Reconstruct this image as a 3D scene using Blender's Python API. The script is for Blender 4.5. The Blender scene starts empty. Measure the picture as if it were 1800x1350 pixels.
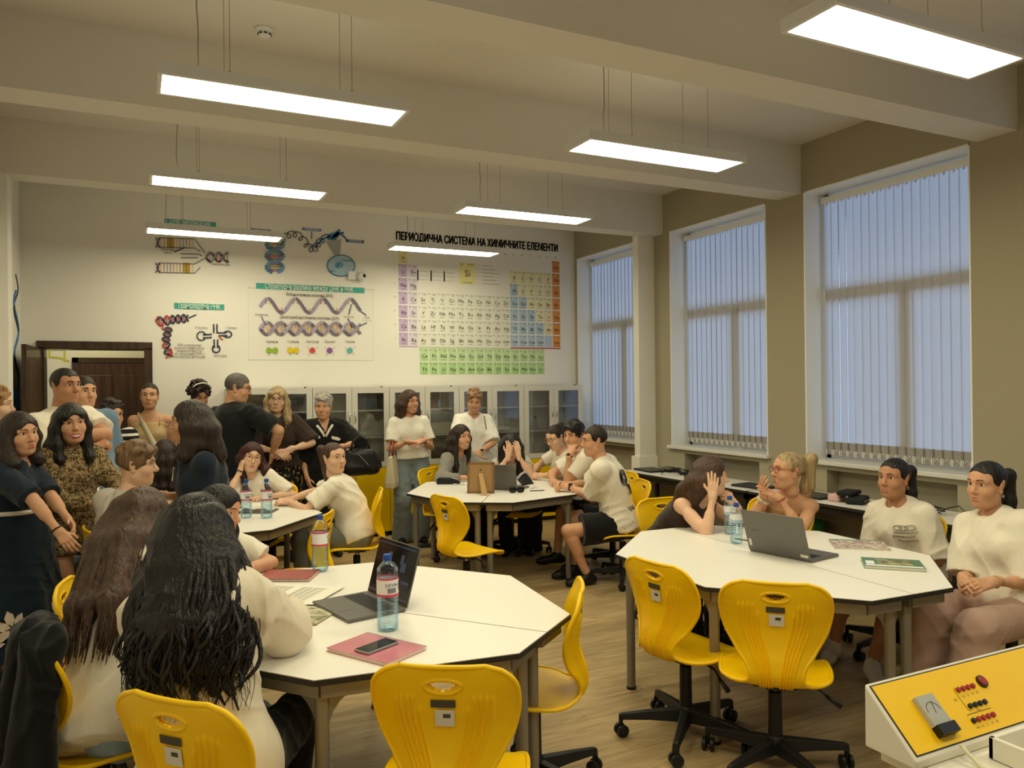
import bpy, bmesh, math, random
import numpy as np
from mathutils import Vector, Matrix, Euler
random.seed(7); np.random.seed(7)
sc = bpy.context.scene
COL = sc.collection
PI = math.pi

# ------------------------------------------------------------------ camera
cam_d = bpy.data.cameras.new('camera'); cam = bpy.data.objects.new('camera', cam_d); COL.objects.link(cam)
cam_d.sensor_width = 36.0; cam_d.lens = 36.0 * 1366.6 / 1800.0; cam_d.clip_start = 0.05
YAW, PITCH, ROLL = .4544, .0022, -.0107
_r = Vector((math.cos(YAW), -math.sin(YAW), 0)); _f = Vector((math.sin(YAW) * math.cos(PITCH), math.cos(YAW) * math.cos(PITCH), math.sin(PITCH)))
_u = _r.cross(_f)
_m = Matrix((_r, _u, -_f)).transposed()
cam.matrix_world = Matrix.Translation((0, 0, 1.67)) @ (_m @ Matrix.Rotation(ROLL, 3, 'Z')).to_4x4()
sc.camera = cam

# ------------------------------------------------------------------ world, view
w = bpy.data.worlds.new('daylight'); sc.world = w; w.use_nodes = True
_bg = w.node_tree.nodes['Background']; _bg.inputs[0].default_value = (.52, .70, 1.0, 1); _bg.inputs[1].default_value = 2.4
sc.view_settings.view_transform = 'Standard'; sc.view_settings.look = 'None'; sc.view_settings.gamma = 1.0
sc.view_settings.use_curve_mapping = False
sc.view_settings.exposure = 0.0
LAMP_COLOR = (1.0, .925, .63); LAMP_POWER = 21.5
try:
    sc.cycles.use_denoising = True; sc.cycles.max_bounces = 8; sc.cycles.transparent_max_bounces = 24
    sc.cycles.diffuse_bounces = 4; sc.cycles.caustics_reflective = False; sc.cycles.caustics_refractive = False
    sc.cycles.sample_clamp_indirect = 4.0; sc.cycles.use_adaptive_sampling = True; sc.cycles.adaptive_threshold = .02
except Exception: pass

# ------------------------------------------------------------------ materials
def lin(h):
    if isinstance(h, (tuple, list)): return tuple(h)
    v = [int(h[i:i + 2], 16) / 255 for i in (0, 2, 4)]
    return tuple(c / 12.92 if c <= .04045 else ((c + .055) / 1.055) ** 2.4 for c in v)
_MC = {}
def mat(name, col, rough=.55, metal=0., spec=.4, noise=None, bump=None, emit=0., trans=0., alpha=1., sheen=0., coat=0., ior=1.45, stretch=(1, 1, 1)):
    """noise=(scale, second colour or amount), bump=(scale, strength, distance)"""
    if name in _MC: return _MC[name]
    m = bpy.data.materials.new(name); m.use_nodes = True; nt = m.node_tree; b = nt.nodes['Principled BSDF']
    c = lin(col); b.inputs['Base Color'].default_value = (*c, 1); b.inputs['Roughness'].default_value = rough
    b.inputs['Metallic'].default_value = metal; b.inputs['Specular IOR Level'].default_value = spec; b.inputs['IOR'].default_value = ior
    b.inputs['Transmission Weight'].default_value = trans; b.inputs['Alpha'].default_value = alpha
    if sheen: b.inputs['Sheen Weight'].default_value = sheen
    if coat: b.inputs['Coat Weight'].default_value = coat
    if emit: b.inputs['Emission Color'].default_value = (*c, 1); b.inputs['Emission Strength'].default_value = emit
    if noise or bump:
        tc = nt.nodes.new('ShaderNodeTexCoord'); mp = nt.nodes.new('ShaderNodeMapping'); mp.inputs['Scale'].default_value = stretch
        nt.links.new(tc.outputs['Object'], mp.inputs['Vector'])
    if noise:
        n = nt.nodes.new('ShaderNodeTexNoise'); n.inputs['Scale'].default_value = noise[0]; n.inputs['Detail'].default_value = 4
        nt.links.new(mp.outputs[0], n.inputs['Vector'])
        r = nt.nodes.new('ShaderNodeValToRGB'); r.color_ramp.elements[0].position = .35; r.color_ramp.elements[1].position = .65
        c2 = lin(noise[1]) if isinstance(noise[1], (str, tuple)) else tuple(x * (1 - noise[1]) for x in c)
        r.color_ramp.elements[0].color = (*c, 1); r.color_ramp.elements[1].color = (*c2, 1)
        nt.links.new(n.outputs['Fac'], r.inputs['Fac']); nt.links.new(r.outputs['Color'], b.inputs['Base Color'])
    if bump:
        n2 = nt.nodes.new('ShaderNodeTexNoise'); n2.inputs['Scale'].default_value = bump[0]; n2.inputs['Detail'].default_value = 3
        nt.links.new(mp.outputs[0], n2.inputs['Vector'])
        bp = nt.nodes.new('ShaderNodeBump'); bp.inputs['Strength'].default_value = bump[1]; bp.inputs['Distance'].default_value = bump[2]
        nt.links.new(n2.outputs['Fac'], bp.inputs['Height']); nt.links.new(bp.outputs[0], b.inputs['Normal'])
    _MC[name] = m; return m
def pane_mat(name, tint, gloss=.12, rough=.02, fk=1.):
    m = bpy.data.materials.new(name); m.use_nodes = True; nt = m.node_tree; nt.nodes.clear()
    o = nt.nodes.new('ShaderNodeOutputMaterial'); t = nt.nodes.new('ShaderNodeBsdfTransparent'); g = nt.nodes.new('ShaderNodeBsdfGlossy'); x = nt.nodes.new('ShaderNodeMixShader')
    t.inputs[0].default_value = (*tint, 1); g.inputs['Roughness'].default_value = rough; g.inputs[0].default_value = (.9, .95, 1, 1)
    f = nt.nodes.new('ShaderNodeFresnel'); f.inputs[0].default_value = 1.5
    a = nt.nodes.new('ShaderNodeMath'); a.operation = 'ADD'; a.inputs[1].default_value = gloss; a.use_clamp = True
    fm = nt.nodes.new('ShaderNodeMath'); fm.operation = 'MULTIPLY'; fm.inputs[1].default_value = fk; nt.links.new(f.outputs[0], fm.inputs[0]); nt.links.new(fm.outputs[0], a.inputs[0]); nt.links.new(a.outputs[0], x.inputs[0]); nt.links.new(t.outputs[0], x.inputs[1]); nt.links.new(g.outputs[0], x.inputs[2]); nt.links.new(x.outputs[0], o.inputs[0])
    return m
def cloth_mat(name, col, k=.5, scale=7., noise=None, stretch=(1, 1, .6)):
    return mat(name, col, rough=.85, spec=.15, bump=(scale, k, .035), noise=noise, sheen=.15, stretch=stretch)

def catmull(P, n):
    P = np.array(P, float); P = np.vstack([2 * P[0] - P[1], P, 2 * P[-1] - P[-2]]); out = []
    for i in range(1, len(P) - 2):
        for t in np.linspace(0, 1, n, endpoint=False):
            out.append(.5 * (2 * P[i] + (P[i + 1] - P[i - 1]) * t + (2 * P[i - 1] - 5 * P[i] + 4 * P[i + 1] - P[i + 2]) * t * t + (3 * P[i] - P[i - 1] - 3 * P[i + 1] + P[i + 2]) * t ** 3))
    out.append(P[-2]); return np.array(out)
# ------------------------------------------------------------------ mesh builder
class MB:
    def __init__(s): s.v = []; s.f = []; s.m = []
    def add(s, vs, fs, mi=0):
        o = len(s.v); s.v += [tuple(v) for v in vs]; s.f += [tuple(i + o for i in f) for f in fs]; s.m += [mi] * len(fs); return s
    def box(s, c, d, rz=0., mi=0, rot=None):
        x, y, z = d[0] / 2, d[1] / 2, d[2] / 2
        R = rot or Matrix.Rotation(rz, 3, 'Z')
        vs = [Vector(c) + R @ Vector((a * x, b * y, e * z)) for a, b, e in ((-1, -1, -1), (1, -1, -1), (1, 1, -1), (-1, 1, -1), (-1, -1, 1), (1, -1, 1), (1, 1, 1), (-1, 1, 1))]
        return s.add(vs, [(3, 2, 1, 0), (4, 5, 6, 7), (0, 1, 5, 4), (1, 2, 6, 5), (2, 3, 7, 6), (3, 0, 4, 7)], mi)
    def b2(s, lo, hi, mi=0): return s.box([(a + b) / 2 for a, b in zip(lo, hi)], [abs(b - a) for a, b in zip(lo, hi)], mi=mi)
    def prism(s, poly, z0, z1, mi=0, side=None):
        n = len(poly); vs = [(p[0], p[1], z0) for p in poly] + [(p[0], p[1], z1) for p in poly]
        s.add(vs, [tuple(range(n - 1, -1, -1)), tuple(range(n, 2 * n))], mi)
        o = len(s.v) - 2 * n
        s.f += [(o + i, o + (i + 1) % n, o + n + (i + 1) % n, o + n + i) for i in range(n)]; s.m += [mi if side is None else side] * n; return s
    def tube(s, pts, r, n=8, mi=0, cap=True):
        pts = [Vector(p) for p in pts]; k = len(pts); r = list(r) if hasattr(r, '__len__') else [r] * k
        base = len(s.v); up = None
        for i, p in enumerate(pts):
            t = (pts[min(i + 1, k - 1)] - pts[max(i - 1, 0)]); t = t.normalized() if t.length > 1e-9 else Vector((0, 0, 1))
            if up is None: up = t.orthogonal().normalized()
            else:
                up = up - t * up.dot(t); up = up.normalized() if up.length > 1e-6 else t.orthogonal().normalized()
            b = t.cross(up)
            for j in range(n):
                a = 2 * PI * j / n; s.v.append(tuple(p + (up * math.cos(a) + b * math.sin(a)) * r[i]))
        for i in range(k - 1):
            for j in range(n):
                j2 = (j + 1) % n; s.f.append((base + i * n + j, base + i * n + j2, base + (i + 1) * n + j2, base + (i + 1) * n + j)); s.m.append(mi)
        if cap:
            s.f.append(tuple(base + j for j in range(n - 1, -1, -1))); s.f.append(tuple(base + (k - 1) * n + j for j in range(n))); s.m += [mi, mi]
        return s
    def lathe(s, prof, n=24, c=(0, 0, 0), mi=0, mis=None):
        base = len(s.v); k = len(prof)
        for r, z in prof:
            for j in range(n):
                a = 2 * PI * j / n; s.v.append((c[0] + r * math.cos(a), c[1] + r * math.sin(a), c[2] + z))
        for i in range(k - 1):
            for j in range(n):
                j2 = (j + 1) % n; s.f.append((base + i * n + j, base + i * n + j2, base + (i + 1) * n + j2, base + (i + 1) * n + j)); s.m.append(mis[i] if mis else mi)
        return s
    def ell(s, c, r, n=12, k=8, mi=0, R=None):
        base = len(s.v); R = R or Matrix.Identity(3)
        for i in range(k + 1):
            th = PI * i / k
            for j in range(n):
                a = 2 * PI * j / n; s.v.append(tuple(Vector(c) + R @ Vector((r[0] * math.sin(th) * math.cos(a), r[1] * math.sin(th) * math.sin(a), r[2] * math.cos(th)))))
        for i in range(k):
            for j in range(n):
                j2 = (j + 1) % n; s.f.append((base + i * n + j, base + (i + 1) * n + j, base + (i + 1) * n + j2, base + i * n + j2)); s.m.append(mi)
        return s
    def ring(s, c, R, r, n=20, k=6, M=None, mi=0):
        M = M or Matrix.Identity(3)
        pts = [Vector(c) + M @ Vector((R[0] * math.cos(2 * PI * j / n), R[1] * math.sin(2 * PI * j / n), 0)) for j in range(n + 1)]
        return s.tube(pts, r, k, mi, cap=False)
    def build(s, name, mats, parent=None, smooth=False, bevel=0., loc=None, seg=2, weld=False):
        me = bpy.data.meshes.new(name); me.from_pydata([tuple(v) for v in s.v], [], s.f)
        for m in (mats if isinstance(mats, (list, tuple)) else [mats]): me.materials.append(m)
        if any(s.m): me.polygons.foreach_set('material_index', s.m)
        if smooth is True: me.polygons.foreach_set('use_smooth', [True] * len(s.f))
        me.update()
        o = bpy.data.objects.new(name, me); COL.objects.link(o)
        if weld:
            bm = bmesh.new(); bm.from_mesh(me); bmesh.ops.remove_doubles(bm, verts=bm.verts, dist=1e-5); bm.to_mesh(me); bm.free()
        if smooth == 'auto':
            for p in me.polygons: p.use_smooth = True
            bm = bmesh.new(); bm.from_mesh(me)
            for e in bm.edges:
                if len(e.link_faces) == 2 and e.calc_face_angle(0) > .7: e.smooth = False
            bm.to_mesh(me); bm.free()
        if loc: o.location = loc
        if parent: o.parent = parent
        if bevel:
            b = o.modifiers.new('bevel', 'BEVEL'); b.width = bevel; b.segments = seg; b.limit_method = 'ANGLE'; b.angle_limit = .6
        return o
def tag(o, label=None, cat=None, group=None, kind=None):
    if label: o['label'] = label
    if cat: o['category'] = cat
    if group: o['group'] = group
    if kind: o['kind'] = kind
    return o
def thing(name, label, cat, loc=(0, 0, 0), rz=0., group=None):
    o = bpy.data.objects.new(name, None); COL.objects.link(o); o.location = loc; o.rotation_euler = (0, 0, rz); o.empty_display_size = .1
    return tag(o, label, cat, group)
def struct(o): return tag(o, kind='structure')
def dup(root, loc, rz, label, group=None, skip=()):
    r = root.copy(); COL.objects.link(r); r.location = loc; r.rotation_euler = (0, 0, rz); r['label'] = label
    if group: r['group'] = group
    for ch in list(root.children):
        c = ch.copy(); COL.objects.link(c); c.parent = r
        for g in ch.children:
            d = g.copy(); COL.objects.link(d); d.parent = c
    return r
def text_batch(items):
    """items: list of (string, size, align). Returns list of (verts Nx3 array, faces)"""
    obs = []
    for t, size, al in items:
        cu = bpy.data.curves.new('t', 'FONT'); cu.body = t; cu.size = size; cu.align_x = al; cu.align_y = 'CENTER'; cu.resolution_u = 2
        o = bpy.data.objects.new('t', cu); COL.objects.link(o); obs.append(o)
    dg = bpy.context.evaluated_depsgraph_get(); out = []
    for o in obs:
        me = bpy.data.meshes.new_from_object(o.evaluated_get(dg))
        out.append(([v.co.copy() for v in me.vertices], [tuple(p.vertices) for p in me.polygons]))
        bpy.data.meshes.remove(me)
    for o in obs:
        cu = o.data; bpy.data.objects.remove(o); bpy.data.curves.remove(cu)
    return out
_TQ = []
def text_into(mb, s, size, org, ex, ey, mi=0, align='CENTER', sx=1.0, fit=None):
    """queue lettering: org centre, ex/ey unit vectors of the plane"""
    _TQ.append((mb, s, size, Vector(org), Vector(ex), Vector(ey), mi, align, sx, fit))
def flush_text():
    res = text_batch([(q[1], q[2], q[7]) for q in _TQ])
    for q, (vs, fs) in zip(_TQ, res):
        k = q[8] if not q[9] else q[9] / max(max(v.x for v in vs) - min(v.x for v in vs), 1e-6)
        q[0].add([q[3] + q[4] * v.x * k + q[5] * v.y for v in vs], fs, q[6])
    _TQ.clear()

M_black = mat('black_plastic', '1B1B1C', rough=.45)
# ------------------------------------------------------------------ the room (X along the end wall, Y towards it, camera above the origin)
RX, BY, LX, FY, CZ, BZ = 5.278, 8.88, -.967, -2.2, 3.753, 3.324
M_white = mat('white_paint', 'EAE6DE', rough=.8, spec=.2, bump=(90, .05, .002))
M_ceil = mat('ceiling_paint', 'D6D0C6', rough=.9, spec=.1, bump=(60, .04, .002))
M_taupe = mat('taupe_paint', 'A59D88', rough=.8, spec=.2, bump=(90, .05, .002))
M_beam = mat('beam_paint', 'DAD5CB', rough=.85, spec=.15)
M_trimw = mat('window_white', 'F0F0EC', rough=.35)
def floor_mat():
    m = bpy.data.materials.new('oak_vinyl_planks'); m.use_nodes = True; nt = m.node_tree; N = nt.nodes; L = nt.links; b = N['Principled BSDF']
    tc = N.new('ShaderNodeTexCoord'); mp = N.new('ShaderNodeMapping'); L.new(tc.outputs['Object'], mp.inputs[0])
    br = N.new('ShaderNodeTexBrick'); br.offset = .37; br.inputs['Scale'].default_value = 1; br.inputs['Brick Width'].default_value = 1.25; br.inputs['Row Height'].default_value = .185
    br.inputs['Mortar Size'].default_value = .0012; br.inputs['Color1'].default_value = (.8, .8, .8, 1); br.inputs['Color2'].default_value = (1.08, 1.08, 1.08, 1); br.inputs['Mortar'].default_value = (.45, .45, .45, 1); br.inputs['Bias'].default_value = 0
    L.new(mp.outputs[0], br.inputs['Vector'])
    mp2 = N.new('ShaderNodeMapping'); mp2.inputs['Scale'].default_value = (1.3, 11, 1); L.new(tc.outputs['Object'], mp2.inputs[0])
    n = N.new('ShaderNodeTexNoise'); n.inputs['Scale'].default_value = 2.2; n.inputs['Detail'].default_value = 8; n.inputs['Distortion'].default_value = 1.2; L.new(mp2.outputs[0], n.inputs['Vector'])
    r = N.new('ShaderNodeValToRGB'); r.color_ramp.elements[0].position = .3; r.color_ramp.elements[0].color = (*lin('A0865C'), 1); r.color_ramp.elements[1].position = .72; r.color_ramp.elements[1].color = (*lin('C6AE82'), 1)
    L.new(n.outputs['Fac'], r.inputs[0])
    x = N.new('ShaderNodeMix'); x.data_type = 'RGBA'; x.blend_type = 'MULTIPLY'; x.inputs['Factor'].default_value = 1
    L.new(r.outputs[0], x.inputs['A']); L.new(br.outputs['Color'], x.inputs['B']); L.new(x.outputs['Result'], b.inputs['Base Color'])
    b.inputs['Roughness'].default_value = .42; b.inputs['Specular IOR Level'].default_value = .4
    return m
struct(MB().b2((LX - .5, FY - .3, -.1), (RX + .9, 11.3, 0)).build('floor', floor_mat()))
struct(MB().b2((LX - .5, FY - .3, CZ), (RX + .6, BY + .3, CZ + .12)).build('ceiling', M_ceil))
# end wall with the door opening
DX0, DX1, DZ = -.79, .135, 2.10
mb = MB(); mb.b2((LX - .3, BY, 0), (DX0, BY + .22, CZ)); mb.b2((DX1, BY, 0), (RX + .4, BY + .22, CZ)); mb.b2((DX0, BY, DZ), (DX1, BY + .22, CZ))
struct(mb.build('wall_back', M_white))
struct(MB().b2((LX - .2, FY, 0), (LX, BY, CZ)).build('wall_left', M_white))
struct(MB().b2((LX - .2, FY - .2, 0), (RX + .5, FY, CZ)).build('wall_front', M_white))
# window wall: piers, parapets, lintels around three (and one unseen) openings
WIN = [(7.40, 8.815), (5.42, 6.854), (3.47, 4.97), (1.5, 3.02), (-.5, 1.02)]
WZ0, WZ1, WD = 1.007, 3.332, .30
mb = MB(); edges = [FY] + [e for a, b in reversed(WIN) for e in (a, b)] + [BY]
for a, b in zip(edges[::2], edges[1::2]): mb.b2((RX, a, 0), (RX + WD + .1, b, CZ))
NICHE = {0: None}
for a, b in WIN:
    mb.b2((RX, a, WZ1), (RX + WD + .1, b, CZ))
    # parapet with a shallow radiator niche under the sill
    n0, n1 = a + .12, b - .22
    mb.b2((RX, a, 0), (RX + WD + .1, n0, WZ0 - .03)); mb.b2((RX, n1, 0), (RX + WD + .1, b, WZ0 - .03))
    mb.b2((RX, n0, .93), (RX + WD + .1, n1, WZ0 - .03)); mb.b2((RX + .14, n0, 0), (RX + WD + .1, n1, .93))
struct(mb.build('wall_right', M_taupe))
# white reveals and sills
for i, (a, b) in enumerate(WIN):
    mb = MB(); e = .012
    mb.b2((RX - .004, b - e, WZ0), (RX + WD, b, WZ1)); mb.b2((RX - .004, a, WZ0), (RX + WD, a + e, WZ1)); mb.b2((RX - .004, a, WZ1 - e), (RX + WD, b, WZ1))
    struct(mb.build('trim_%d' % (i + 1), M_trimw))
    struct(MB().b2((RX - .05, a - .03, WZ0 - .035), (RX + WD, b + .03, WZ0)).build('window_sill', mat('sill_stone', 'D8D6D0', rough=.35), bevel=.006))
    o = MB(); xw = RX + WD - .06
    fr = .055
    mb = MB(); mb.b2((xw, a, WZ0), (xw + .06, a + fr, WZ1)); mb.b2((xw, b - fr, WZ0), (xw + .06, b, WZ1)); mb.b2((xw, a, WZ0), (xw + .06, b, WZ0 + fr)); mb.b2((xw, a, WZ1 - fr), (xw + .06, b, WZ1))
    tz = WZ0 + 1.42; mb.b2((xw - .012, a, tz - .06), (xw + .07, b, tz + .06)); ym = (a + b) / 2 - .08; mb.b2((xw - .012, ym - .055, WZ0), (xw + .07, ym + .055, tz))
    wn = struct(mb.build('window_%d' % (i + 1), M_trimw))
    tag(MB().b2((xw + .03, a, WZ0), (xw + .036, b, WZ1)).build('pane', pane_mat('window_glass', (.95, .98, 1), .0), wn))
# beams, column, pillar
for nm, y0, y1 in (('trim_beam', 3.141, 3.415), ('trim_beam', 4.995, 5.261), ('trim_beam', 6.969, 7.20), ('trim_beam', 1.25, 1.52), ('trim_beam', -.65, -.38)):
    struct(MB().b2((LX, y0, BZ), (RX, y1, CZ)).build(nm, M_beam))
mb = MB(); mb.b2((5.062, 7.14, .87), (RX, 7.22 + .02, BZ)); mb.b2((5.03, 7.11, 0), (RX, 7.26, .87))
struct(mb.build('trim_column', M_white))
struct(MB().b2((LX, 6.969, 0), (-.84, 7.20, BZ)).build('trim_pillar', M_white))
# skirting
M_skirt = mat('skirting', '6E5C47', rough=.5)
struct(MB().b2((DX1 + .1, BY - .015, 0), (RX, BY, .07)).build('baseboard_back', M_skirt))
struct(MB().b2((LX, FY, 0), (LX + .015, 6.969, .07)).build('baseboard_left', M_skirt))
struct(MB().b2((RX - .015, FY, 0), (RX, 7.11, .07)).build('baseboard_right', M_skirt))
# corridor behind the open door
M_corr = mat('corridor_paint', 'DCD3B4', rough=.8)
mb = MB(); mb.b2((-1.6, 10.62, 0), (.75, 10.75, 2.9)); mb.b2((-1.7, BY + .22, 0), (-1.6, 10.75, 2.9)); mb.b2((.62, BY + .22, 0), (.75, 10.75, 2.9)); mb.b2((-1.7, BY + .22, 2.9), (.75, 10.75, 3.0))
struct(mb.build('wall_corridor', M_corr))
M_dark = mat('dark_wood', '46301F', rough=.4, noise=(5, '2E1D12'), stretch=(6, 6, .5), coat=.2)
M_dark2 = mat('dark_wood_door', '4F3421', rough=.45, noise=(4, '38241612'[:6]), stretch=(6, 6, .4))
mb = MB(); mb.b2((-.575, 10.58, 0), (.14, 10.62, 2.0)); d3 = struct(mb.build('door_1', M_dark2))
mb = MB()
for x in (-.5, -.15): mb.b2((x, 10.565, .25), (x + .28, 10.58, .95)); mb.b2((x, 10.565, 1.1), (x + .28, 10.58, 1.85))
mb.build('door_panel', M_dark2, d3, bevel=.006)
mb = MB(); mb.b2((-.64, 10.57, 0), (-.575, 10.62, 2.06)); mb.b2((.14, 10.57, 0), (.205, 10.62, 2.06)); mb.b2((-.64, 10.57, 2.0), (.205, 10.62, 2.06)); mb.build('door_frame', M_dark, d3)
# classroom door: dark frame and leaf swung in against the left wall
mb = MB(); t = .065
mb.b2((DX0 - .05, BY - .03, 0), (DX0 + .02, BY + .23, DZ)); mb.b2((DX1 - .02, BY - .03, 0), (DX1 + .055, BY + .23, DZ)); mb.b2((DX0 - .05, BY - .03, DZ - .02), (DX1 + .055, BY + .23, DZ + .06))
struct(mb.build('door_2', M_dark, bevel=.005))
leaf = thing('door_leaf', 'dark brown panelled door leaf swung open against the left wall', 'door', (DX0 - .02, BY - .06, 0), math.radians(-92.5))
mb = MB(); mb.b2((0, -.02, .01), (.86, .02, 2.08)); mb.build('leaf_panel', M_dark, leaf, bevel=.004)
mb = MB()
for s_ in (-1, 1):
    for z0, z1 in ((.2, .9), (1.05, 1.95)):
        mb.b2((.12, .02 * s_ - .004, z0), (.74, .02 * s_ + .004, z1))
mb.build('raised_panel', M_dark2, leaf, bevel=.004)
M_metal = mat('brushed_steel', 'B9BABB', rough=.32, metal=.9)
mb = MB()
for s_ in (-1, 1): mb.b2((.77, .022 * s_ - .004, .96), (.82, .022 * s_ + .004, 1.16)); mb.tube([(.795, .02 * s_, 1.06), (.795, .06 * s_, 1.06), (.69, .06 * s_, 1.06)], .009)
mb.build('handle', M_metal, leaf, smooth='auto')

# ------------------------------------------------------------------ pendant lamps
M_lampframe = mat('lamp_frame_white', 'DADAD8', rough=.4)
M_cable = mat('cable_grey', '8B8880', rough=.5)
M_wire = mat('steel_wire', '9A9A98', rough=.35, metal=.8)
def lamp_mat(nm='lamp_diffuser', k=1.):
    m = bpy.data.materials.new(nm); m.use_nodes = True; b = m.node_tree.nodes['Principled BSDF']
    b.inputs['Base Color'].default_value = (.8, .8, .8, 1); b.inputs['Emission Color'].default_value = (*LAMP_COLOR, 1); b.inputs['Emission Strength'].default_value = LAMP_POWER * k
    return m
M_lamp = lamp_mat(); M_added_uplight = lamp_mat('added_uplight', .06)  # second material: weak upward glow added to lift the dark ceiling
LAMPZ = 3.146; LL, LW = 1.19, .255
def make_lamp(label, loc, top):
    t = thing('pendant_lamp', label, 'lamp', loc, 0, 'suspended panel lamps')
    mb = MB(); f = .02
    mb.b2((-f, -f, 0), (0, LW + f, .045)); mb.b2((LL, -f, 0), (LL + f, LW + f, .045)); mb.b2((0, -f, 0), (LL, 0, .045)); mb.b2((0, LW, 0), (LL, LW + f, .045)); mb.b2((-f, -f, .045), (LL + f, LW + f, .055))
    mb.build('frame', M_lampframe, t)
    mb = MB(); mb.add([(0, 0, .006), (0, LW, .006), (LL, LW, .006), (LL, 0, .006)], [(0, 1, 2, 3)]); mb.build('diffuser', M_lamp, t)
    mb = MB(); mb.add([(0, 0, .058), (0, LW, .058), (LL, LW, .058), (LL, 0, .058)], [(3, 2, 1, 0)]); mb.build('added_uplight_sheet', M_added_uplight, t)  # glowing sheet added on top of the lamp to brighten the ceiling
    for x in (.3, .9):
        for y in (.0, LW):
            MB().tube([(x, y, .05), (x, y + .004, .3), (x, y, top - LAMPZ)], .0018, 5).build('suspension_wire', M_wire, t)
            MB().lathe([(0.0, .0), (.007, 0), (.007, .015), (0, .015)], 8, (x, y, .055)).build('wire_clip', M_metal, t)
    rnd = random.Random(label)
    xx = .16; pts = [(xx + rnd.uniform(-.006, .006), .1 + rnd.uniform(-.006, .006), .05 + (top - LAMPZ - .05) * i / 8) for i in range(9)]
    mb = MB().tube(pts, .0032, 6)
    c = Vector(pts[-1]); mb.tube([c + Vector((-.03 + .03 * math.cos(a * .8), 0, -.045 + .03 * math.sin(a * .8))) for a in range(9)], .0025, 5)
    mb.build('power_cable', M_cable, t, smooth=True)
    MB().lathe([(0.028, 0), (.028, -.02), (.02, -.028), (0, -.028)], 14, (xx, .1, top - LAMPZ)).build('ceiling_rose', M_cable, t, smooth='auto')
    return t
LY = [.55, 2.422, 4.241, 6.156, 8.09]
def lamp_at(lab, x, yf):
    y0 = yf - LW; top = CZ
    for a, b in ((3.141, 3.415), (4.995, 5.261), (6.969, 7.20)):
        if a < y0 + .1 < b: top = BZ
    return make_lamp(lab, (x, y0, LAMPZ), top)
XL, XR = .140, 2.492
lamp_at('glowing panel lamp nearest the camera of those on the left side', XL, LY[2])
lamp_at('glowing panel lamp second from the camera in the left row', XL, LY[3])
lamp_at('glowing panel lamp over the DNA posters, farthest of the left row', XL, LY[4])
lamp_at('largest glowing panel lamp, cut into the top right picture corner', XR, LY[1])
lamp_at('glowing panel lamp second from the camera in the right row', XR, LY[2])
lamp_at('glowing panel lamp third from the camera in the right row', XR, LY[3])
lamp_at('glowing panel lamp in front of the periodic table heading', XR, LY[4])
lamp_at('glowing panel lamp of the left row overhead outside the picture', XL, LY[1])
lamp_at('glowing panel lamp behind the camera, left', XL, LY[0])
lamp_at('glowing panel lamp behind the camera, right', XR, LY[0])
cl = thing('added_corridor_lamp', 'unseen round lamp added to brighten the corridor behind the doorway', 'lamp', (-.45, 9.9, 2.9))  # unseen lamp, added because the corridor came out too dark
MB().lathe([(.16, 0), (.16, -.05), (.15, -.055)], 20).build('rim', M_lampframe, cl, smooth='auto'); MB().lathe([(.15, -.05), (.12, -.07), (0, -.08)], 20).build('added_glow_dome', lamp_mat('added_corridor_glow', 2.2), cl, smooth=True)
# ------------------------------------------------------------------ blinds
def blind_mat():
    m = bpy.data.materials.new('blind_fabric'); m.use_nodes = True; nt = m.node_tree; nt.nodes.clear(); L = nt.links
    o = nt.nodes.new('ShaderNodeOutputMaterial'); d = nt.nodes.new('ShaderNodeBsdfDiffuse'); t = nt.nodes.new('ShaderNodeBsdfTranslucent'); x = nt.nodes.new('ShaderNodeMixShader'); x.inputs[0].default_value = .58
    tc = nt.nodes.new('ShaderNodeTexCoord'); n = nt.nodes.new('ShaderNodeTexNoise'); n.inputs['Scale'].default_value = 160
    r = nt.nodes.new('ShaderNodeValToRGB'); r.color_ramp.elements[0].color = (.62, .60, .60, 1); r.color_ramp.elements[1].color = (.74, .72, .73, 1)
    L.new(tc.outputs['Object'], n.inputs['Vector']); L.new(n.outputs['Fac'], r.inputs[0]); L.new(r.outputs[0], d.inputs[0]); L.new(r.outputs[0], t.inputs[0])
    L.new(d.outputs[0], x.inputs[1]); L.new(t.outputs[0], x.inputs[2]); L.new(x.outputs[0], o.inputs[0]); return m
M_blind = blind_mat()
M_blindw = mat('blind_weight', '8F877C', rough=.7)
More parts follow.
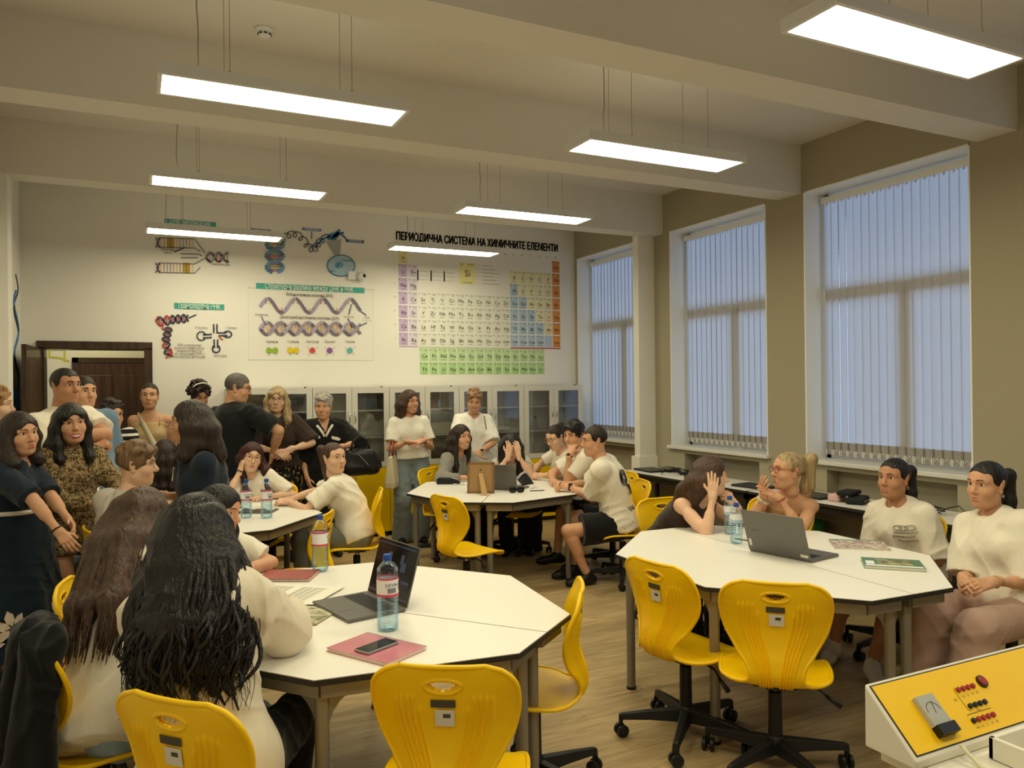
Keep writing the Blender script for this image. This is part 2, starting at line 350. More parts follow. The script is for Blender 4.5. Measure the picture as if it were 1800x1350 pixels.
for i, (a, b) in enumerate(WIN[:4]):
    lab = ('vertical blind in the farthest window, partly behind the white column', 'vertical blind in the middle window', 'vertical blind in the nearest large window on the right', 'vertical blind in the window beyond the right picture edge')[i]
    xb = RX + .19
    t = thing('vertical_blind', lab, 'window blind', (xb, a, WZ0), 0, 'vertical blinds')
    W = b - a; n = int(round(W / .083)); z0, z1 = .035, WZ1 - WZ0 - .10
    hr = hk = MB(); hr.b2((-.02, .03, z1), (.02, W - .03, z1 + .035)); hr.b2((-.006, .02, z1 + .034), (.02, W - .02, z1 + .06))
    mb = MB(); mw = MB(); ch = MB()
    rnd = random.Random(i)
    for k in range(n):
        y = .05 + (W - .1) * (k + .5) / n; ang = math.radians(6 + rnd.uniform(-2, 2)); hw = .0428
        ux, uy = math.sin(ang) * hw, math.cos(ang) * hw
        vs = []; m_ = 4
        for zz in (z0, z1):
            for q in range(m_ + 1):
                s_ = q / m_ * 2 - 1; bow = .006 * (1 - s_ * s_)
                vs.append((ux * s_ - bow * math.cos(ang), y + uy * s_ + bow * math.sin(ang), zz))
        mb.add(vs, [(q, q + 1, m_ + 2 + q, m_ + 1 + q) for q in range(m_)])
        mw.box((0, y, z0 + .055), (.006, hw * 1.96, .11), rz=-ang)
        hk.b2((-.004, y - .006, z1 - .02), (.004, y + .006, z1 + .002))
        for s_ in (-1, 1): ch.box((-.008 + ux * s_ * .8, y + uy * s_ * .8, z0 + .02), (.006, .006, .05))
        if k < n - 1:
            y2 = y + (W - .1) / n; ch.tube([(-.012, y + (y2 - y) * q / 6, z0 + .045 - .03 * (1 - (q / 3 - 1) ** 2)) for q in range(7)], .0016, 4)
    mb.build('slats', M_blind, t, smooth=True); mw.build('bottom_weights', M_blindw, t); ch.build('bead_chain', M_trimw, t); hr.build('headrail', M_trimw, t)
# smoke detector, camera
sd = thing('smoke_detector', 'small round white smoke detector on the ceiling', 'smoke detector', (.706, 4.66, CZ))
MB().lathe([(.05, 0), (.052, -.012), (.045, -.02), (.036, -.022)], 22).build('base', M_lampframe, sd, smooth='auto')
MB().lathe([(.036, -.022), (.038, -.03), (.034, -.045), (.02, -.052), (0, -.052)], 22).build('sensor_head', M_lampframe, sd, smooth='auto')
mb = MB()
for k in range(8): a = k * PI / 4; mb.box((.037 * math.cos(a), .037 * math.sin(a), -.036), (.004, .018, .008), rz=a)
mb.build('vent_slots', mat('near_black', '161616', rough=.5), sd)
wc = thing('security_camera', 'small white dome camera fixed to the wall over the DNA poster box', 'camera', (2.36, BY, 2.96))
MB().b2((-.12, -.05, -.05), (-.02, 0, .05)).build('junction_box', M_lampframe, wc, bevel=.008)
MB().ell((.03, -.065, -.01), (.055, .055, .055), 20, 12).build('camera_body', M_lampframe, wc, smooth=True)
MB().ell((.045, -.105, -.008), (.024, .02, .024), 16, 10).build('lens', mat('lens_black', '0B0B0C', rough=.12), wc, smooth=True)
MB().tube([(.0, 0, -.01), (.02, -.03, -.01)], .03, 14).build('bracket', M_lampframe, wc, smooth='auto')
# ------------------------------------------------------------------ wall cabinets
M_cab = mat('cabinet_grey', 'DEDBD2', rough=.45)
M_yel = mat('yellow_laminate', 'F7CB00', rough=.4, spec=.4)
M_cabg = pane_mat('cabinet_glass', (.96, .97, .97), .05)
M_black = mat('black_plastic', '1B1B1C', rough=.45)
M_chrome = mat('chrome', 'D8D8D8', rough=.15, metal=1.)
CF, CB = 8.46, BY - .016
cabs = ['tall grey cabinet at the left end of the row, behind the man in black', 'tall grey cabinet behind the woman in the brown blouse and the woman with the handbag', 'tall grey cabinet behind the woman with the canvas tote', 'tall grey cabinet behind the laughing older woman in white', 'tall grey cabinet at the right end of the row by the window']
def cabinet(x0, x1, label, n):
    W = x1 - x0; t = thing('glass_cabinet', label, 'cabinet', (x0, CF, 0), 0, 'glass-fronted cabinets along the end wall'); D = CB - CF; s = .018; H = 1.668
    g = .003
    mb = MB(); mb.b2((g, 0.02, .05), (s, D, H)); mb.b2((W - s, .02, .05), (W - g, D, H)); mb.b2((g, .02, H - s), (W - g, D, H)); mb.b2((g, .02, .05), (W - g, D, .07)); mb.b2((g, D - .012, .05), (W - g, D, H)); mb.b2((s, .03, .76), (W - s, D - .012, .78)); mb.b2((W / 2 - .01, .03, .78), (W / 2 + .01, .05, H - s))
    mb.build('body', M_cab, t)
    MB().b2((.02, .04, 0), (W - .02, D - .02, .05)).build('plinth', M_black, t)
    for z in (1.10, 1.40): MB().b2((s, .05, z), (W - s, D - .012, z + .018)).build('shelf', M_cab, t)
    for k in (0, 1):
        a, b = (g, W / 2 - .002) if k == 0 else (W / 2 + .002, W - g); f = .062
        mb = MB(); z0, z1 = .775, H
        mb.b2((a, 0, z0), (a + f, .018, z1)); mb.b2((b - f, 0, z0), (b, .018, z1)); mb.b2((a + f, 0, z0), (b - f, .018, z0 + f)); mb.b2((a + f, 0, z1 - f), (b - f, .018, z1))
        d = mb.build('glass_door', M_cab, t)
        MB().b2((a + f, .006, z0 + f), (b - f, .010, z1 - f)).build('pane', M_cabg, d)
        hx = b - .03 if k == 0 else a + .03
        MB().tube([(hx, 0, 1.28), (hx, -.022, 1.29), (hx, -.027, 1.335), (hx, -.022, 1.38), (hx, 0, 1.39)], .006, 8).build('handle', M_chrome, d, smooth=True)
        d2 = MB().b2((a, 0, .055), (b, .018, .77)).build('lower_door', M_yel, t)
        MB().tube([(hx, 0, .62), (hx, -.024, .625), (hx, -.024, .705), (hx, 0, .71)], .005, 6).build('handle', M_chrome, d2, smooth=True)
    MB().lathe([(0, 0), (.012, 0), (.012, .012), (0, .012)], 8, (W - .06, .1, H)).build('bolt_cap', M_black, t)
    return t
xs = [.891, 1.744, 2.597, 3.442, 4.295, 5.128]
for i in range(5): cabinet(xs[i], xs[i + 1], cabs[i], i)
# things seen through the cabinet glass
M_box1 = mat('card_blue_grey', '5B6472', rough=.7); M_box2 = mat('card_cream', 'CFC7AE', rough=.7); M_box3 = mat('dark_green_model', '2F3A2C', rough=.8, bump=(30, .6, .01)); M_gl = mat('lab_glass', 'DDE6E6', rough=.05, trans=.9)
def shelf_box(nm, lab, c, d, m, cat='box', group=None):
    t = thing(nm, lab, cat, c, 0, group); MB().b2((-d[0] / 2, -d[1] / 2, 0), (d[0] / 2, d[1] / 2, d[2] * .8)).build('carton', m, t, bevel=.004); MB().b2((-d[0] / 2 - .004, -d[1] / 2 - .004, d[2] * .78), (d[0] / 2 + .004, d[1] / 2 + .004, d[2])).build('lid', m, t, bevel=.004)
shelf_box('storage_box', 'cream storage box on the upper shelf behind the tote woman', (3.25, 8.66, 1.118), (.26, .2, .13), M_box2)
shelf_box('storage_box', 'blue-grey storage box on the upper shelf left of the tote woman', (2.36, 8.66, 1.418), (.24, .2, .16), M_box1)
shelf_box('storage_box', 'low dark box on the upper shelf behind the fair-haired woman in brown', (1.45, 8.68, 1.418), (.3, .2, .12), M_box1)
shelf_box('storage_box', 'low cream box on the bottom glazed shelf of the end cabinet by the window', (4.95, 8.68, .78), (.25, .2, .12), M_box2)
tag(MB().ell((3.24, 8.66, .87), (.15, .11, .09), 16, 10).ell((3.16, 8.64, .93), (.07, .07, .06), 12, 8).ell((3.32, 8.64, .9), (.06, .07, .07), 12, 8).build('moss_model', M_box3, smooth=True), 'dark mossy model on the bottom glazed shelf beside the tote woman', 'model')
def flask(lab, x, z):
    t = thing('lab_flask', lab, 'flask', (x, 8.66, z), 0, 'flasks in the cabinets')
    MB().lathe([(0, 0), (.055, 0), (.058, .01), (.022, .10), (.018, .15), (.022, .155)], 18).build('flask_body', M_gl, t, smooth=True); MB().lathe([(0, .15), (.016, .145), (.019, .17), (0, .172)], 12).build('stopper', M_black, t, smooth='auto')
flask('small glass flask in the second cabinet from the window, upper shelf', 3.98, 1.418); flask('small glass flask in the end cabinet by the window, middle shelf', 4.55, 1.118); flask('small glass flask standing left of the other one by the window, middle shelf', 4.42, 1.118)
# ------------------------------------------------------------------ octagonal tables: each is two half tables pushed together
M_top = mat('white_tabletop', 'EFEBE3', rough=.35, spec=.4, bump=(40, .03, .001))
M_edge = mat('dark_table_edge', '2B2826', rough=.5)
M_leg = mat('grey_beige_metal', '8E877A', rough=.4, metal=.35)
HALF = [(.002, -.887), (.25, -.887), (.74, -.39), (.74, .39), (.25, .887), (.002, .887)]
def inset(poly, d):
    c = Vector((sum(p[0] for p in poly) / len(poly), sum(p[1] for p in poly) / len(poly)))
    return [tuple(Vector(p) + (c - Vector(p)).normalized() * d) for p in poly]
def make_half(label, loc, rz):
    t = thing('half_octagon_table', label, 'table', loc, rz, 'white half-octagon tables')
    MB().prism(HALF, .719, .7375).build('edge_core', M_edge, t); MB().prism(inset(HALF, .0035), .7375, .740).build('table_top', M_top, t)
    F = [(.035, -.84), (.235, -.84), (.69, -.375), (.69, .375), (.235, .84), (.035, .84)]
    mb = MB()
    for i in range(6):
        a, b = Vector(F[i]), Vector(F[(i + 1) % 6]); c = (a + b) / 2; d = b - a
        mb.box((c.x, c.y, .692), (d.length, .022, .054), rz=math.atan2(d.y, d.x))
    L = [(.05, -.80), (.665, -.36), (.665, .36), (.05, .80)]
    for i, (x, y) in enumerate(L):      # curved gussets towards the neighbours
        for j in ((i + 1) % 4, (i - 1) % 4):
            d = (Vector(L[j]) - Vector((x, y))).normalized(); n = Vector((-d.y, d.x)) * .006; pts = [(0, .67), (.15, .67)] + [(.15 - .13 * math.sin(q * PI / 12), .67 - .13 * (1 - math.cos(q * PI / 12))) for q in range(1, 7)] + [(0, .54)]
            vs = [(x + d.x * u + n.x, y + d.y * u + n.y, z) for u, z in pts] + [(x + d.x * u - n.x, y + d.y * u - n.y, z) for u, z in pts]; k = len(pts)
            mb.add(vs, [tuple(range(k)), tuple(range(2 * k - 1, k - 1, -1))] + [(q, (q + 1) % k, k + (q + 1) % k, k + q) for q in range(k)])
    mb.build('apron_frame', M_leg, t)
    for x, y in L:
        l = MB().lathe([(.024, .012), (.024, .70)], 16, (x, y, 0)).build('leg', M_leg, t, smooth='auto'); MB().lathe([(0, 0), (.026, 0), (.026, .014), (.024, .016)], 12, (x, y, 0)).build('foot_cap', M_black, l, smooth='auto')
    return t
TABLES = {'F': ((.84, 3.27), 129.), 'R': ((3.10, 3.176), 87.8), 'M': ((2.978, 6.448), 57.8), 'L': ((.497, 6.16), 94.5)}
LAB = {'F': ('half table in the front left holding the pink notebook, nearer the camera', 'half table in the front left holding the red notebook, on its far side'),
       'R': ('half table on the right whose edge the two empty yellow chairs face', 'half table on the right carrying the grey laptop and the green textbook'),
       'M': ('half table in the middle of the room with the black pencil case, its left half', 'half table in the middle of the room with the folded sunglasses, its right half'),
       'L': ('half table at the back left where the boy in the grey shirt sits', 'half table at the back left with two water bottles, its right half')}
half0 = None
for k, ((x, y), a) in TABLES.items():
    for s_ in (0, 1):
        # local +y along the seam (angle a); outer side to the right (s=0 -> local +x)
        rz = math.radians(a - 90) + (0 if s_ == 0 else PI)
        lb = {'F': (0, 1), 'R': (1, 0), 'M': (1, 0), 'L': (1, 0)}[k]
        lab = LAB[k][lb[s_]]
        if half0 is None: half0 = make_half(lab, (x, y, 0), rz)
        else: dup(half0, (x, y, 0), rz, lab)
# ------------------------------------------------------------------ swivel chairs
M_chair = mat('yellow_shell', 'FBCB00', rough=.38, spec=.45)
M_lab1 = mat('label_dark', '4A4640', rough=.6); M_lab2 = mat('label_white', 'D9D6CE', rough=.6)
# y, z, half width, edge curl forward/up
CP = [(-.205, .85, .197, .012), (-.198, .79, .215, .026), (-.188, .72, .219, .045), (-.178, .65, .203, .05), (-.185, .58, .160, .045), (-.205, .52, .118, .03), (-.212, .47, .104, .02), (-.19, .43, .112, .012), (-.14, .412, .165, .01), (-.08, .41, .215, .016), (.0, .414, .228, .018), (.1, .42, .226, .012), (.17, .42, .215, .006), (.215, .405, .195, .0), (.235, .378, .175, .0)]
def shell():
    C = catmull(CP, 14); dl = np.r_[0, np.cumsum(np.hypot(np.diff(C[:, 0]), np.diff(C[:, 1])))]
    nr = 130; s = np.linspace(0, dl[-1], nr); prof = np.stack([np.interp(s, dl, C[:, i]) for i in range(4)], 1)
    # rounded corners at the top
    r = .07; dtop = s; cut = np.where(dtop < r, r - np.sqrt(np.maximum(r * r - (r - dtop) ** 2, 0)), 0); dend = dl[-1] - s; r2 = .08
    cut = cut + np.where(dend < r2, r2 - np.sqrt(np.maximum(r2 * r2 - (r2 - dend) ** 2, 0)), 0)
    nc = 151; t = np.linspace(-1, 1, nc); hw = np.maximum(prof[:, 2] - cut, .06)
    tan = np.gradient(prof[:, :2], axis=0); tan /= np.linalg.norm(tan, axis=1)[:, None]; nrm = np.stack([-tan[:, 1], tan[:, 0]], 1)  # points to the front/up side
    X = hw[:, None] * t[None]; cu = prof[:, 3][:, None] * np.abs(t[None]) ** 2.2
    Y = prof[:, 0][:, None] + nrm[:, 0][:, None] * cu; Z = prof[:, 1][:, None] + nrm[:, 1][:, None] * cu
    # raised ribs on the rear face
    zz = prof[:, 1]; onb = (s < np.interp(-.165, C[95:120, 0], dl[95:120]) if False else (np.arange(nr) < 78)); f = np.clip((zz - .43) / (.74 - .43), 0, 1); f = f * f * (3 - 2 * f)
    env = np.clip((.775 - zz) / .02, 0, 1) * np.clip((78 - np.arange(nr)) / 6, 0, 1) * onb
    D = np.zeros_like(X)
    for sgn in (-1, 1):
        for i in range(5):
            xr = sgn * ((.072 + .0185 * i) * f + (.016 + .0115 * i) * (1 - f)); e2 = env * np.clip((.775 - .006 * abs(i - 2) - .03 * (i < 1) - zz) / .015, 0, 1)
            D = np.maximum(D, np.exp(-((X - xr[:, None]) / .0036) ** 2) * e2[:, None])
    th = .0045; amp = .0085
    F = np.stack([X, Y + nrm[:, 0][:, None] * th, Z + nrm[:, 1][:, None] * th], -1); k = th + amp * D
    B = np.stack([X, Y - nrm[:, 0][:, None] * k, Z - nrm[:, 1][:, None] * k], -1)
    hole = lambda x, z: (abs(x) < .056) and (z < .812) and (z > .778 + .034 * ((x / .056) ** 2) ** .8)
    fs = []; N = nr * nc
    for i in range(nr - 1):
        for j in range(nc - 1):
            if i < 30 and hole((X[i, j] + X[i + 1, j + 1]) / 2, (Z[i, j] + Z[i + 1, j + 1]) / 2): continue
            a, b, c, d = i * nc + j, i * nc + j + 1, (i + 1) * nc + j + 1, (i + 1) * nc + j
            fs.append((a, d, c, b)); fs.append((N + a, N + b, N + c, N + d))
    mb = MB(); mb.add(list(F.reshape(-1, 3)) + list(B.reshape(-1, 3)), fs)
    mid = (F + B) / 2; rim = [mid[0, j] for j in range(0, nc, 4)] + [mid[i, -1] for i in range(2, nr, 2)] + [mid[-1, j] for j in range(nc - 1, -1, -4)] + [mid[i, 0] for i in range(nr - 2, -1, -2)]
    mb.tube(rim, .0085, 8, cap=False)
    hp = [(.056 * math.cos(a), 0, .795 + .018 * math.sin(a) if math.sin(a) > 0 else .795 + .024 * math.sin(a)) for a in np.linspace(0, 2 * PI, 33)]
    yb = lambda x, z: float(np.interp(-z, -prof[:30, 1], Y[:30, nc // 2])) + float(np.interp(-z, -prof[:30, 1], prof[:30, 3])) * (abs(x) / .21) ** 2.2
    mb.tube([(x, yb(x, z), z) for x, _, z in hp], .008, 8, cap=False)
    return mb, yb
shell_mb, chair_y = shell()
def make_chair(label, loc, rz):
    t = thing('swivel_chair', label, 'chair', loc, rz, 'yellow swivel chairs')
    sh = shell_mb.build('seat_shell', M_chair, t, smooth=True)
    def stick(nm, x, z, w_, h_, m, yo=.0085):
        mb = MB(); n = 4; vs = []
        for zz in (z - h_ / 2, z + h_ / 2):
            for q in range(n + 1):
                xx = x - w_ / 2 + w_ * q / n; vs.append((xx, np.interp(-zz, [-.85, -.79, -.72, -.65], [-.205, -.198, -.188, -.178]) + .045 * (abs(xx) / .21) ** 2.2 - yo, zz))
        mb.add(vs, [(q, q + 1, n + 2 + q, n + 1 + q) for q in range(n)]); return mb.build(nm, m, sh)
    stick('dark_label', 0, .742, .074, .024, M_lab1); stick('barcode_label', .004, .698, .058, .05, M_lab2); stick('funding_sticker', .15, .803, .052, .016, M_lab2, .009)
    mb = MB()
    stick('sticker_print', .132, .803, .012, .009, M_lab1, .0098); stick('barcode_print', .01, .705, .022, .012, M_lab1, .0094)
    MB().lathe([(0, .10), (.03, .10), (.028, .335), (.022, .34), (0, .34)], 16).build('gas_cylinder', M_black, t, smooth='auto')
    MB().lathe([(.012, .33), (.012, .39)], 12).build('piston', M_chrome, t, smooth='auto')
    MB().b2((-.09, -.1, .385), (.09, .1, .400)).b2((-.04, -.07, .365), (.04, .07, .388)).build('seat_mechanism', M_black, t, bevel=.004)
    MB().tube([(.05, .02, .38), (.17, .01, .365), (.21, .0, .335)], .005, 6).tube([(.205, .0, .338), (.265, -.01, .30)], [.008, .012], 8).build('height_lever', M_black, t, smooth=True)
    MB().lathe([(0, .085), (.042, .085), (.045, .10), (.042, .135), (.03, .15)], 18).build('base_hub', M_black, t, smooth='auto')
    for k in range(5):
        a = 2 * PI * k / 5 + .3; R = Matrix.Rotation(a, 3, 'Z'); mb = MB()
        sec = [(.03, .032, .080, .140), (.17, .024, .085, .126), (.30, .018, .082, .110), (.317, .016, .054, .104)]
        vs = []
        for x, hw, z0, z1 in sec: vs += [R @ Vector((x, -hw, z0)), R @ Vector((x, hw, z0)), R @ Vector((x, hw * .6, z1)), R @ Vector((x, -hw * .6, z1))]
        fs = [(0, 1, 2, 3)] + [(4 * i + q, 4 * i + 4 + q, 4 * i + 4 + (q + 1) % 4, 4 * i + (q + 1) % 4) for i in range(3) for q in range(4)] + [(12, 15, 14, 13)]
        mb.add(vs, fs)
        l = mb.build('base_leg', M_black, t, bevel=.004)
        cc = R @ Vector((.305, 0, .029)); b = a + k * 1.7; ax = Vector((math.cos(b), math.sin(b), 0)); mb = MB()
        for s_ in (-1, 1): mb.tube([cc + ax * s_ * .008, cc + ax * s_ * .011, cc + ax * s_ * .024, cc + ax * s_ * .027], [.024, .029, .029, .024], 14)
        mb.tube([cc, cc + Vector((0, 0, .05))], .008, 8); mb.build('caster', M_black, l, smooth='auto')
    return t
chair0 = None
def chair_at(back, az, label):
    """back = (x, y) of the middle of the top edge, az = facing azimuth in degrees"""
    global chair0
    a = math.radians(az); loc = (back[0] + .195 * math.cos(a), back[1] + .195 * math.sin(a), 0); rz = a - PI / 2
    if chair0 is None: chair0 = make_chair(label, loc, rz); return chair0
    return dup(chair0, loc, rz, label)
chair_at((.81, 2.14), 59, 'empty yellow chair nearest the camera, back turned to it')
chair_at((.085, 2.25), 42, 'yellow chair under the woman with curly black hair')
chair_at((-.30, 3.12), 12, 'yellow chair with the black jacket hung over its back')
chair_at((1.64, 2.74), 150, 'empty yellow chair at the right of the front left table, seen from its side')
chair_at((-.27, 3.80), -8, 'yellow chair back half hidden behind the girl with long brown hair')
chair_at((2.15, 2.93), 8, 'empty yellow chair at the left end of the right table, seen obliquely')
chair_at((2.355, 2.39), 47, 'empty yellow chair in the middle foreground before the right table, back square to the camera')
chair_at((3.40, 4.54), -95, 'yellow chair behind the girl resting her brow on her hand')
chair_at((4.14, 4.14), -140, 'yellow chair behind the blonde girl with the ponytail')
chair_at((4.40, 3.26), 178, 'yellow chair under the girl in the printed cream T-shirt')
chair_at((4.22, 2.36), 141, 'yellow chair at the right picture edge under the girl in pink trousers')
chair_at((-.25, 5.22), 10, 'yellow chair under the fair-haired boy')
chair_at((1.14, 5.10), 152, 'empty yellow chair behind the water bottle, turned towards the back left table')
chair_at((1.78, 6.05), 165, 'yellow chair under the girl in white with the brown ponytail')
chair_at((1.10, 6.95), -125, 'yellow chair behind the red-haired girl with glasses')
chair_at((2.085, 5.43), 14, 'empty yellow chair at the front left of the middle table, seen from its side')
chair_at((2.66, 7.36), -55, 'yellow chair behind the girl in the grey shirt')
chair_at((3.62, 7.22), -120, 'yellow chair behind the girl hiding her face in her hands')
chair_at((3.91, 5.46), 163, 'yellow chair under the boy in the T-shirt with the drawing on its back')
chair_at((4.16, 6.0), 165, 'yellow chair behind the dark-haired boy covering his mouth')
# ------------------------------------------------------------------ long desks by the windows
def desk(label, y0, y1):
    t = thing('window_desk', label, 'desk', (4.76, y0, 0), 0, 'white desks under the windows'); W, L = RX - .02 - 4.76, y1 - y0
    MB().b2((0, 0, .716), (W, L, .7375)).build('edge_core', M_edge, t); MB().b2((.004, .004, .7375), (W - .004, L - .004, .740)).build('table_top', M_top, t)
    MB().b2((.04, .04, .66), (.07, L - .04, .716)).b2((W - .07, .04, .66), (W - .04, L - .04, .716)).b2((.04, .04, .66), (W - .04, .07, .716)).b2((.04, L - .07, .66), (W - .04, L - .04, .716)).build('apron_frame', M_edge, t)
    for x in (.05, W - .05):
        for y in (.06, L - .06): MB().b2((x - .02, y - .02, 0), (x + .02, y + .02, .66)).build('leg', M_edge, t)
    MB().b2((W - .06, .1, .25), (W - .045, L - .1, .62)).build('modesty_panel', mat('grey_board', '8C8375', rough=.6), t)
desk('long white desk by the column, with a charger and laptop on it', 5.16, 7.08); desk('long white desk under the nearest window, with the zipped pouches on it', 3.22, 5.14)
# ------------------------------------------------------------------ implicit surfaces for people
def V3(*a): return np.array(a, float)
def unit(v): v = np.asarray(v, float); n = np.linalg.norm(v); return v / n if n > 1e-9 else v
def cap(a, b, ra, rb=None, k=.02, op='+', clip=(), q=1.): return ('cap', op, k, clip, np.asarray(a, float), np.asarray(b, float), ra, ra if rb is None else rb, q)
def ell(c, r, R=None, k=.02, op='+', clip=()): return ('ell', op, k, clip, np.asarray(c, float), np.asarray(r, float), np.eye(3) if R is None else np.asarray(R, float))
def chain(pts, rs, k=.02, **kw): return [cap(pts[i], pts[i + 1], rs[i], rs[i + 1], k, **kw) for i in range(len(pts) - 1)]
def _box(p):
    if p[0] == 'cap':
        r = max(p[6], p[7]) * max(1, p[8]); return np.minimum(p[4], p[5]) - r, np.maximum(p[4], p[5]) + r
    e = np.sqrt((p[6] ** 2 * (p[5] ** 2)[None]).sum(1)); return p[4] - e, p[4] + e
def field(prims, h):
    pos = [p for p in prims if p[1] == '+']; bs = [_box(p) for p in pos]
    lo = np.min([b[0] for b in bs], 0) - 3 * h; hi = np.max([b[1] for b in bs], 0) + 3 * h
    n = np.ceil((hi - lo) / h).astype(int) + 1
    D = np.full(n, .06, np.float32); ax = [(lo[i] + h * np.arange(n[i])).astype(np.float32) for i in range(3)]
    for p in prims:
        b0, b1 = _box(p); m = p[2] + 2.5 * h + .004
        i0 = np.clip(np.floor((b0 - m - lo) / h).astype(int), 0, n); i1 = np.clip(np.ceil((b1 + m - lo) / h).astype(int) + 1, 0, n)
        if np.any(i1 <= i0): continue
        x = ax[0][i0[0]:i1[0]][:, None, None]; y = ax[1][i0[1]:i1[1]][None, :, None]; z = ax[2][i0[2]:i1[2]][None, None, :]
        if p[0] == 'cap':
            a, b, ra, rb, q = p[4:9]; ba = b - a; dx, dy, dz = x - a[0], (y - a[1]) / q, z - a[2]; by = ba[1] / q
            L = max(ba[0] ** 2 + by ** 2 + ba[2] ** 2, 1e-9); t = np.clip((dx * ba[0] + dy * by + dz * ba[2]) / L, 0, 1)
            d = (np.sqrt((dx - t * ba[0]) ** 2 + (dy - t * by) ** 2 + (dz - t * ba[2]) ** 2) - (ra + t * (rb - ra))) * min(q, 1.)
        else:
            c, r, R = p[4:7]; dx, dy, dz = x - c[0], y - c[1], z - c[2]
            u = [(R[0, i] * dx + R[1, i] * dy + R[2, i] * dz) for i in range(3)]
            k0 = np.sqrt(sum((u[i] / r[i]) ** 2 for i in range(3))); k1 = np.sqrt(sum((u[i] / r[i] ** 2) ** 2 for i in range(3))); d = k0 * (k0 - 1) / np.maximum(k1, 1e-6)
        for c_, n_ in p[3]: d = np.maximum(d, (x - c_[0]) * n_[0] + (y - c_[1]) * n_[1] + (z - c_[2]) * n_[2])
        S = D[i0[0]:i1[0], i0[1]:i1[1], i0[2]:i1[2]]; k = max(p[2], 1e-4)
        if p[1] == '+': hh = np.maximum(k - np.abs(S - d), 0) / k; S[...] = np.minimum(S, d) - hh * hh * k * .25
        else: d = -d; hh = np.maximum(k - np.abs(S - d), 0) / k; S[...] = np.maximum(S, d) + hh * hh * k * .25
    return D, lo, h
_CO = np.array([(i, j, k) for i in (0, 1) for j in (0, 1) for k in (0, 1)])
_ED = [(a, b) for a in range(8) for b in range(a + 1, 8) if np.abs(_CO[a] - _CO[b]).sum() == 1]
def surfnet(D, lo, h):
    s = D < 0; nx, ny, nz = D.shape
    cnt = np.zeros((nx - 1, ny - 1, nz - 1), np.int8)
    for c in _CO: cnt += s[c[0]:nx - 1 + c[0], c[1]:ny - 1 + c[1], c[2]:nz - 1 + c[2]]
    act = (cnt > 0) & (cnt < 8); idx = np.argwhere(act); N = len(idx)
    ids = np.full(act.shape, -1, np.int32); ids[act] = np.arange(N)
    vals = np.stack([D[idx[:, 0] + c[0], idx[:, 1] + c[1], idx[:, 2] + c[2]] for c in _CO], 1)
    acc = np.zeros((N, 3)); num = np.zeros(N)
    for a, b in _ED:
        va, vb = vals[:, a], vals[:, b]; cr = (va < 0) != (vb < 0); t = np.where(cr, va / np.where(cr, va - vb, 1), 0)
        acc += np.where(cr[:, None], _CO[a] + t[:, None] * (_CO[b] - _CO[a]), 0); num += cr
    V = lo + h * (idx + acc / num[:, None]); F = []
    for axis in range(3):
        A = [slice(1, None) if d != axis else slice(None, -1) for d in range(3)]; A0 = tuple(slice(1, -1) if d != axis else slice(0, -1) for d in range(3)); A1 = tuple(slice(1, -1) if d != axis else slice(1, None) for d in range(3))
        s0, s1 = s[A0], s[A1]; cr = s0 != s1; e = np.argwhere(cr)
        if not len(e): continue
        for d in range(3):
            if d != axis: e[:, d] += 1
        o1, o2 = [d for d in range(3) if d != axis]
        def at(d1, d2): q = e.copy(); q[:, o1] -= d1; q[:, o2] -= d2; return ids[q[:, 0], q[:, 1], q[:, 2]]
        f = np.stack([at(1, 1), at(0, 1), at(0, 0), at(1, 0)], 1); ins = s[e[:, 0], e[:, 1], e[:, 2]]
        flip = ins if axis != 1 else ~ins; f[~flip] = f[~flip][:, ::-1]; F.append(f)
    return V, np.concatenate(F)
def sdf(prims, h, wr=0., seed=0, up=None):
    D, lo, h = field(prims, h)
    if wr:
        rn = random.Random(seed); g = [(lo[i] + h * np.arange(D.shape[i])).astype(np.float32) for i in range(3)]; x, y, z = g[0][:, None, None], g[1][None, :, None], g[2][None, None, :]
        for q in range(4):
            a, b, c_ = rn.uniform(-1, 1), rn.uniform(-1, 1), rn.uniform(-.75, .75); f = rn.uniform(17, 36); n_ = math.sqrt(a * a + b * b + c_ * c_); a, b, c_ = a * f / n_, b * f / n_, c_ * f / n_
            wv = np.sin(a * x + b * y + c_ * z + 1.7 * np.sin(11 * z + 9 * x * rn.choice((-1, 1)) + rn.uniform(0, 6)) + 1.1 * np.sin(13 * y + 7 * z)); msk = .5 + .5 * np.sin(9 * x + 7 * y * rn.choice((-1, 1)) + 8 * z + rn.uniform(0, 6))
            D = D - (wr * msk * (1 - np.abs(wv)) ** 1.6).astype(np.float32)
    return surfnet(D, lo, h)
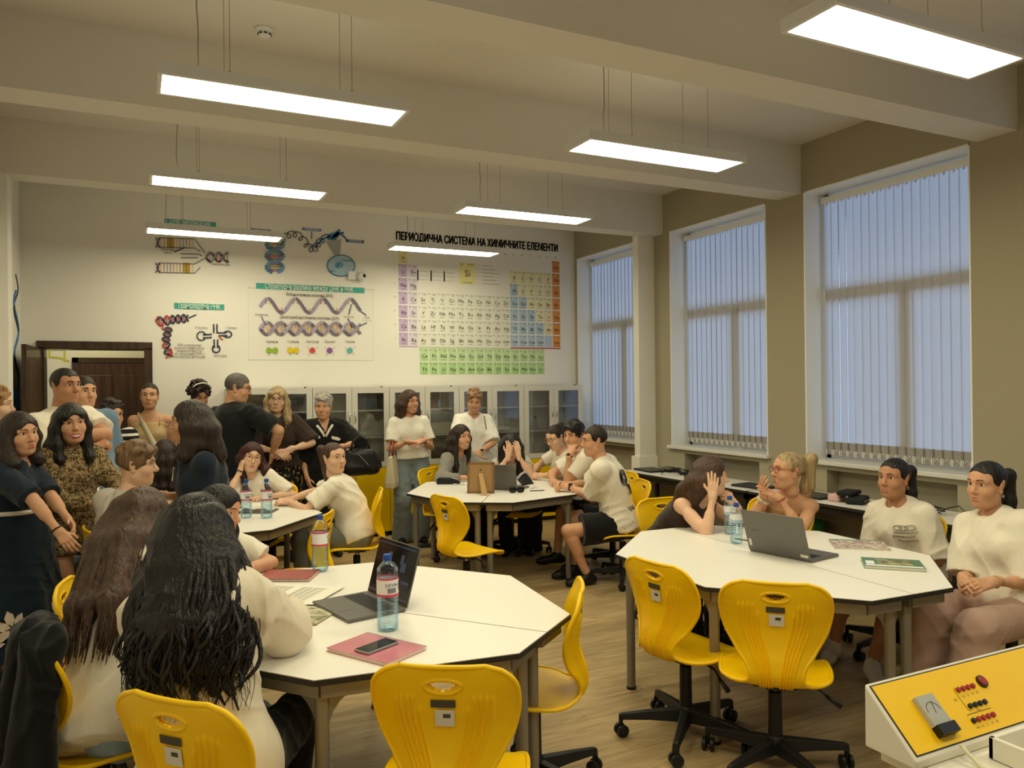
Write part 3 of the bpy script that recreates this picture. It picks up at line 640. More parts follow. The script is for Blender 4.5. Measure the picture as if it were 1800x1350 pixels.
def np_mesh(name, pieces, mats, parent=None, smooth=True):
    """pieces: list of (V, faces array or list, material index or array)"""
    Vs, li, ls, mi = [], [], [], []; o = 0
    for V, F, m in pieces:
        V = np.asarray(V, float); Vs.append(V)
        if isinstance(F, np.ndarray): li.append((F + o).ravel()); ls.append(np.full(len(F), F.shape[1]))
        else: li.append(np.array([i + o for f in F for i in f])); ls.append(np.array([len(f) for f in F]))
        mi.append(np.full(len(F), m) if np.isscalar(m) else np.asarray(m)); o += len(V)
    Vs = np.concatenate(Vs); li = np.concatenate(li).astype(np.int32); ls = np.concatenate(ls).astype(np.int32); mi = np.concatenate(mi).astype(np.int32)
    me = bpy.data.meshes.new(name); me.vertices.add(len(Vs)); me.vertices.foreach_set('co', Vs.ravel().astype(np.float32))
    me.loops.add(len(li)); me.loops.foreach_set('vertex_index', li); me.polygons.add(len(ls))
    me.polygons.foreach_set('loop_start', np.r_[0, np.cumsum(ls)[:-1]].astype(np.int32)); me.polygons.foreach_set('loop_total', ls)
    for m in mats: me.materials.append(m)
    me.polygons.foreach_set('material_index', mi); me.polygons.foreach_set('use_smooth', np.full(len(ls), smooth)); me.update(calc_edges=True); me.validate()
    ob = bpy.data.objects.new(name, me); COL.objects.link(ob)
    if parent: ob.parent = parent
    return ob
def mbp(mb, mi=None): return (np.array([tuple(v) for v in mb.v]), [tuple(f) for f in mb.f], np.array(mb.m) if mi is None else mi)
# ------------------------------------------------------------------ heads (face towards +Y, origin between the ears)
_HEADS = {}
def head_template(kind):
    if kind in _HEADS: return _HEADS[kind]
    m = kind[0] == 'm'; smile = kind.endswith('s'); fat = 1.08 if 'b' in kind else 1.
    jw = (1.0 if m else .87) * fat
    P = [ell((0, -.012, .03), (.074, .093, .085)), ell((0, .028, -.03), (.0615 * fat, .06, .085), k=.03), ell((0, .036, .042), (.058, .044, .046), k=.03),
         ell((0, .03, -.07), (.049 * jw, .047, .045), k=.03), ell((0, .066, -.1), (.019 * jw, .017, .016), k=.03)]
    for s in (-1, 1):
        P += [ell((s * .038 * fat, .05, -.032), (.027, .028, .026), k=.025), cap((s * .012, .079, .026), (s * .045, .064, .024), .013 if not m else .015, .011, k=.015)]
        P += [cap((s * .05 * jw, -.0, -.06), (s * .03 * jw, .045, -.095), .02, .017, k=.03)]
    for s in (-1, 1): P.append(ell((s * .031, .1, .007), (.021, .024, .0155), k=.012, op='-'))
    nl = 1.1 if m else .9
    P += [cap((0, .080, .018), (0, .084 + .019 * nl, -.024), .0085, .0125 * nl, k=.012), ell((0, .089 + .016 * nl, -.028), (.0125 * nl, .011, .010), k=.008)]
    for s in (-1, 1): P.append(ell((s * .0105 * nl, .092, -.032), (.008, .0105, .0075), k=.008))
    cz = -.066 if not smile else -.058; w = .0265 if not smile else .033
    up = [V3(-w, .076, cz), V3(-.010, .0880, -.0605 if not smile else -.063), V3(0, .0882, -.0625 if not smile else -.0645), V3(.010, .0880, -.0605 if not smile else -.063), V3(w, .076, cz)]
    dn = [V3(-w, .076, cz - .001), V3(-.011, .0865, -.073 if not smile else -.0815), V3(.011, .0865, -.073 if not smile else -.0815), V3(w, .076, cz - .001)]
    lr = .0040 if m else .0048
    lips = chain(up, [.002, lr * .95, lr * .8, lr * .95, .002], k=.004) + chain(dn, [.002, lr * 1.2, lr * 1.2, .002], k=.004)
    base = [ell((0, .071, -.068), (.03, .017, .018), k=.015)]
    ears = []
    for s in (-1, 1): ears += [ell((s * .0765, -.012, .0), (.0075, .018, .031), np.array(Euler((.15, s * .25, s * -.35)).to_matrix()), k=.008), ell((s * .0755, -.004, -.03), (.006, .01, .011), k=.008), ell((s * .0835, -.008, .003), (.005, .009, .017), k=.006, op='-')]
    neck = [cap((0, -.018, -.05), (0, -.03, -.13), .051 * (1.1 if m else .88), k=.03)]
    V, F = sdf(P + base + lips + ears + neck, .0026)
    mi = np.zeros(len(F), int); C = V[F].mean(1)
    def dist(pts, rs):
        best = np.full(len(C), 9.)
        for i in range(len(pts) - 1):
            a, b = pts[i], pts[i + 1]; t = np.clip(((C - a) @ (b - a)) / ((b - a) @ (b - a)), 0, 1); best = np.minimum(best, np.linalg.norm(C - a - t[:, None] * (b - a), axis=1) - (rs[i] + t * (rs[i + 1] - rs[i])))
        return best
    dl = np.minimum(dist(up, [.003, lr, lr * .8, lr, .003]), dist(dn, [.003, lr * 1.2, lr * 1.2, .003]))
    mi[(dl < .0016) & (C[:, 1] > .074)] = 3
    ex = MB()
    def ys(x, z):
        q = V[(abs(V[:, 0] - x) < .004) & (abs(V[:, 2] - z) < .004) & (V[:, 1] > .02)]; return q[:, 1].max() if len(q) else .08
    for s in (-1, 1):
        e = MB(); ey = ys(s * .031, .007) - .0065
        ex.ell((s * .0315, ey, .007), (.0165, .0100, .0074 if not smile else .006), 14, 8, 1)
        ex.ell((s * .0312, ey + .0072, .0075), (.0068, .0034, .0066), 12, 8, 2)
        ex.tube([(s * (.0155 + .0315 * q / 6), ey + .0080 - .0042 * (q / 3 - 1) ** 2 - .002 * (q / 6), .0078 + (.0078 if not smile else .0064) * (1 - (q / 3 - 1) ** 2)) for q in range(7)], [.001, .0016, .002, .002, .002, .0022, .0012], 6, 2)
        ex.tube([(s * (.0168 + .0285 * q / 6), ey + .0065 - .0035 * (q / 3 - 1) ** 2, .0062 - .0055 * (1 - (q / 3 - 1) ** 2)) for q in range(7)], .0007, 5, 2)
        bz = .0265 if not m else .0245; br = .0021 if not m else .0036
        pts = [(s * (.014 + .037 * q / 7), 0, bz + .0035 + .0045 * math.sin(min(q / 4.5, 1.5) * PI / 2) - .004 * (q / 7) ** 3) for q in range(8)]
        ex.tube([(x, ys(x, z) + .0003, z) for x, _, z in pts], [br * .8, br, br * 1.1, br * 1.1, br, br * .9, br * .7, br * .4], 6, 4)
    if smile:
        vs = []; n = 8
        for zz in (-.066, -.0785):
            for q in range(n + 1): x = -.0235 + .047 * q / n; vs.append((x, .0945 - 16 * x * x, (zz if zz > -.07 else zz + 8 * x * x) + 6 * x * x))
        ex.add(vs, [(q, n + 1 + q, n + 2 + q, q + 1) for q in range(n)], 1)
    _HEADS[kind] = (V, F, mi, mbp(ex)); return _HEADS[kind]
# ------------------------------------------------------------------ hands (right hand, wrist at origin, fingers +Y, palm -Z, thumb -X)
_HANDS = {}
def hand_template(kind):
    if kind in _HANDS: return _HANDS[kind]
    curl, spread, thumb = {'flat': (.12, .05, .35), 'relaxed': (.42, .05, .3), 'curled': (.95, .02, .6), 'fist': (1.5, .0, .9), 'spread': (.18, .16, .6)}[kind]
    P = []; xs_ = [-.028, -.0095, .009, .0265]; yk = [.088, .092, .087, .078]; ln = [(.040, .026, .020), (.044, .029, .021), (.040, .027, .020), (.031, .020, .018)]
    for i in range(4):
        P.append(cap((xs_[i] * .62, .004, 0), (xs_[i], yk[i], 0), .0135, .0115, k=.014))
    P.append(cap((0, -.03, 0), (0, .01, 0), .026, .024, k=.02))
    P.append(cap((-.008, .02, -.006), (-.026, .052, -.012), .016, .013, k=.015))
    for i in range(4):
        p = V3(xs_[i], yk[i], 0); a = .25 * curl; yw = (i - 1.4) * spread * 1.2 + (i - 1.5) * .02; r = [.0098, .0090, .0082, .0070][:]; sc_ = .9 if i == 3 else 1.
        for j in range(3):
            a += curl * (.75 + .1 * i) * (.9 if j else .55); d = V3(math.sin(yw) * math.cos(a), math.cos(yw) * math.cos(a), -math.sin(a)); e = p + d * ln[i][j]
            P.append(cap(p, e, r[j] * sc_, r[j + 1] * sc_, k=.003 if j else .005)); p = e
    t0 = V3(-.026, .045, -.012); t1 = t0 + V3(-.022 * (1 + .5 * thumb), .030, -.008 - .012 * curl); t2 = t1 + V3(-.010 + .014 * curl, .027, -.006 - .008 * curl)
    P += [cap(t0, t1, .0115, .0102, k=.006), cap(t1, t2, .0098, .0078, k=.003)]
    _HANDS[kind] = sdf(P, .0033); return _HANDS[kind]
SKIN = {}
def skin(name, col): return mat('skin_' + name, col, rough=.5, spec=.35, noise=(14, .07), bump=(60, .08, .003))
M_eye = mat('eye_white', 'D9D4CC', rough=.25); M_iris = mat('iris_dark', '21150F', rough=.2)
def hair_mat(name, c1, c2, stretch=(46, 46, 3.2), k=.9):
    return mat('hair_' + name, c1, rough=.42, spec=.45, noise=(1.4, c2), bump=(1.6, k, .012), stretch=stretch)
M_tee = cloth_mat('cream_tshirt', 'EBE3D2'); M_whitek = cloth_mat('white_knit', 'EFEADD'); M_nav = cloth_mat('navy_cotton', '1B2633'); M_blk = cloth_mat('black_cotton', '171718'); M_trs = cloth_mat('black_trousers', '1D1C1C')
M_shoe_b = mat('black_shoe', '17171A', rough=.45); M_shoe_w = mat('white_shoe', 'DEDAD2', rough=.5); M_sole_w = mat('sole_white', 'E6E3DC', rough=.6)
def lip(c='9C5347'): return mat('lip_' + c, c, rough=.4)
def ik(a, c, l1, l2, pole):
    d = c - a; L = np.linalg.norm(d); mx = (l1 + l2) * .999
    if L > mx: c = a + d / L * mx; d = c - a; L = mx
    L = max(L, abs(l1 - l2) + .02)
    x = (l1 * l1 - l2 * l2 + L * L) / (2 * L); y = math.sqrt(max(l1 * l1 - x * x, 0)); u = unit(d); p = np.asarray(pole, float); p = unit(p - u * (p @ u)); return a + u * x + p * y, c
WARN = []
def person(label, pel, az, head, look=None, sex='f', S=1., wd=1., sit=True, face=None, skin_c=('light', 'D8A888'), lipc='B0705F', hair=None, hairc=None, top=None, bottom=None, shoes=None, armL=None, armR=None, footL=None, footR=None, hz=None, h=.0085, twist=0., bust=1., extras=(), shrug=0., hs=1., belly=0.):
    """all targets are world points; az = azimuth the pelvis faces (degrees); look = (azimuth, pitch up, roll) of the head"""
    A_ = math.radians(az - 90); ca, sa = math.cos(A_), math.sin(A_); R_ = np.array([[ca, -sa, 0], [sa, ca, 0], [0, 0, 1]])
    org = V3(pel[0], pel[1], 0); toL = lambda p: R_.T @ (np.asarray(p, float) - org); dirL = lambda v: R_.T @ np.asarray(v, float)
    m = sex == 'm'
    if hz is None: hz = .515 if sit else .905 * S
    P = V3(0, 0, hz); Hc = toL(head)
    la, lp, lr = (list(look) + [0, 0, 0])[:3] if look else (az, 0, 0)
    HM = np.array((Matrix.Rotation(math.radians(la - az), 3, 'Z') @ Matrix.Rotation(math.radians(lp), 3, 'X') @ Matrix.Rotation(math.radians(lr), 3, 'Y')))
    hs = hs * (1.05 if m else 1.02); hp = lambda x, y, z: Hc + HM @ V3(x, y, z) * hs
    at = hp(0, -.025, -.10); d0 = unit(at - P); N = at - .075 * S * unit(d0 + V3(0, .22, .25)); d = unit(N - P); L = np.linalg.norm(N - P)
    if not .43 * S < L < .62 * S: WARN.append('%s: spine %.2f' % (label[:30], L))
    rx = unit(V3(math.cos(math.radians(twist)), math.sin(math.radians(twist)), 0)); rx = unit(rx - d * (rx @ d)); fy = np.cross(d, rx); T = np.stack([rx, fy, d], 1)
    tp = lambda x, y, f: P + d * L * f + rx * x * S + fy * (y * S - .02 * math.sin(f * PI))
    sw = (.178 if m else .149) * S * wd ** .6; sz = N - d * (.055 - shrug) * S
    SH = {-1: sz - rx * sw, 1: sz + rx * sw}   # -1 = the person's left
    w = wd * S; mw = 1.12 if m else 1.
    def torso(e=0., sc=1., low=True):
        p = [ell(tp(0, 0, .02), V3(.162, .118, .12) * w * sc + e, T, k=.05), ell(tp(0, .008 + belly * .5, .33), V3(.132 * mw, .102 + belly, .15) * w * sc + e, T, k=.06), ell(tp(0, .005, .68), V3(.15 * mw, .108 * mw, .165) * w * sc + e, T, k=.06)]
        for s in (-1, 1):
            if not m and bust: p.append(ell(tp(s * .068 * wd, .075 * wd, .62), V3(.058, .05, .058) * w * bust + e, T, k=.04))
            p += [cap(N - d * .015, SH[s] - d * .01, .044 * mw * S + e * .6, .040 * mw * S + e * .8, k=.04), cap(tp(s * .09 * mw, 0, .8), SH[s], .066 * S + e * .5, .04 * S + e * .5, k=.03)]
        return p
    u1, u2 = .285 * S * (1.04 if m else 1), .245 * S * (1.04 if m else 1); ar = (1.08 if m else .86) * (wd ** .5)
    ARM = {}
    for s, spec in ((-1, armL), (1, armR)):
        spec = spec or {}
        tgt = toL(spec['to']) if 'to' in spec else (V3(s * (sw + .045), .05, hz - .05 if not sit else hz + .12))
        pole = (toL(spec['el']) - (SH[s] + tgt) / 2) if 'el' in spec else dirL(spec['pole']) if 'pole' in spec else (V3(s * .25, -1, -.2) if 'to' not in spec else V3(s * .35, -.5, -1.))
        E_, W_ = ik(SH[s], tgt, u1, u2, pole); fd = unit(W_ - E_)
        hd = unit(dirL(spec['dir'])) if 'dir' in spec else fd
        pn = dirL(spec['palm']) if 'palm' in spec else V3(-s * .8, 0, -.5)
        pn = unit(pn - hd * (pn @ hd)); ARM[s] = (E_, W_, hd, pn, spec.get('hand', 'relaxed'))
    HIP = {-1: P - V3(.088 * w, 0, .03), 1: P + V3(.088 * w, 0, -.03)}; LEG = {}
    l1, l2 = .43 * S, .42 * S
    for s, ft in ((-1, footL), (1, footR)):
        ft = ft or {}
        tgt = toL(ft['to']) if 'to' in ft else (V3(s * .10, .40, .075) if sit else V3(s * .095, -.01, .075))
        kn, an = ik(HIP[s], tgt, l1, l2, dirL(ft['pole']) if 'pole' in ft else V3(s * .12, 1, .35 if sit else 0)); LEG[s] = (kn, an, dirL(ft['dir']) if 'dir' in ft else V3(s * .2, 1, 0))
    col_skin = skin(*skin_c); face = face or ('m' if m else 'f')
    # ---- body
    body = torso() + [cap(N - d * .03, at + V3(0, 0, .01), .053 * (1.16 if m else .92) * S, .051 * (1.12 if m else .88) * S, k=.04)]
    for s in (-1, 1):
        E_, W_, hd, pn, hk = ARM[s]
        body += [cap(SH[s], E_, .046 * ar * S, .037 * ar * S, k=.03), cap(SH[s] * .6 + E_ * .4, SH[s] * .3 + E_ * .7, .046 * ar * S, .043 * ar * S, k=.03), cap(E_, W_, .037 * ar * S, .0235 * ar * S, k=.02), cap(E_ * .8 + W_ * .2, E_ * .5 + W_ * .5, .041 * ar * S, .036 * ar * S, k=.02)]
        if bottom and bottom.get('kind') in ('shorts', 'skirt', 'dress'):
            kn, an, fd = LEG[s]; body += [cap(HIP[s], kn, .082 * w, .054 * S, k=.03), cap(kn, an, .052 * S, .034 * S, k=.02), cap(kn * .8 + an * .2 - V3(0, .012, 0), kn * .55 + an * .45 - V3(0, .014, 0), .055 * S, .048 * S, k=.02)]
    pieces = [(*sdf(body, h), 0)]
    hV, hF, hM, (eV, eF, eM) = head_template(face)
    tr = lambda X: X * hs @ HM.T + Hc
    pieces += [(tr(hV), hF, hM), (tr(eV), eF, eM)]
    for s in (-1, 1):
        E_, W_, hd, pn, hk = ARM[s]
        hV_, hF_ = hand_template(hk); Z = -pn; X = np.cross(hd, Z); M_ = np.stack([X, hd, Z], 1); Q = hV_.copy(); F_ = hF_
        if s == -1: Q[:, 0] *= -1; F_ = hF_[:, ::-1]
        pieces.append((Q * (S * (1.03 if m else .93)) @ M_.T + W_, F_, 0))
    o = np_mesh('person', pieces, [col_skin, M_eye, M_iris, lip(lipc), hair_mat(*hairc) if hairc else M_iris])
    o.location = org; o.rotation_euler = (0, 0, A_); tag(o, label, 'person')
    ctx = dict(P=P, N=N, d=d, T=T, tp=tp, SH=SH, ARM=ARM, LEG=LEG, HIP=HIP, hp=hp, HM=HM, Hc=Hc, hs=hs, root=o, toL=toL, dirL=dirL, S=S, w=w, R=R_, org=org, at=at, rx=rx, fy=fy)
    # ---- top
    if top:
        e = top.get('e', .018); pr = []; kind = top.get('kind', 'tee'); sl = top.get('sleeve', .62); se = top.get('se', .02)
        hem = top.get('hem', -.04)
        pr = torso(e)
        pr += [cap(tp(0, 0, .45), P + d * (hem + .05), .115 * w + e, .125 * w + e, k=.05, q=.85), ell(tp(0, 0, 0) - d * .03, V3(.178 * w + e, .128 * w + e, .2), T, k=.05)]
        cl = [((P + d * hem), -d)]
        pr = [p[:3] + (tuple(p[3]) + tuple(cl),) + p[4:] for p in pr]
        for s in (-1, 1):
            E_, W_ = ARM[s][:2]
            if sl <= 0: pr.append(cap(SH[s] + d * .02 + rx * s * top.get('cutx', -.0), SH[s] + d * .5 + rx * s * .3, .07, .2, op='-', k=.01)); continue
            if sl <= 1:
                b = SH[s] + (E_ - SH[s]) * sl; ux = unit(E_ - SH[s]); pr.append(cap(SH[s], b + ux * .03, .046 * ar * S + se * .9, .05 * ar * S + se * 1.2, k=.03, clip=((b, ux),)))
            else:
                f = sl - 1; b = E_ + (W_ - E_) * f; ux = unit(W_ - E_); pr += [cap(SH[s], E_, .05 * ar * S + se, .043 * ar * S + se * 1.1, k=.05), cap(E_, b + ux * .03, .043 * ar * S + se, .03 * ar * S + se * .9, k=.03, clip=((b, ux),))]
                if top.get('puff'): pr.append(ell(E_ * .45 + W_ * .55 - V3(0, 0, .02), (.075, .075, .06), k=.05))
        nk = top.get('neck', .062); nd = top.get('neckdrop', 0.)
        pr += [cap(N + d * .012 + fy * (.02 + nd * .5) - d * nd * .3, N + d * .2 + fy * .12, nk, nk * 1.1, op='-', k=.012)]
        if top.get('vee'): pr += [cap(N + d * .03 + fy * .09, tp(0, .14, top['vee']), .05, .008, op='-', k=.01)]
        if top.get('straps'): pr += [ell(tp(0, 0, 1.06), V3(.3, .2, .115) , T, op='-', k=.008)]
        if top.get('turtle'): pr.append(cap(N - d * .01, N + d * .025 + fy * .008, .062 * S, .058 * S, k=.015))
        ctx['top'] = np_mesh(top.get('name', 't_shirt'), [(*sdf(pr, top.get('h', h), top.get('wr', .006), len(label) * 7 + ord(label[0]) + ord(label[-1])), 0)], [top['m']], o)
        if 'collar' in top:
            c = top['collar']; mb = MB(); pts = []
            for s in (-1, 1):
                q0 = N + d * .035 - fy * .05; q1 = N + d * .03 + rx * s * .058 - fy * .005; q2 = N - d * .02 + rx * s * .035 + fy * .068; q3 = tp(s * .012, .128 * wd, .80); q4 = tp(s * .075, .12 * wd, .83); q5 = SH[s] * .45 + N * .55 + d * .028 + fy * .02; q6 = N + d * .015 - fy * .075
                mb.add([q0, q1, q2, q3, q4, q5, q6], [(0, 1, 5, 6), (1, 2, 4, 5), (2, 3, 4)] if s == 1 else [(6, 5, 1, 0), (5, 4, 2, 1), (4, 3, 2)])
            co = mb.build('collar', c, o, smooth=True); sm = co.modifiers.new('thick', 'SOLIDIFY'); sm.thickness = .006
    # ---- bottom
    if bottom:
        kind = bottom.get('kind', 'trousers'); e = bottom.get('e', .012); pr = []
        if kind in ('trousers', 'shorts'):
            pr = [ell(tp(0, 0, .02), V3(.165, .12, .12) * w + e, T, k=.05, clip=((P + d * .10, d),))]
            for s in (-1, 1):
                kn, an, fd = LEG[s]; r = bottom.get('r', (.088, .064, .05)); r = [x * S + e for x in r]
                if kind == 'shorts':
                    ux = unit(kn - HIP[s]); b = HIP[s] + (kn - HIP[s]) * bottom.get('len', .75); pr.append(cap(HIP[s], b + ux * .04, r[0], r[1] + .03, k=.04, clip=((b, ux),)))
                else:
                    pr += [cap(HIP[s], kn, r[0], r[1], k=.04), cap(kn, an - V3(0, 0, .03), r[1], r[2], k=.03, clip=((V3(0, 0, .03), V3(0, 0, -1)),))]
        else:
            hemz = bottom.get('hem', .35); r0, r1 = bottom.get('r', (.15, .26)); wst = P + d * bottom.get('waist', .14)
            pr = [cap(wst, V3(0, .01, hemz - .1), r0 * wd, r1, k=.05, q=.82, clip=((V3(0, 0, hemz), V3(0, 0, -1)), (wst, d))), ell(tp(0, -.01, .02), V3(.17, .125, .13) * w + e, T, k=.05, clip=((wst, d),))]
            for q in range(bottom.get('pleats', 0)):
                a = 2 * PI * q / bottom['pleats'] + .2; pr.append(cap(P + V3(.14 * math.cos(a), .11 * math.sin(a), 0), V3(r1 * 1.0 * math.cos(a), r1 * .86 * math.sin(a), hemz), .012, .03, k=.05, clip=((V3(0, 0, hemz), V3(0, 0, -1)),)))
        ctx['bottom'] = np_mesh(bottom.get('name', kind), [(*sdf(pr, h, bottom.get('wr', .006), 5), 0)], [bottom['m']], o)
    # ---- shoes
    if shoes is not False:
        shoes = shoes or {}
        for s in (-1, 1):
            kn, an, fd = LEG[s]; f = unit(V3(fd[0], fd[1], 0)); k = S * (1.08 if m else .98); g = V3(an[0], an[1], max(an[2] - .075, 0))
            pt = lambda a, z: g + f * a * k + V3(0, 0, z)
            flo = ((g, V3(0, 0, -1)),)
            pr = [cap(pt(-.045, .04), pt(.02, .05), .036, .038, k=.03, clip=flo), cap(pt(.02, .05), pt(.12, .032), .038, .036, k=.03, clip=flo), cap(pt(.12, .032), pt(.165, .026), .036, .026, k=.03, clip=flo), cap(pt(-.03, .05), an + V3(0, 0, .012), .036, .040, k=.02, clip=flo)]
            V, F = sdf(pr, .007); zc = V[F].mean(1)[:, 2] - g[2]
            np_mesh('shoe', [(V, F, (zc < .024).astype(int))], [shoes.get('m', M_shoe_b), shoes.get('sole', shoes.get('m', M_shoe_b))], o)
    if hair: make_hair(ctx, hair, hair_mat(*hairc), h)
    for ex in extras: ex(ctx)
    return ctx
# ------------------------------------------------------------------ hair
def make_hair(c, spec, m, h):
    st = spec['style']; hp, HM, hs, Hc = c['hp'], c['HM'], c['hs'], c['Hc']; d = c['d']; S = c['S']; name = 'hair'
    dn = spec.get('dn', .45); down = unit(-d * dn - V3(0, 0, 1 - dn)); rt = unit(c['rx'] * .6 + HM[:, 0] * .4); fw = unit(np.cross(down, rt)) * -1; fw = fw if fw @ c['fy'] > 0 else -fw
    G = lambda x, y, z: Hc + rt * x + fw * y - down * z if z < 0 else hp(x, y, z)
    t = spec.get('thick', 0.); P = []; ex = []
    fc = lambda z=.0, k=.012, wx=.068: ell(hp(0, .118, -.046 + z), V3(wx, .080, .117) * hs, HM, op='-', k=k)
    def capell(r=(.082, .105, .092), c_=(0, -.010, .034), zc=-.075, tilt=.0):
        n = HM @ unit(V3(0, -tilt, -1)); return ell(hp(*c_), (V3(*r) + t) * hs, HM, clip=((hp(0, 0, zc), n),), k=.03)
    if st in ('short', 'crop', 'buzz'):
        r = {'buzz': (.0785, .1005, .0885), 'crop': (.081, .101, .093), 'short': (.084, .104, .098)}[st]
        P = [capell(r, zc=spec.get('nape', -.045), tilt=spec.get('tilt', .55))]
        if st == 'short':
            rnd = random.Random(spec.get('seed', 1))
            for q in range(spec.get('n', 34)):
                a = rnd.uniform(0, 2 * PI); el_ = rnd.uniform(.25, 1.5); x, y, z = .082 * math.cos(a) * math.cos(el_), .100 * math.sin(a) * math.cos(el_) - .014, .094 * math.sin(el_) + .034
                P.append(cap(hp(x, y, z), hp(x * 1.06 + rnd.uniform(-.02, .02), y + rnd.uniform(.0, .03), z * 1.04), .015, .011, k=.02))
        if spec.get('fringe'): P.append(cap(hp(-.045, .075, .075), hp(.045, .075, .078), .022, .022, k=.03)); P.append(cap(hp(0, .085, .082), hp(.02, .095, .095), .02, .012, k=.03))
        P.append(fc(spec.get('hl', .002), wx=.064))
    elif st in ('pony', 'bun', 'updo'):
        P = [capell((.0785, .1015, .0885), zc=-.06, tilt=.35), fc(.019, wx=.073)]
        if st == 'pony':
            z0 = spec.get('z', .05); L = spec.get('len', .33); bx = spec.get('bx', 0.); r = spec.get('r', .033); sd = spec.get('side', 0.)
            b = hp(0, -.105, z0); e0 = hp(bx, -.155, z0 + .005); e1 = Hc + rt * (bx + sd * .4) - HM[:, 1] * .145 + down * (.10); e2 = Hc + rt * (bx + sd) - HM[:, 1] * .10 * (1 - abs(sd) * 2) + fw * (-.03 + spec.get('fwd', 0)) + down * L
            P += [cap(hp(0, -.085, z0), b, .026, .022, k=.02)] + chain([b, e0, e1, (e1 * .45 + e2 * .55), e2], [.021, r, r * 1.1, r * .9, .012], k=.02)
            tz = b * .6 + e0 * .4; mb = MB().ring(tz, (.024, .024), .008, 16, 6, Matrix([list(x) for x in np.stack([HM[:, 0], HM[:, 2], HM[:, 1]], 1)])); mb.build('hair_tie', spec.get('tie', M_black), c['root'], smooth=True)
        elif st == 'bun':
            P += [ell(hp(0, -.10, .085), V3(.036, .036, .034), HM, k=.02)]
    elif st == 'updo':
        pass
    if st == 'curlyup':
        rnd = random.Random(4); P = [capell((.088, .105, .1), zc=-.04, tilt=.4), fc(.01)]
        for q in range(90):
            a = rnd.uniform(0, 2 * PI); el_ = rnd.uniform(-.1, 1.5); k = rnd.uniform(1.0, 1.22); P.append(ell(hp(.088 * k * math.cos(a) * math.cos(el_), .105 * k * math.sin(a) * math.cos(el_) - .02, .1 * k * math.sin(el_) + .036), V3(1, 1, 1) * rnd.uniform(.012, .022), k=.01))
        P.append(fc(.012))
    LK = []
    if st == 'curls':
        L = spec['len']; W = spec.get('wide', 1.)
        P = [capell((.09, .107, .097), zc=-.06, tilt=.2), fc(.0, wx=.06), ell(G(0, -.045, -.07), V3(.135 * W, .105, .15), c['T'], k=.04), ell(G(0, -.075, -.20), V3(.16 * W, .105, .17), c['T'], k=.05), ell(G(.01, -.135, -.33), V3(.145 * W, .075, .15), c['T'], k=.05)]
        rnd = random.Random(9)
        for q in range(22):
            a = -PI * q / 21; x, y = math.cos(a), math.sin(a); k = rnd.uniform(.85, 1.05); e_ = rnd.uniform(.75, 1.0)
            P += chain([hp(.07 * x, .09 * y, .06), G(.125 * W * x * k, -.03 + .105 * y * k, -.10), G(.15 * W * x * k, -.09 + .11 * y * k, -.26), G((.14 * x + rnd.uniform(-.02, .02)) * W, -.145 + .07 * y, -L * e_)], [.02, .026, .024, .004], k=.025)
        P.append(ell(hp(0, .12, -.05), V3(.056, .075, .11) * hs, HM, op='-', k=.012))
        mb = MB()
        for q in range(spec.get('strands', 470)):
            big = q < 90
            a = -PI * rnd.uniform(-.06, 1.06); x, y = math.cos(a), math.sin(a); k = rnd.uniform(1.0, 1.17); e_ = rnd.uniform(.7, 1.12); ph = rnd.uniform(0, 6); am = rnd.uniform(.004, .016); el_ = rnd.uniform(.2, 1.25)
            key = [hp(.093 * x * math.cos(el_), .11 * y * math.cos(el_) - .014, .099 * math.sin(el_) + .034), hp(.1 * x, .115 * y - .015, .02), G(.138 * W * x * k, -.035 + .112 * y * k, -.10), G(.165 * W * x * k, -.085 + .118 * y * k, -.24), G((.15 * x + rnd.uniform(-.03, .03)) * W * k, -.135 + .10 * y * k, -.24 - (L * e_ - .24) * .6), G((.14 * x + rnd.uniform(-.05, .05)) * W, -.165 + .07 * y, -L * e_)]
            cv = catmull(key, 6); n_ = len(cv); r0 = rnd.uniform(.008, .014) if big else rnd.uniform(.0016, .0036); fq = rnd.uniform(.45, .9)
            mb.tube([p + c['rx'] * am * (i / n_) * 1.4 * math.sin(ph + i * fq) + c['fy'] * am * (i / n_) * math.cos(ph + i * fq) for i, p in enumerate(cv)], [r0 * (1 - .85 * (i / n_) ** (3 if big else 2)) * (min(1, .3 + i * .06) if big else 1) for i in range(n_)], 6 if big else 4)
        ex_strands = mbp(mb)
    if st in ('long', 'bob', 'wavy'):
        L = spec.get('len', .38); vol = spec.get('vol', 1.); bobf = st == 'bob'
        P = [capell((.084 * (1 + .03 * vol), .104, .093), zc=-.06, tilt=.2)]
        P.append(fc(spec.get('hl', 0.), wx=spec.get('wx', .062)))
        if spec.get('bangs'): P += [cap(hp(-.05, .066, .052), hp(.05, .066, .052), .022, .022, k=.02), cap(hp(-.03, .078, .045), hp(.035, .078, .04), .015, .015, k=.02)]
        fr = spec.get('front', (-1, 1)); r = .03 * vol; bk = spec.get('bk', .02)
        for s in (-1, 1):
            yb = .045 if s in fr else -.06 - bk; sp = spec.get('spread', 0.)
            for dy, ln, xx in ((.018, .92, .0), (-.02, 1., .006), (-.055, 1., -.012)):
                y0 = dy; LK.append([hp(s * (.062 + xx * .5), y0, .045), hp(s * (.083 + xx), y0 - .008, -.03), G(s * (.090 + xx + sp * .5), y0 - .012 + yb * .25, -.13), G(s * (.092 + xx + sp), y0 * .8 + yb * .8, -.13 - (L - .13) * .55), G(s * (.082 + xx + sp), y0 * .6 + yb, -L * ln)]); q_ = LK[-1]; P += chain(q_[:-1] + [q_[-2] * .3 + q_[-1] * .7], [.022, r, r * 1.05, r * .95, r * .15], k=.03)
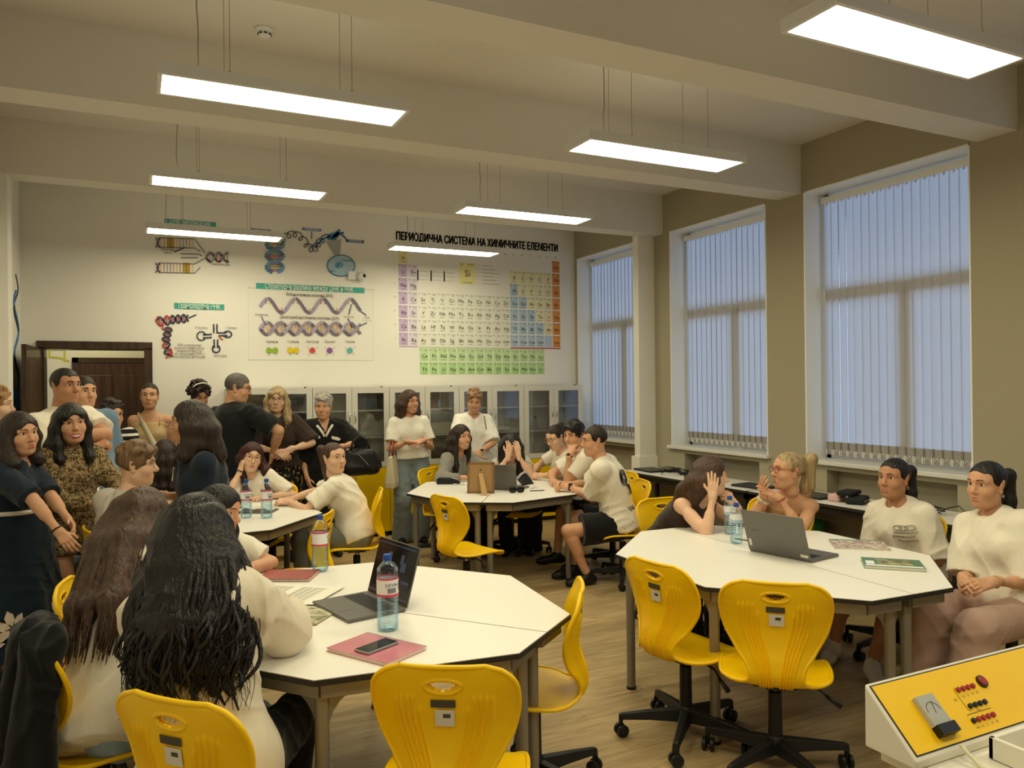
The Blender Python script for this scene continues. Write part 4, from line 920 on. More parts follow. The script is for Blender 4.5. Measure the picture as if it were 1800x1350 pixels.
        for x in (-.055, 0, .055):
            LK.append([hp(x, -.085, .03), hp(x * 1.1, -.104, -.05), G(x * 1.3, -.118 - bk * .3, -.15), G(x * 1.5, -.125 - bk * .8, -.15 - (L - .15) * .6), G(x * 1.4, -.12 - bk, -L)]); P += chain(LK[-1], [.03, r * 1.2, r * 1.25, r * 1.05, r * .15], k=.04)
        P.append(ell(hp(0, .105, -.04), V3(spec.get('wx', .062) * .86, .07, .1) * hs, HM, op='-', k=.012))
    pc = [(*sdf(P, min(h, .007), .011 if st == 'curls' else .0, 3), 0)]
    if st == 'curls': pc.append(ex_strands)
    if LK and st != 'bob':
        rnd = random.Random(3); mb = MB(); r = .03 * spec.get('vol', 1.); amp = spec.get('amp', .003)
        for lk in LK:
            cv = catmull(lk, 5)
            for q in range(spec.get('per', 13)):
                a = rnd.uniform(0, 2 * PI); rr = r * rnd.uniform(.6, 1.22); ox = unit(c['rx']) * math.cos(a) * rr + c['fy'] * math.sin(a) * rr; e_ = down * rnd.uniform(-.05, .05); ph = rnd.uniform(0, 6); n_ = len(cv); r0 = rnd.uniform(.0035, .0065)
                mb.tube([p + ox * min(1, .55 + i * .05) * (1 - .45 * (i / n_) ** 3) + e_ * (i / n_) ** 2 + c['rx'] * amp * math.sin(ph + i * .8) for i, p in enumerate(cv)], [r0 * (1 - .8 * (i / n_) ** 3) for i in range(n_)], 5)
        pc.append(mbp(mb))
    if spec.get('strands'):
        rnd = random.Random(11); mb = MB(); L = spec['len']; n = spec['strands']; amp = spec.get('amp', .012)
        for q in range(n):
            a = rnd.uniform(-PI * 1.02, PI * .02) if not spec.get('back') else rnd.uniform(-PI * .95, -PI * .05); el_ = rnd.uniform(.1, 1.2); k = 1.02
            s0 = (.09 * k * math.cos(a) * math.cos(el_), .108 * k * math.sin(a) * math.cos(el_) - .016, .097 * k * math.sin(el_) + .034); ux, uy = math.cos(a), math.sin(a); ln = L * rnd.uniform(.72, 1.1); rr = rnd.uniform(1.0, 1.42) * spec.get('vol', 1.) ; ph = rnd.uniform(0, 6); fq = rnd.uniform(5, 9) if amp > .004 else 2; pts = [hp(*s0)]
            for i in range(1, 15):
                f = i / 14; z = .02 - (ln + .02) * f; w_ = amp * (f * 1.3) * math.sin(ph + fq * f * 2.2 * ln / .4); w2 = amp * f * math.cos(ph * 1.7 + fq * f * 2 * ln / .4)
                pts.append(G((.098 * rr * (1 - .12 * f)) * ux + w_, (.112 * rr * (1 - .1 * f)) * uy - .012 + w2, z) if z < -.01 else hp(.097 * ux + w_, .114 * uy - .014, .0 + z))
            r0 = rnd.uniform(*spec.get('sr', (.004, .0075))); mb.tube(pts, [r0 * (1 - .75 * (i / 14) ** 2) for i in range(15)], 6)
        pc.append(mbp(mb))
    return np_mesh('hair', pc, [m], c['root'])
# ------------------------------------------------------------------ accessories worn by people
def glasses(m=None, r=.024, thin=.0016):
    def f(c):
        hp, HM = c['hp'], c['HM']; mb = MB(); M_ = Matrix([list(x) for x in np.stack([HM[:, 0], HM[:, 2], HM[:, 1]], 1)])
        for s in (-1, 1):
            mb.ring(hp(s * .033, .099, .004), (r * c['hs'], r * .85 * c['hs']), thin, 20, 6, M_); mb.tube([hp(s * .056, .096, .01), hp(s * .075, .07, .012), hp(s * .081, .0, .012), hp(s * .08, -.02, -.005)], thin, 6)
        mb.tube([hp(-.01, .1, .008), hp(0, .105, .01), hp(.01, .1, .008)], thin, 6); mb.build('glasses', m or M_black, c['root'], smooth=True)
    return f
def bracelet(side, col='8A1F1F', r=.029, t=.004, f=.97, name='bracelet', metal=0.):
    def g(c):
        E_, W_ = c['ARM'][side][:2]; ax = unit(W_ - E_); p = E_ + (W_ - E_) * f; a = unit(np.cross(ax, V3(.3, .2, 1))); b = np.cross(ax, a)
        MB().ring(p, (r * c['S'], r * c['S']), t, 20, 6, Matrix([list(x) for x in np.stack([a, b, ax], 1)])).build(name, mat('band_' + col, col, rough=.4, metal=metal), c['root'], smooth=True)
    return g
def vtrim(m, pts, r=.009, name='collar_trim'):
    def g(c):
        at = probe(c); mb = MB()
        for s in (-1, 1): mb.tube([at(s * x, z, .002) for x, z in pts], r, 6)
        mb.build(name, m, c['root'], smooth=True)
    return g
def watch(side, col='161616', r=.031):
    def g(c):
        bracelet(side, col, r, .006, .95, 'watch_strap')(c); E_, W_, hd, pn, _ = c['ARM'][side]; p = E_ + (W_ - E_) * .95 - pn * .03 * c['S']
        MB().ell(p, (.019, .019, .012), 14, 8).build('watch_face', M_black, c['root'], smooth=True)
    return g
def earrings(col='D9D2BE', z=-.045, r=.008):
    def g(c):
        for s in (-1, 1): MB().ring(c['hp'](s * .084, -.004, z), (r, r * 1.3), .0018, 14, 5, Matrix.Rotation(PI / 2, 3, 'X')).build('earring', mat('jewel_' + col, col, rough=.2, metal=1.), c['root'], smooth=True)
    return g
def probe(c, which='top', sgn=1):
    me = c[which].data; V = np.empty(len(me.vertices) * 3, np.float32); me.vertices.foreach_get('co', V); V = V.reshape(-1, 3) - c['P']; T = c['T']; U = V @ T; L = np.linalg.norm(c['N'] - c['P'])
    def at(x, f, off=.003):
        z = f * L; d2 = (U[:, 0] - x) ** 2 + (U[:, 2] - z) ** 2; q = U[(d2 < .014 ** 2) & (U[:, 1] * sgn > -.02)]; y = (q[:, 1] * sgn).max() if len(q) else .13
        return c['P'] + T[:, 0] * x + T[:, 1] * sgn * (y + off) + T[:, 2] * z
    return at
def patch(name, f, m, pts, off=.004):
    """flat badge / print on the chest: pts in (x, height fraction) of the torso"""
    def g(c):
        mb = MB(); at = probe(c); mb.add([at(x, z) for x, y, z in pts], [tuple(range(len(pts)))]); o = mb.build(name, m, c['root']); s = o.modifiers.new('t', 'SOLIDIFY'); s.thickness = .004; s.offset = 0
    return g
# ------------------------------------------------------------------ the people
H_blk = ('black', '0E0C0B', '1B1613'); H_dk = ('dark_brown', '1C1310', '31221A'); H_br = ('brown', '33231A', '543A29'); H_lb = ('light_brown', '5B4530', '86694A'); H_red = ('dark_red', '2A0F10', '46191A'); H_bl = ('blonde', '8A7350', 'BBA47A'); H_gr = ('grey', '8E8880', 'B9B4AA'); H_dg = ('grey_dark', '4B4641', '6E6862'); H_au = ('auburn', '7A5A42', 'A78464')
SK1 = ('fair', 'E2B799'); SK2 = ('mid', 'D3A07E'); SK3 = ('tan', 'BE8A68')
def pattern_mat(name, a, b, kind, sc=20., th=.5, zmax=None, c=None):
    m = bpy.data.materials.new(name); m.use_nodes = True; nt = m.node_tree; N = nt.nodes; L = nt.links; bs = N['Principled BSDF']; bs.inputs['Roughness'].default_value = .85; bs.inputs['Specular IOR Level'].default_value = .15
    tc = N.new('ShaderNodeTexCoord'); x = N.new('ShaderNodeMix'); x.data_type = 'RGBA'; x.inputs['A'].default_value = (*lin(a), 1); x.inputs['B'].default_value = (*lin(b), 1)
    if kind == 'stripe':
        sp = N.new('ShaderNodeSeparateXYZ'); L.new(tc.outputs['Object'], sp.inputs[0]); mu = N.new('ShaderNodeMath'); mu.operation = 'MULTIPLY'; mu.inputs[1].default_value = sc; L.new(sp.outputs['Z'], mu.inputs[0])
        fr = N.new('ShaderNodeMath'); fr.operation = 'FRACT'; L.new(mu.outputs[0], fr.inputs[0]); g = N.new('ShaderNodeMath'); g.operation = 'GREATER_THAN'; g.inputs[1].default_value = th; L.new(fr.outputs[0], g.inputs[0]); f = g.outputs[0]
    else:
        n = N.new('ShaderNodeTexNoise'); n.inputs['Scale'].default_value = sc * .8; L.new(tc.outputs['Object'], n.inputs['Vector']); ad = N.new('ShaderNodeMix'); ad.data_type = 'RGBA'; ad.inputs['Factor'].default_value = .06; L.new(tc.outputs['Object'], ad.inputs['A']); L.new(n.outputs['Color'], ad.inputs['B'])
        v = N.new('ShaderNodeTexVoronoi'); v.inputs['Scale'].default_value = sc; L.new(ad.outputs['Result'], v.inputs['Vector'])
        r = N.new('ShaderNodeValToRGB'); e = r.color_ramp; e.interpolation = 'CONSTANT'
        if kind == 'leopard':
            e.elements[0].color = (.25, .25, .25, 1); e.elements[1].position = .30; e.elements[1].color = (1, 1, 1, 1); q = e.elements.new(.52); q.color = (0, 0, 0, 1)
        else:
            e.elements[0].color = (1, 1, 1, 1); e.elements[1].position = th; e.elements[1].color = (0, 0, 0, 1)
        L.new(v.outputs['Distance'], r.inputs[0]); f = r.outputs[0]
        if zmax is not None:
            sp = N.new('ShaderNodeSeparateXYZ'); L.new(tc.outputs['Object'], sp.inputs[0]); g = N.new('ShaderNodeMath'); g.operation = 'LESS_THAN'; g.inputs[1].default_value = zmax; L.new(sp.outputs['Z'], g.inputs[0]); mm = N.new('ShaderNodeMath'); mm.operation = 'MULTIPLY'; L.new(g.outputs[0], mm.inputs[0]); L.new(f, mm.inputs[1]); f = mm.outputs[0]
    L.new(f, x.inputs['Factor']); L.new(x.outputs['Result'], bs.inputs['Base Color']); return m
M_leo = pattern_mat('leopard_print', '9C855F', '2B2118', 'leopard', 56.)
M_str = pattern_mat('black_white_stripes', '17171A', 'D9D4C8', 'stripe', 17., .62)
M_gold = pattern_mat('black_gold_print', '1A1817', '8D7B57', 'spot', 30., .30)
M_tanktop = cloth_mat('tan_ribbed', 'C9AC7E', .2); M_brown = cloth_mat('brown_blouse', '3B2E28'); M_polo = cloth_mat('black_polo', '1A1B1D'); M_blue = cloth_mat('blue_grey_shirt', '6F87A0'); M_grey = cloth_mat('grey_linen_shirt', '8A877F', .4); M_jean = cloth_mat('pale_jeans', '8FA3B5', .3); M_slate = cloth_mat('slate_trousers', '7E898E'); M_pink = cloth_mat('pink_trousers', 'B99A8D'); M_tee2 = cloth_mat('off_white_tshirt', 'E6DFCF'); M_greyw = cloth_mat('pale_grey_tshirt', 'C9C4B8'); M_camel = cloth_mat('camel_top', 'B48A5C', .2); M_gtr = cloth_mat('grey_trousers', '77776F'); M_whs = cloth_mat('white_linen', 'EFECE2')
M_navyskirt = cloth_mat('navy_skirt', '15232F', .3)
def flower_print(c):
    me = c['bottom'].data; V = np.empty(len(me.vertices) * 3, np.float32); me.vertices.foreach_get('co', V); V = V.reshape(-1, 3); V = V[V[:, 2] < .62]; ang = np.arctan2(V[:, 1], V[:, 0]); rad = np.hypot(V[:, 0], V[:, 1]); mb = MB(); rnd = random.Random(2)
    def on(a, z):
        m = (np.abs((ang - a + PI) % (2 * PI) - PI) < .07) & (np.abs(V[:, 2] - z) < .02); r = (rad[m].max() if m.any() else .3) + .005; return V3(r * math.cos(a), r * math.sin(a), z)
    for k in range(13):
        a0 = 2 * PI * k / 13; z0 = .30 + .07 * (k % 2)
        for q in range(7):
            th = 2 * PI * q / 7 + k; L_ = rnd.uniform(.075, .12); P_ = []
            for f, w_ in ((.12, 0), (.4, .2), (.7, .22), (1, 0), (.7, -.22), (.4, -.2)): dx, dz = L_ * (f * math.cos(th) - w_ * math.sin(th)), L_ * (f * math.sin(th) + w_ * math.cos(th)); P_.append(on(a0 + dx / .32, max(z0 + dz, .21)))
            mb.add(P_, [tuple(range(6))])
    mb.build('flower_print', mat('petal_print', 'C3B3A2', rough=.85), c['root'])['kind'] = 'stuff'
TRS = dict(m=M_trs)
CB = cloth_mat('cream_trim', 'DDD6C8')
def belt(m, f=.16, r=(.152, .118)):
    def g(c): MB().ring(c['P'] + c['d'] * .5 * f * 1.0, r, .013, 30, 6, Matrix([list(x) for x in c['T']])).build('belt', m, c['root'], smooth=True)
    return g
# --- standing along the left wall and by the door
person('woman in a navy dress with a cream belt, standing nearest at the left picture edge', (-.625, 5.33), -22, (-.586, 5.295, 1.425), (-50, -4, 6), sit=False, S=.94, wd=1.12, skin_c=SK2, hair=dict(style='bob', len=.20, vol=1.05), hairc=H_dk, top=dict(name='dress_bodice', m=M_nav, sleeve=.95, se=.02, e=.016, hem=.07, neck=.066, vee=.86), bottom=dict(kind='dress', name='floral_skirt', m=M_navyskirt, hem=.20, r=(.16, .34), waist=.13, pleats=7), armR=dict(to=(-.375, 4.95, .90), el=(-.46, 4.98, 1.06), hand='relaxed'), armL=dict(to=(-.30, 5.05, .89), el=(-.45, 5.45, 1.05)), extras=[flower_print, belt(CB, .26, (.188, .150)), bracelet(1, '2A211C', .03), earrings('C9A95E', -.05, .013)], lipc='A85A50', h=.0075)
person('smiling woman in a leopard print dress with a black bob and fringe', (-.36, 5.68), -58, (-.348, 5.624, 1.465), (-72, -3, 4), sit=False, S=.96, face='fs', skin_c=SK2, hair=dict(style='long', len=.30, vol=.95, bangs=1, spread=-.004), hairc=H_blk, top=dict(name='dress_bodice', m=M_leo, sleeve=1.85, se=.022, e=.02, hem=.02, neck=.058, turtle=1), bottom=dict(kind='dress', name='dress_skirt', m=M_leo, hem=.66, r=(.15, .23), waist=.12), armR=dict(to=(-.215, 5.42, .97), el=(-.42, 5.5, 1.06)), armL=dict(to=(-.10, 5.47, .985), el=(-.1, 5.7, 1.05), hand='relaxed'), extras=[belt(M_leo, .2, (.155, .12))], lipc='A8403C', h=.0075)
person('tall man in a white T-shirt with his arms crossed, behind the leopard dress', (-.43, 6.30), -42, (-.417, 6.213, 1.70), (-48, 0, 0), sex='m', sit=False, S=1.08, wd=1.1, skin_c=SK3, hair=dict(style='buzz'), hairc=H_blk, top=dict(m=M_tee, sleeve=.72, se=.03, e=.022, hem=-.08), bottom=dict(m=M_jean), armL=dict(to=(-.40, 5.98, 1.36), el=(-.03, 6.08, 1.30), hand='fist'), armR=dict(to=(-.25, 6.03, 1.27), el=(-.62, 5.98, 1.24), hand='fist'))
person('man in a blue-grey shirt mostly hidden behind the man in the white T-shirt', (-.29, 7.08), -60, (-.345, 7.03, 1.655), (-60, 0, 0), sex='m', sit=False, S=1.07, skin_c=SK2, hair=dict(style='crop'), hairc=H_dk, top=dict(name='shirt', m=M_blue, sleeve=.9, se=.03, e=.024, hem=-.1), bottom=dict(m=cloth_mat('dark_jeans', '2C3440')), h=.010)
person('woman in a black and white striped cardigan and glasses, in the doorway', (-.10, 7.50), -70, (-.16, 7.43, 1.46), (-58, -4, 0), sit=False, S=.93, skin_c=SK2, hair=dict(style='short', n=20), hairc=H_dk, top=dict(name='striped_cardigan', m=M_str, sleeve=1.6, se=.022, e=.02, hem=-.1), bottom=TRS, armL=dict(to=(.06, 7.27, 1.12), hand='curled'), armR=dict(to=(-.09, 7.2, 1.10), hand='curled'), extras=[glasses()], h=.010)
c7 = person('woman in a tan tank top with a cream strap across it, by the door frame', (.15, 8.33), -95, (.15, 8.27, 1.61), (-97, 0, 0), sit=False, S=1.03, wd=.93, skin_c=SK2, hair=dict(style='pony', z=.0, len=.4, side=.10, fwd=.0), hairc=H_dk, top=dict(name='tank_top', m=M_tanktop, sleeve=0, e=.008, hem=-.03, straps=1, wr=.002), bottom=dict(m=M_tanktop, wr=.002), lipc='A4534A', h=.010)
def worn(c, name, label, cat, bands, m):
    t = thing(name, label, cat, tuple(c['org'])); t.rotation_euler = c['root'].rotation_euler
    for nm, pts, w in bands:
        mb = MB(); P = catmull(pts, 5); vs = []; n = len(P)
        for i, p in enumerate(P):
            tg = unit(P[min(i + 1, n - 1)] - P[max(i - 1, 0)]); out = p - (c['P'] + c['d'] * ((p - c['P']) @ c['d'])); sd = unit(np.cross(tg, out)); vs += [p + sd * w, p - sd * w]
        mb.add(vs, [(2 * i, 2 * i + 1, 2 * i + 3, 2 * i + 2) for i in range(n - 1)]); o = mb.build(nm, m, t, smooth=True); so = o.modifiers.new('t', 'SOLIDIFY'); so.thickness = .006; so.offset = 0
    return t
_b = probe(c7); _k = probe(c7, 'top', -1); _s = c7['SH'][1] * .72 + c7['N'] * .28
M_strap = mat('cream_strap', 'D9D0B2', rough=.7)
worn(c7, 'crossbody_strap', 'broad cream bag strap running across the tan tank top', 'strap', [('strap', [_k(.02, .75, .006), _k(.07, .9, .01), _s + V3(0, -.015, .034), _s + V3(-.008, .035, .024), _b(.06, .84, .012), _b(.03, .72, .008), _b(-.01, .56, .008), _b(-.06, .38, .008), _b(-.11, .2, .012)], .024)], M_strap)
for s_ in (-1, 1):
    MB().tube([_b(s_ * .085, .80, .002), c7['SH'][s_] * .62 + c7['N'] * .38 + V3(0, .03, .03), c7['SH'][s_] * .62 + c7['N'] * .38 + V3(0, -.02, .04), _k(s_ * .07, .78, .002)], .006, 6).build('shoulder_strap', M_tanktop, c7['root'], smooth=True)
person('person with curly dark hair and a headband, mostly hidden behind the man in black', (.60, 8.45), -75, (.605, 8.38, 1.60), (-75, -22, 0), sit=False, S=1.0, skin_c=SK3, hair=dict(style='curlyup'), hairc=H_dk, top=dict(m=M_brown), bottom=TRS, h=.011, extras=[lambda c: MB().ring(c['hp'](0, .02, .075), (.092, .085), .007, 24, 6, Matrix.Rotation(.9, 3, 'X')).build('headband', M_whitek, c['root'], smooth=True)])
person('dark-haired woman in navy walking past in profile, white badge on her chest', (.36, 4.90), 186, (.302, 4.861, 1.482), (168, -2, 0), sit=False, S=.95, wd=1.08, skin_c=SK2, hair=dict(style='bob', len=.235, vol=1.25), hairc=H_dk, top=dict(name='blouse', m=M_nav, sleeve=.98, se=.016, e=.022, hem=-.12), bottom=TRS, armL=dict(to=(.14, 4.70, 1.04), el=(.38, 4.74, .96)), armR=dict(to=(.15, 5.0, 1.05)), extras=[patch('name_badge', 1, M_whitek, [(.05, .128, .62), (.10, .122, .62), (.10, .118, .78), (.05, .124, .78)], .03)])
person('grey-haired man in a black polo shirt turned away, wearing glasses', (.90, 7.70), 40, (.89, 7.69, 1.675), (-15, -10, 0), sex='m', sit=False, S=1.08, wd=1.1, hs=1.08, skin_c=SK2, hair=dict(style='crop', nape=-.06), hairc=H_dg, top=dict(name='polo_shirt', m=M_polo, sleeve=.85, se=.035, e=.026, hem=-.08), bottom=dict(m=M_gtr), armR=dict(to=(1.18, 7.55, 1.05), el=(1.2, 7.45, 1.2)), extras=[glasses()], h=.009)
person('fair-haired woman in glasses and a brown blouse, hands folded in front', (1.27, 7.78), -95, (1.254, 7.735, 1.563), (-105, -3, -5), sit=False, S=1.0, wd=1.12, skin_c=SK1, hair=dict(style='long', len=.27, bangs=1, vol=1.0), hairc=H_bl, top=dict(name='blouse', m=M_brown, sleeve=.95, se=.04, e=.026, hem=.03), bottom=dict(kind='dress', name='printed_skirt', m=M_gold, hem=.25, r=(.17, .26), waist=.12), armR=dict(to=(1.20, 7.52, 1.08), el=(.98, 7.62, 1.12), hand='relaxed', dir=(.8, -.2, -.45)), armL=dict(to=(1.34, 7.53, 1.09), el=(1.58, 7.62, 1.12), hand='relaxed', dir=(-.8, -.25, -.45)), extras=[glasses(), bracelet(-1, 'D9D2C4', .031, .006)], h=.009)
def bag(name, c0, size, m, strap, parent_label, cat='bag'):
    t = thing(name, parent_label, cat, c0); return t
person('grey-haired woman in a black dress with a white collar, black handbag on her arm', (1.72, 7.80), -98, (1.697, 7.741, 1.485), (-112, -6, 0), sit=False, S=.95, wd=1.18, skin_c=SK2, hair=dict(style='short', n=60, seed=3, nape=-.06), hairc=H_gr, top=dict(name='dress_bodice', m=M_blk, sleeve=1.15, se=.045, e=.026, hem=.0, vee=.70), bottom=dict(kind='dress', name='dress_skirt', m=M_blk, hem=.30, r=(.17, .25), waist=.12), armL=dict(to=(1.80, 7.47, 1.10), el=(2.08, 7.62, 1.11), hand='relaxed', dir=(-.9, -.2, -.25)), armR=dict(to=(1.52, 7.68, .80), el=(1.45, 7.85, 1.05)), extras=[vtrim(CB, [(.075, .97), (.05, .90), (.028, .82), (.006, .73)], .013), patch('chest_flap', 1, CB, [(.05, .135, .70), (.13, .115, .70), (.13, .112, .75), (.09, .125, .77), (.05, .135, .75)], .035), patch('chest_flap', 1, CB, [(-.06, .135, .68), (-.13, .112, .63), (-.15, .105, .67), (-.12, .115, .71), (-.06, .135, .74)], .035)], h=.009)
person('woman in a white knit top and slate wide trousers, canvas tote on her arm', (2.68, 8.0), -97, (2.665, 7.95, 1.515), (-70, -4, 5), sit=False, S=1.0, wd=1.06, skin_c=SK2, face='fs', hair=dict(style='wavy', len=.27, vol=1.12, amp=.012, front=()), hairc=H_br, top=dict(name='knit_top', m=M_whitek, sleeve=.72, se=.025, e=.02, hem=.02, wr=.004), bottom=dict(m=M_slate, r=(.092, .075, .098), e=.01), armR=dict(to=(2.58, 7.76, 1.10), pole=(-.6, .3, -1), hand='relaxed', dir=(.95, -.15, -.1)), armL=dict(to=(2.74, 7.75, 1.105), pole=(.6, .3, -1), hand='relaxed', dir=(-.9, -.15, -.2)), extras=[bracelet(-1, '4A3A2C', .03, .006), bracelet(1, '7A2A22', .03, .004)], h=.009)
person('laughing older woman in a white button shirt with a bag strap on her shoulder', (3.36, 7.88), -100, (3.349, 7.80, 1.505), (-112, -16, -4), sit=False, S=.97, wd=1.05, skin_c=SK2, face='fs', hair=dict(style='short', n=40, seed=5, nape=-.05), hairc=H_au, top=dict(name='linen_shirt', m=M_whs, sleeve=.92, se=.035, e=.026, hem=-.12, vee=.8), bottom=dict(m=M_whs), armL=dict(to=(3.33, 7.60, .97), el=(3.58, 7.72, 1.06), dir=(-.9, -.2, -.3)), armR=dict(to=(3.25, 7.60, .95), el=(3.1, 7.72, 1.05)), extras=[lambda c: MB().tube([c['SH'][-1] + V3(.0, -.09, -.15), c['SH'][-1] * .75 + c['N'] * .25 + V3(0, -.03, .05), c['SH'][-1] * .75 + c['N'] * .25 + V3(0, .055, .03), c['tp'](-.12, .14, .7), c['tp'](-.17, .11, .3)], .012, 6).build('bag_strap', mat('taupe_strap', '8E8266', rough=.8), c['root'], smooth=True), watch(-1, 'D8D2C6')], h=.010)
person('sliver of a fair-haired person at the very left edge by the wall', (-.77, 6.08), -3, (-.80, 5.98, 1.575), (-5, 0, 0), sit=False, S=.96, skin_c=SK1, hair=dict(style='short'), hairc=('ginger', '8A6038', 'B08752'), top=dict(m=M_brown), bottom=TRS, h=.011, armR=dict(to=(-.76, 5.88, .9)), armL=dict(to=(-.76, 6.27, .9)))
# --- middle table
person('girl in a grey striped shirt with long dark hair, smiling, at the middle table', (2.93, 7.50), -62, (2.985, 7.29, 1.16), (-74, -2, 3), S=.95, skin_c=SK2, face='fs', hair=dict(style='long', len=.40, vol=.95), hairc=H_dk, top=dict(name='shirt', m=M_grey, sleeve=1.8, se=.022, e=.02, vee=.7), bottom=TRS, armR=dict(to=(2.90, 7.02, .78), el=(2.72, 7.2, .80), dir=(.9, -.35, -.05), hand='relaxed', palm=(0, 0, -1)), armL=dict(to=(3.05, 7.02, .78), el=(3.2, 7.2, .85), dir=(-.5, -.8, 0), palm=(0, 0, -1)), h=.009)
person('girl with long black hair hiding her face in both hands', (3.56, 7.32), -110, (3.40, 6.99, 1.065), (-112, -30, 0), S=.95, skin_c=SK1, hair=dict(style='long', len=.42, vol=1.1), hairc=H_blk, top=dict(m=M_greyw, sleeve=.35), bottom=TRS, armR=dict(to=(3.30, 6.86, .98), el=(3.18, 6.9, .76), dir=(.22, .05, 1), palm=(.1, .9, 0), hand='relaxed'), armL=dict(to=(3.40, 6.83, .98), el=(3.52, 6.78, .76), dir=(-.12, .1, 1), palm=(-.1, .9, 0), hand='relaxed'), h=.009)
person('girl in a white T-shirt and glasses looking down, behind the two boys', (4.02, 6.92), 170, (3.80, 6.80, 1.15), (192, -22, 0), S=.95, skin_c=SK1, hair=dict(style='bun'), hairc=H_dk, top=dict(m=M_tee), bottom=TRS, armR=dict(to=(3.62, 6.95, .79), el=(3.8, 7.15, .85)), armL=dict(to=(3.58, 6.72, .79), el=(3.75, 6.6, .85)), extras=[glasses(mat('rose_gold', 'B08A78', rough=.3, metal=.8), .024)], h=.009)
person('dark-haired boy in a white T-shirt covering his mouth with his hand', (3.98, 6.12), 168, (3.70, 6.27, 1.20), (203, -6, 0), sex='m', S=.98, skin_c=SK2, face='ms', hair=dict(style='short', n=46, fringe=1, seed=2), hairc=H_blk, top=dict(m=M_tee, sleeve=.7, se=.03), bottom=dict(m=M_blk, kind='shorts'), armL=dict(to=(3.575, 6.14, 1.035), el=(3.50, 6.22, .77), dir=(.45, .25, .75), palm=(.7, .5, -.2), hand='curled'), armR=dict(to=(3.50, 6.33, .79), el=(3.6, 6.5, .82), dir=(-.3, -.9, 0), palm=(0, 0, -1)), extras=[watch(-1)], h=.009, footR=dict(to=(3.55, 6.35, .08)), footL=dict(to=(3.62, 6.05, .08)))
def back_print(c):
    mb = MB(); pb_ = probe(c, 'top', -1); y = 0; T = lambda x, y_, z: pb_(x, z)
    for k in range(5):
        cx, cz = -.075, .68; mb.tube([T(cx + (.055 - .009 * k) * math.cos(a * .45) , y - .002 * k + .22 * (abs(cx + .055 * math.cos(a * .45)) ** 2), cz + (.13 - .022 * k) * math.sin(a * .45)) for a in range(15)], .003, 4)
    for k in range(4): mb.tube([T(-.06 + .012 * k, y, .55), T(-.04 + .02 * k, y + .004, .46), T(-.05 + .03 * k, y + .01, .38)], .003, 4)
    for k in range(3): mb.tube([T(-.12 + .03 * k, y + .01, .22), T(-.1 + .03 * k, y + .01, .15)], .004, 4)
    mb.build('back_print', M_black, c['root'], smooth=True)
person('boy with a crew cut in black shorts, T-shirt with a dark drawing on the back', (3.70, 5.52), 136, (3.522, 5.626, 1.194), (162, -4, 0), sex='m', S=1.0, skin_c=SK2, face='ms', hair=dict(style='buzz', nape=-.05), hairc=H_dk, top=dict(m=M_tee, sleeve=.85, se=.04, e=.026, hem=-.06), bottom=dict(kind='shorts', name='shorts', m=M_blk, len=.72, r=(.105, .095, .09)), armL=dict(to=(3.40, 5.84, .79), el=(3.52, 5.50, .77), dir=(-.55, .8, .05), palm=(.4, .3, -.8), hand='curled'), armR=dict(to=(3.42, 5.97, .795), el=(3.72, 5.9, .80), dir=(-.8, -.25, .1), palm=(.3, -.4, -.8), hand='curled'), footL=dict(to=(3.40, 5.56, .08), dir=(-.95, .1, 0), pole=(-.8, .2, .9)), footR=dict(to=(3.42, 5.82, .08), dir=(-.95, .2, 0)), extras=[watch(-1), back_print], h=.008)
# --- back left table
person('red-haired girl in glasses resting her cheek on her hand', (1.10, 7.02), -122, (.905, 6.905, 1.09), (-88, -4, -10), S=.95, skin_c=SK1, hair=dict(style='long', len=.42, vol=.9), hairc=H_red, top=dict(m=M_tee2, sleeve=.8), bottom=TRS, armR=dict(to=(.805, 6.85, .985), el=(.72, 6.87, .77), dir=(.25, .1, .95), palm=(.9, .3, .2), hand='curled'), armL=dict(to=(1.0, 6.70, .78), el=(1.2, 6.8, .8), dir=(-.9, -.3, 0), palm=(0, 0, -1)), extras=[glasses(mat('gold_rim', 'B79A55', rough=.3, metal=.9), .026), bracelet(1, '1E1A1A', .028, .005)], h=.0085)
person('girl in a white T-shirt with a long brown ponytail, arms stretched over the table', (1.60, 6.10), 150, (1.44, 6.198, 1.109), (-64, 2, 0), S=.96, skin_c=SK1, hair=dict(style='pony', z=.06, len=.42, side=-.12, fwd=.1), hairc=H_br, top=dict(m=M_tee, sleeve=.75, se=.03), bottom=dict(m=M_gtr), armL=dict(to=(1.10, 6.28, .775), el=(1.33, 5.98, .80), dir=(-.9, .4, 0), palm=(.2, .4, -.8), hand='curled'), armR=dict(to=(1.12, 6.40, .775), el=(1.35, 6.45, .82), dir=(-.9, -.2, 0), palm=(0, -.5, -.8), hand='curled'), h=.008)
person('fair-haired boy in a grey T-shirt seen in profile, at the back left table', (-.07, 5.17), 38, (.02, 5.225, 1.215), (-10, -2, 0), sex='m', S=.98, skin_c=SK1, hair=dict(style='short', n=60, seed=8, fringe=1, nape=-.05), hairc=H_lb, top=dict(m=M_greyw, sleeve=.9, se=.035), bottom=TRS, armL=dict(to=(.15, 5.55, .79)), armR=dict(to=(.28, 5.42, .79)), h=.008)
person('girl with straight brown hair seen from behind, past the boy at the back left table', (.22, 7.62), 80, (.256, 7.556, 1.10), (80, 0, 0), S=.93, hair=dict(style='long', len=.36, vol=.95), hairc=H_dk, skin_c=SK1, top=dict(m=M_greyw), bottom=TRS, h=.010)
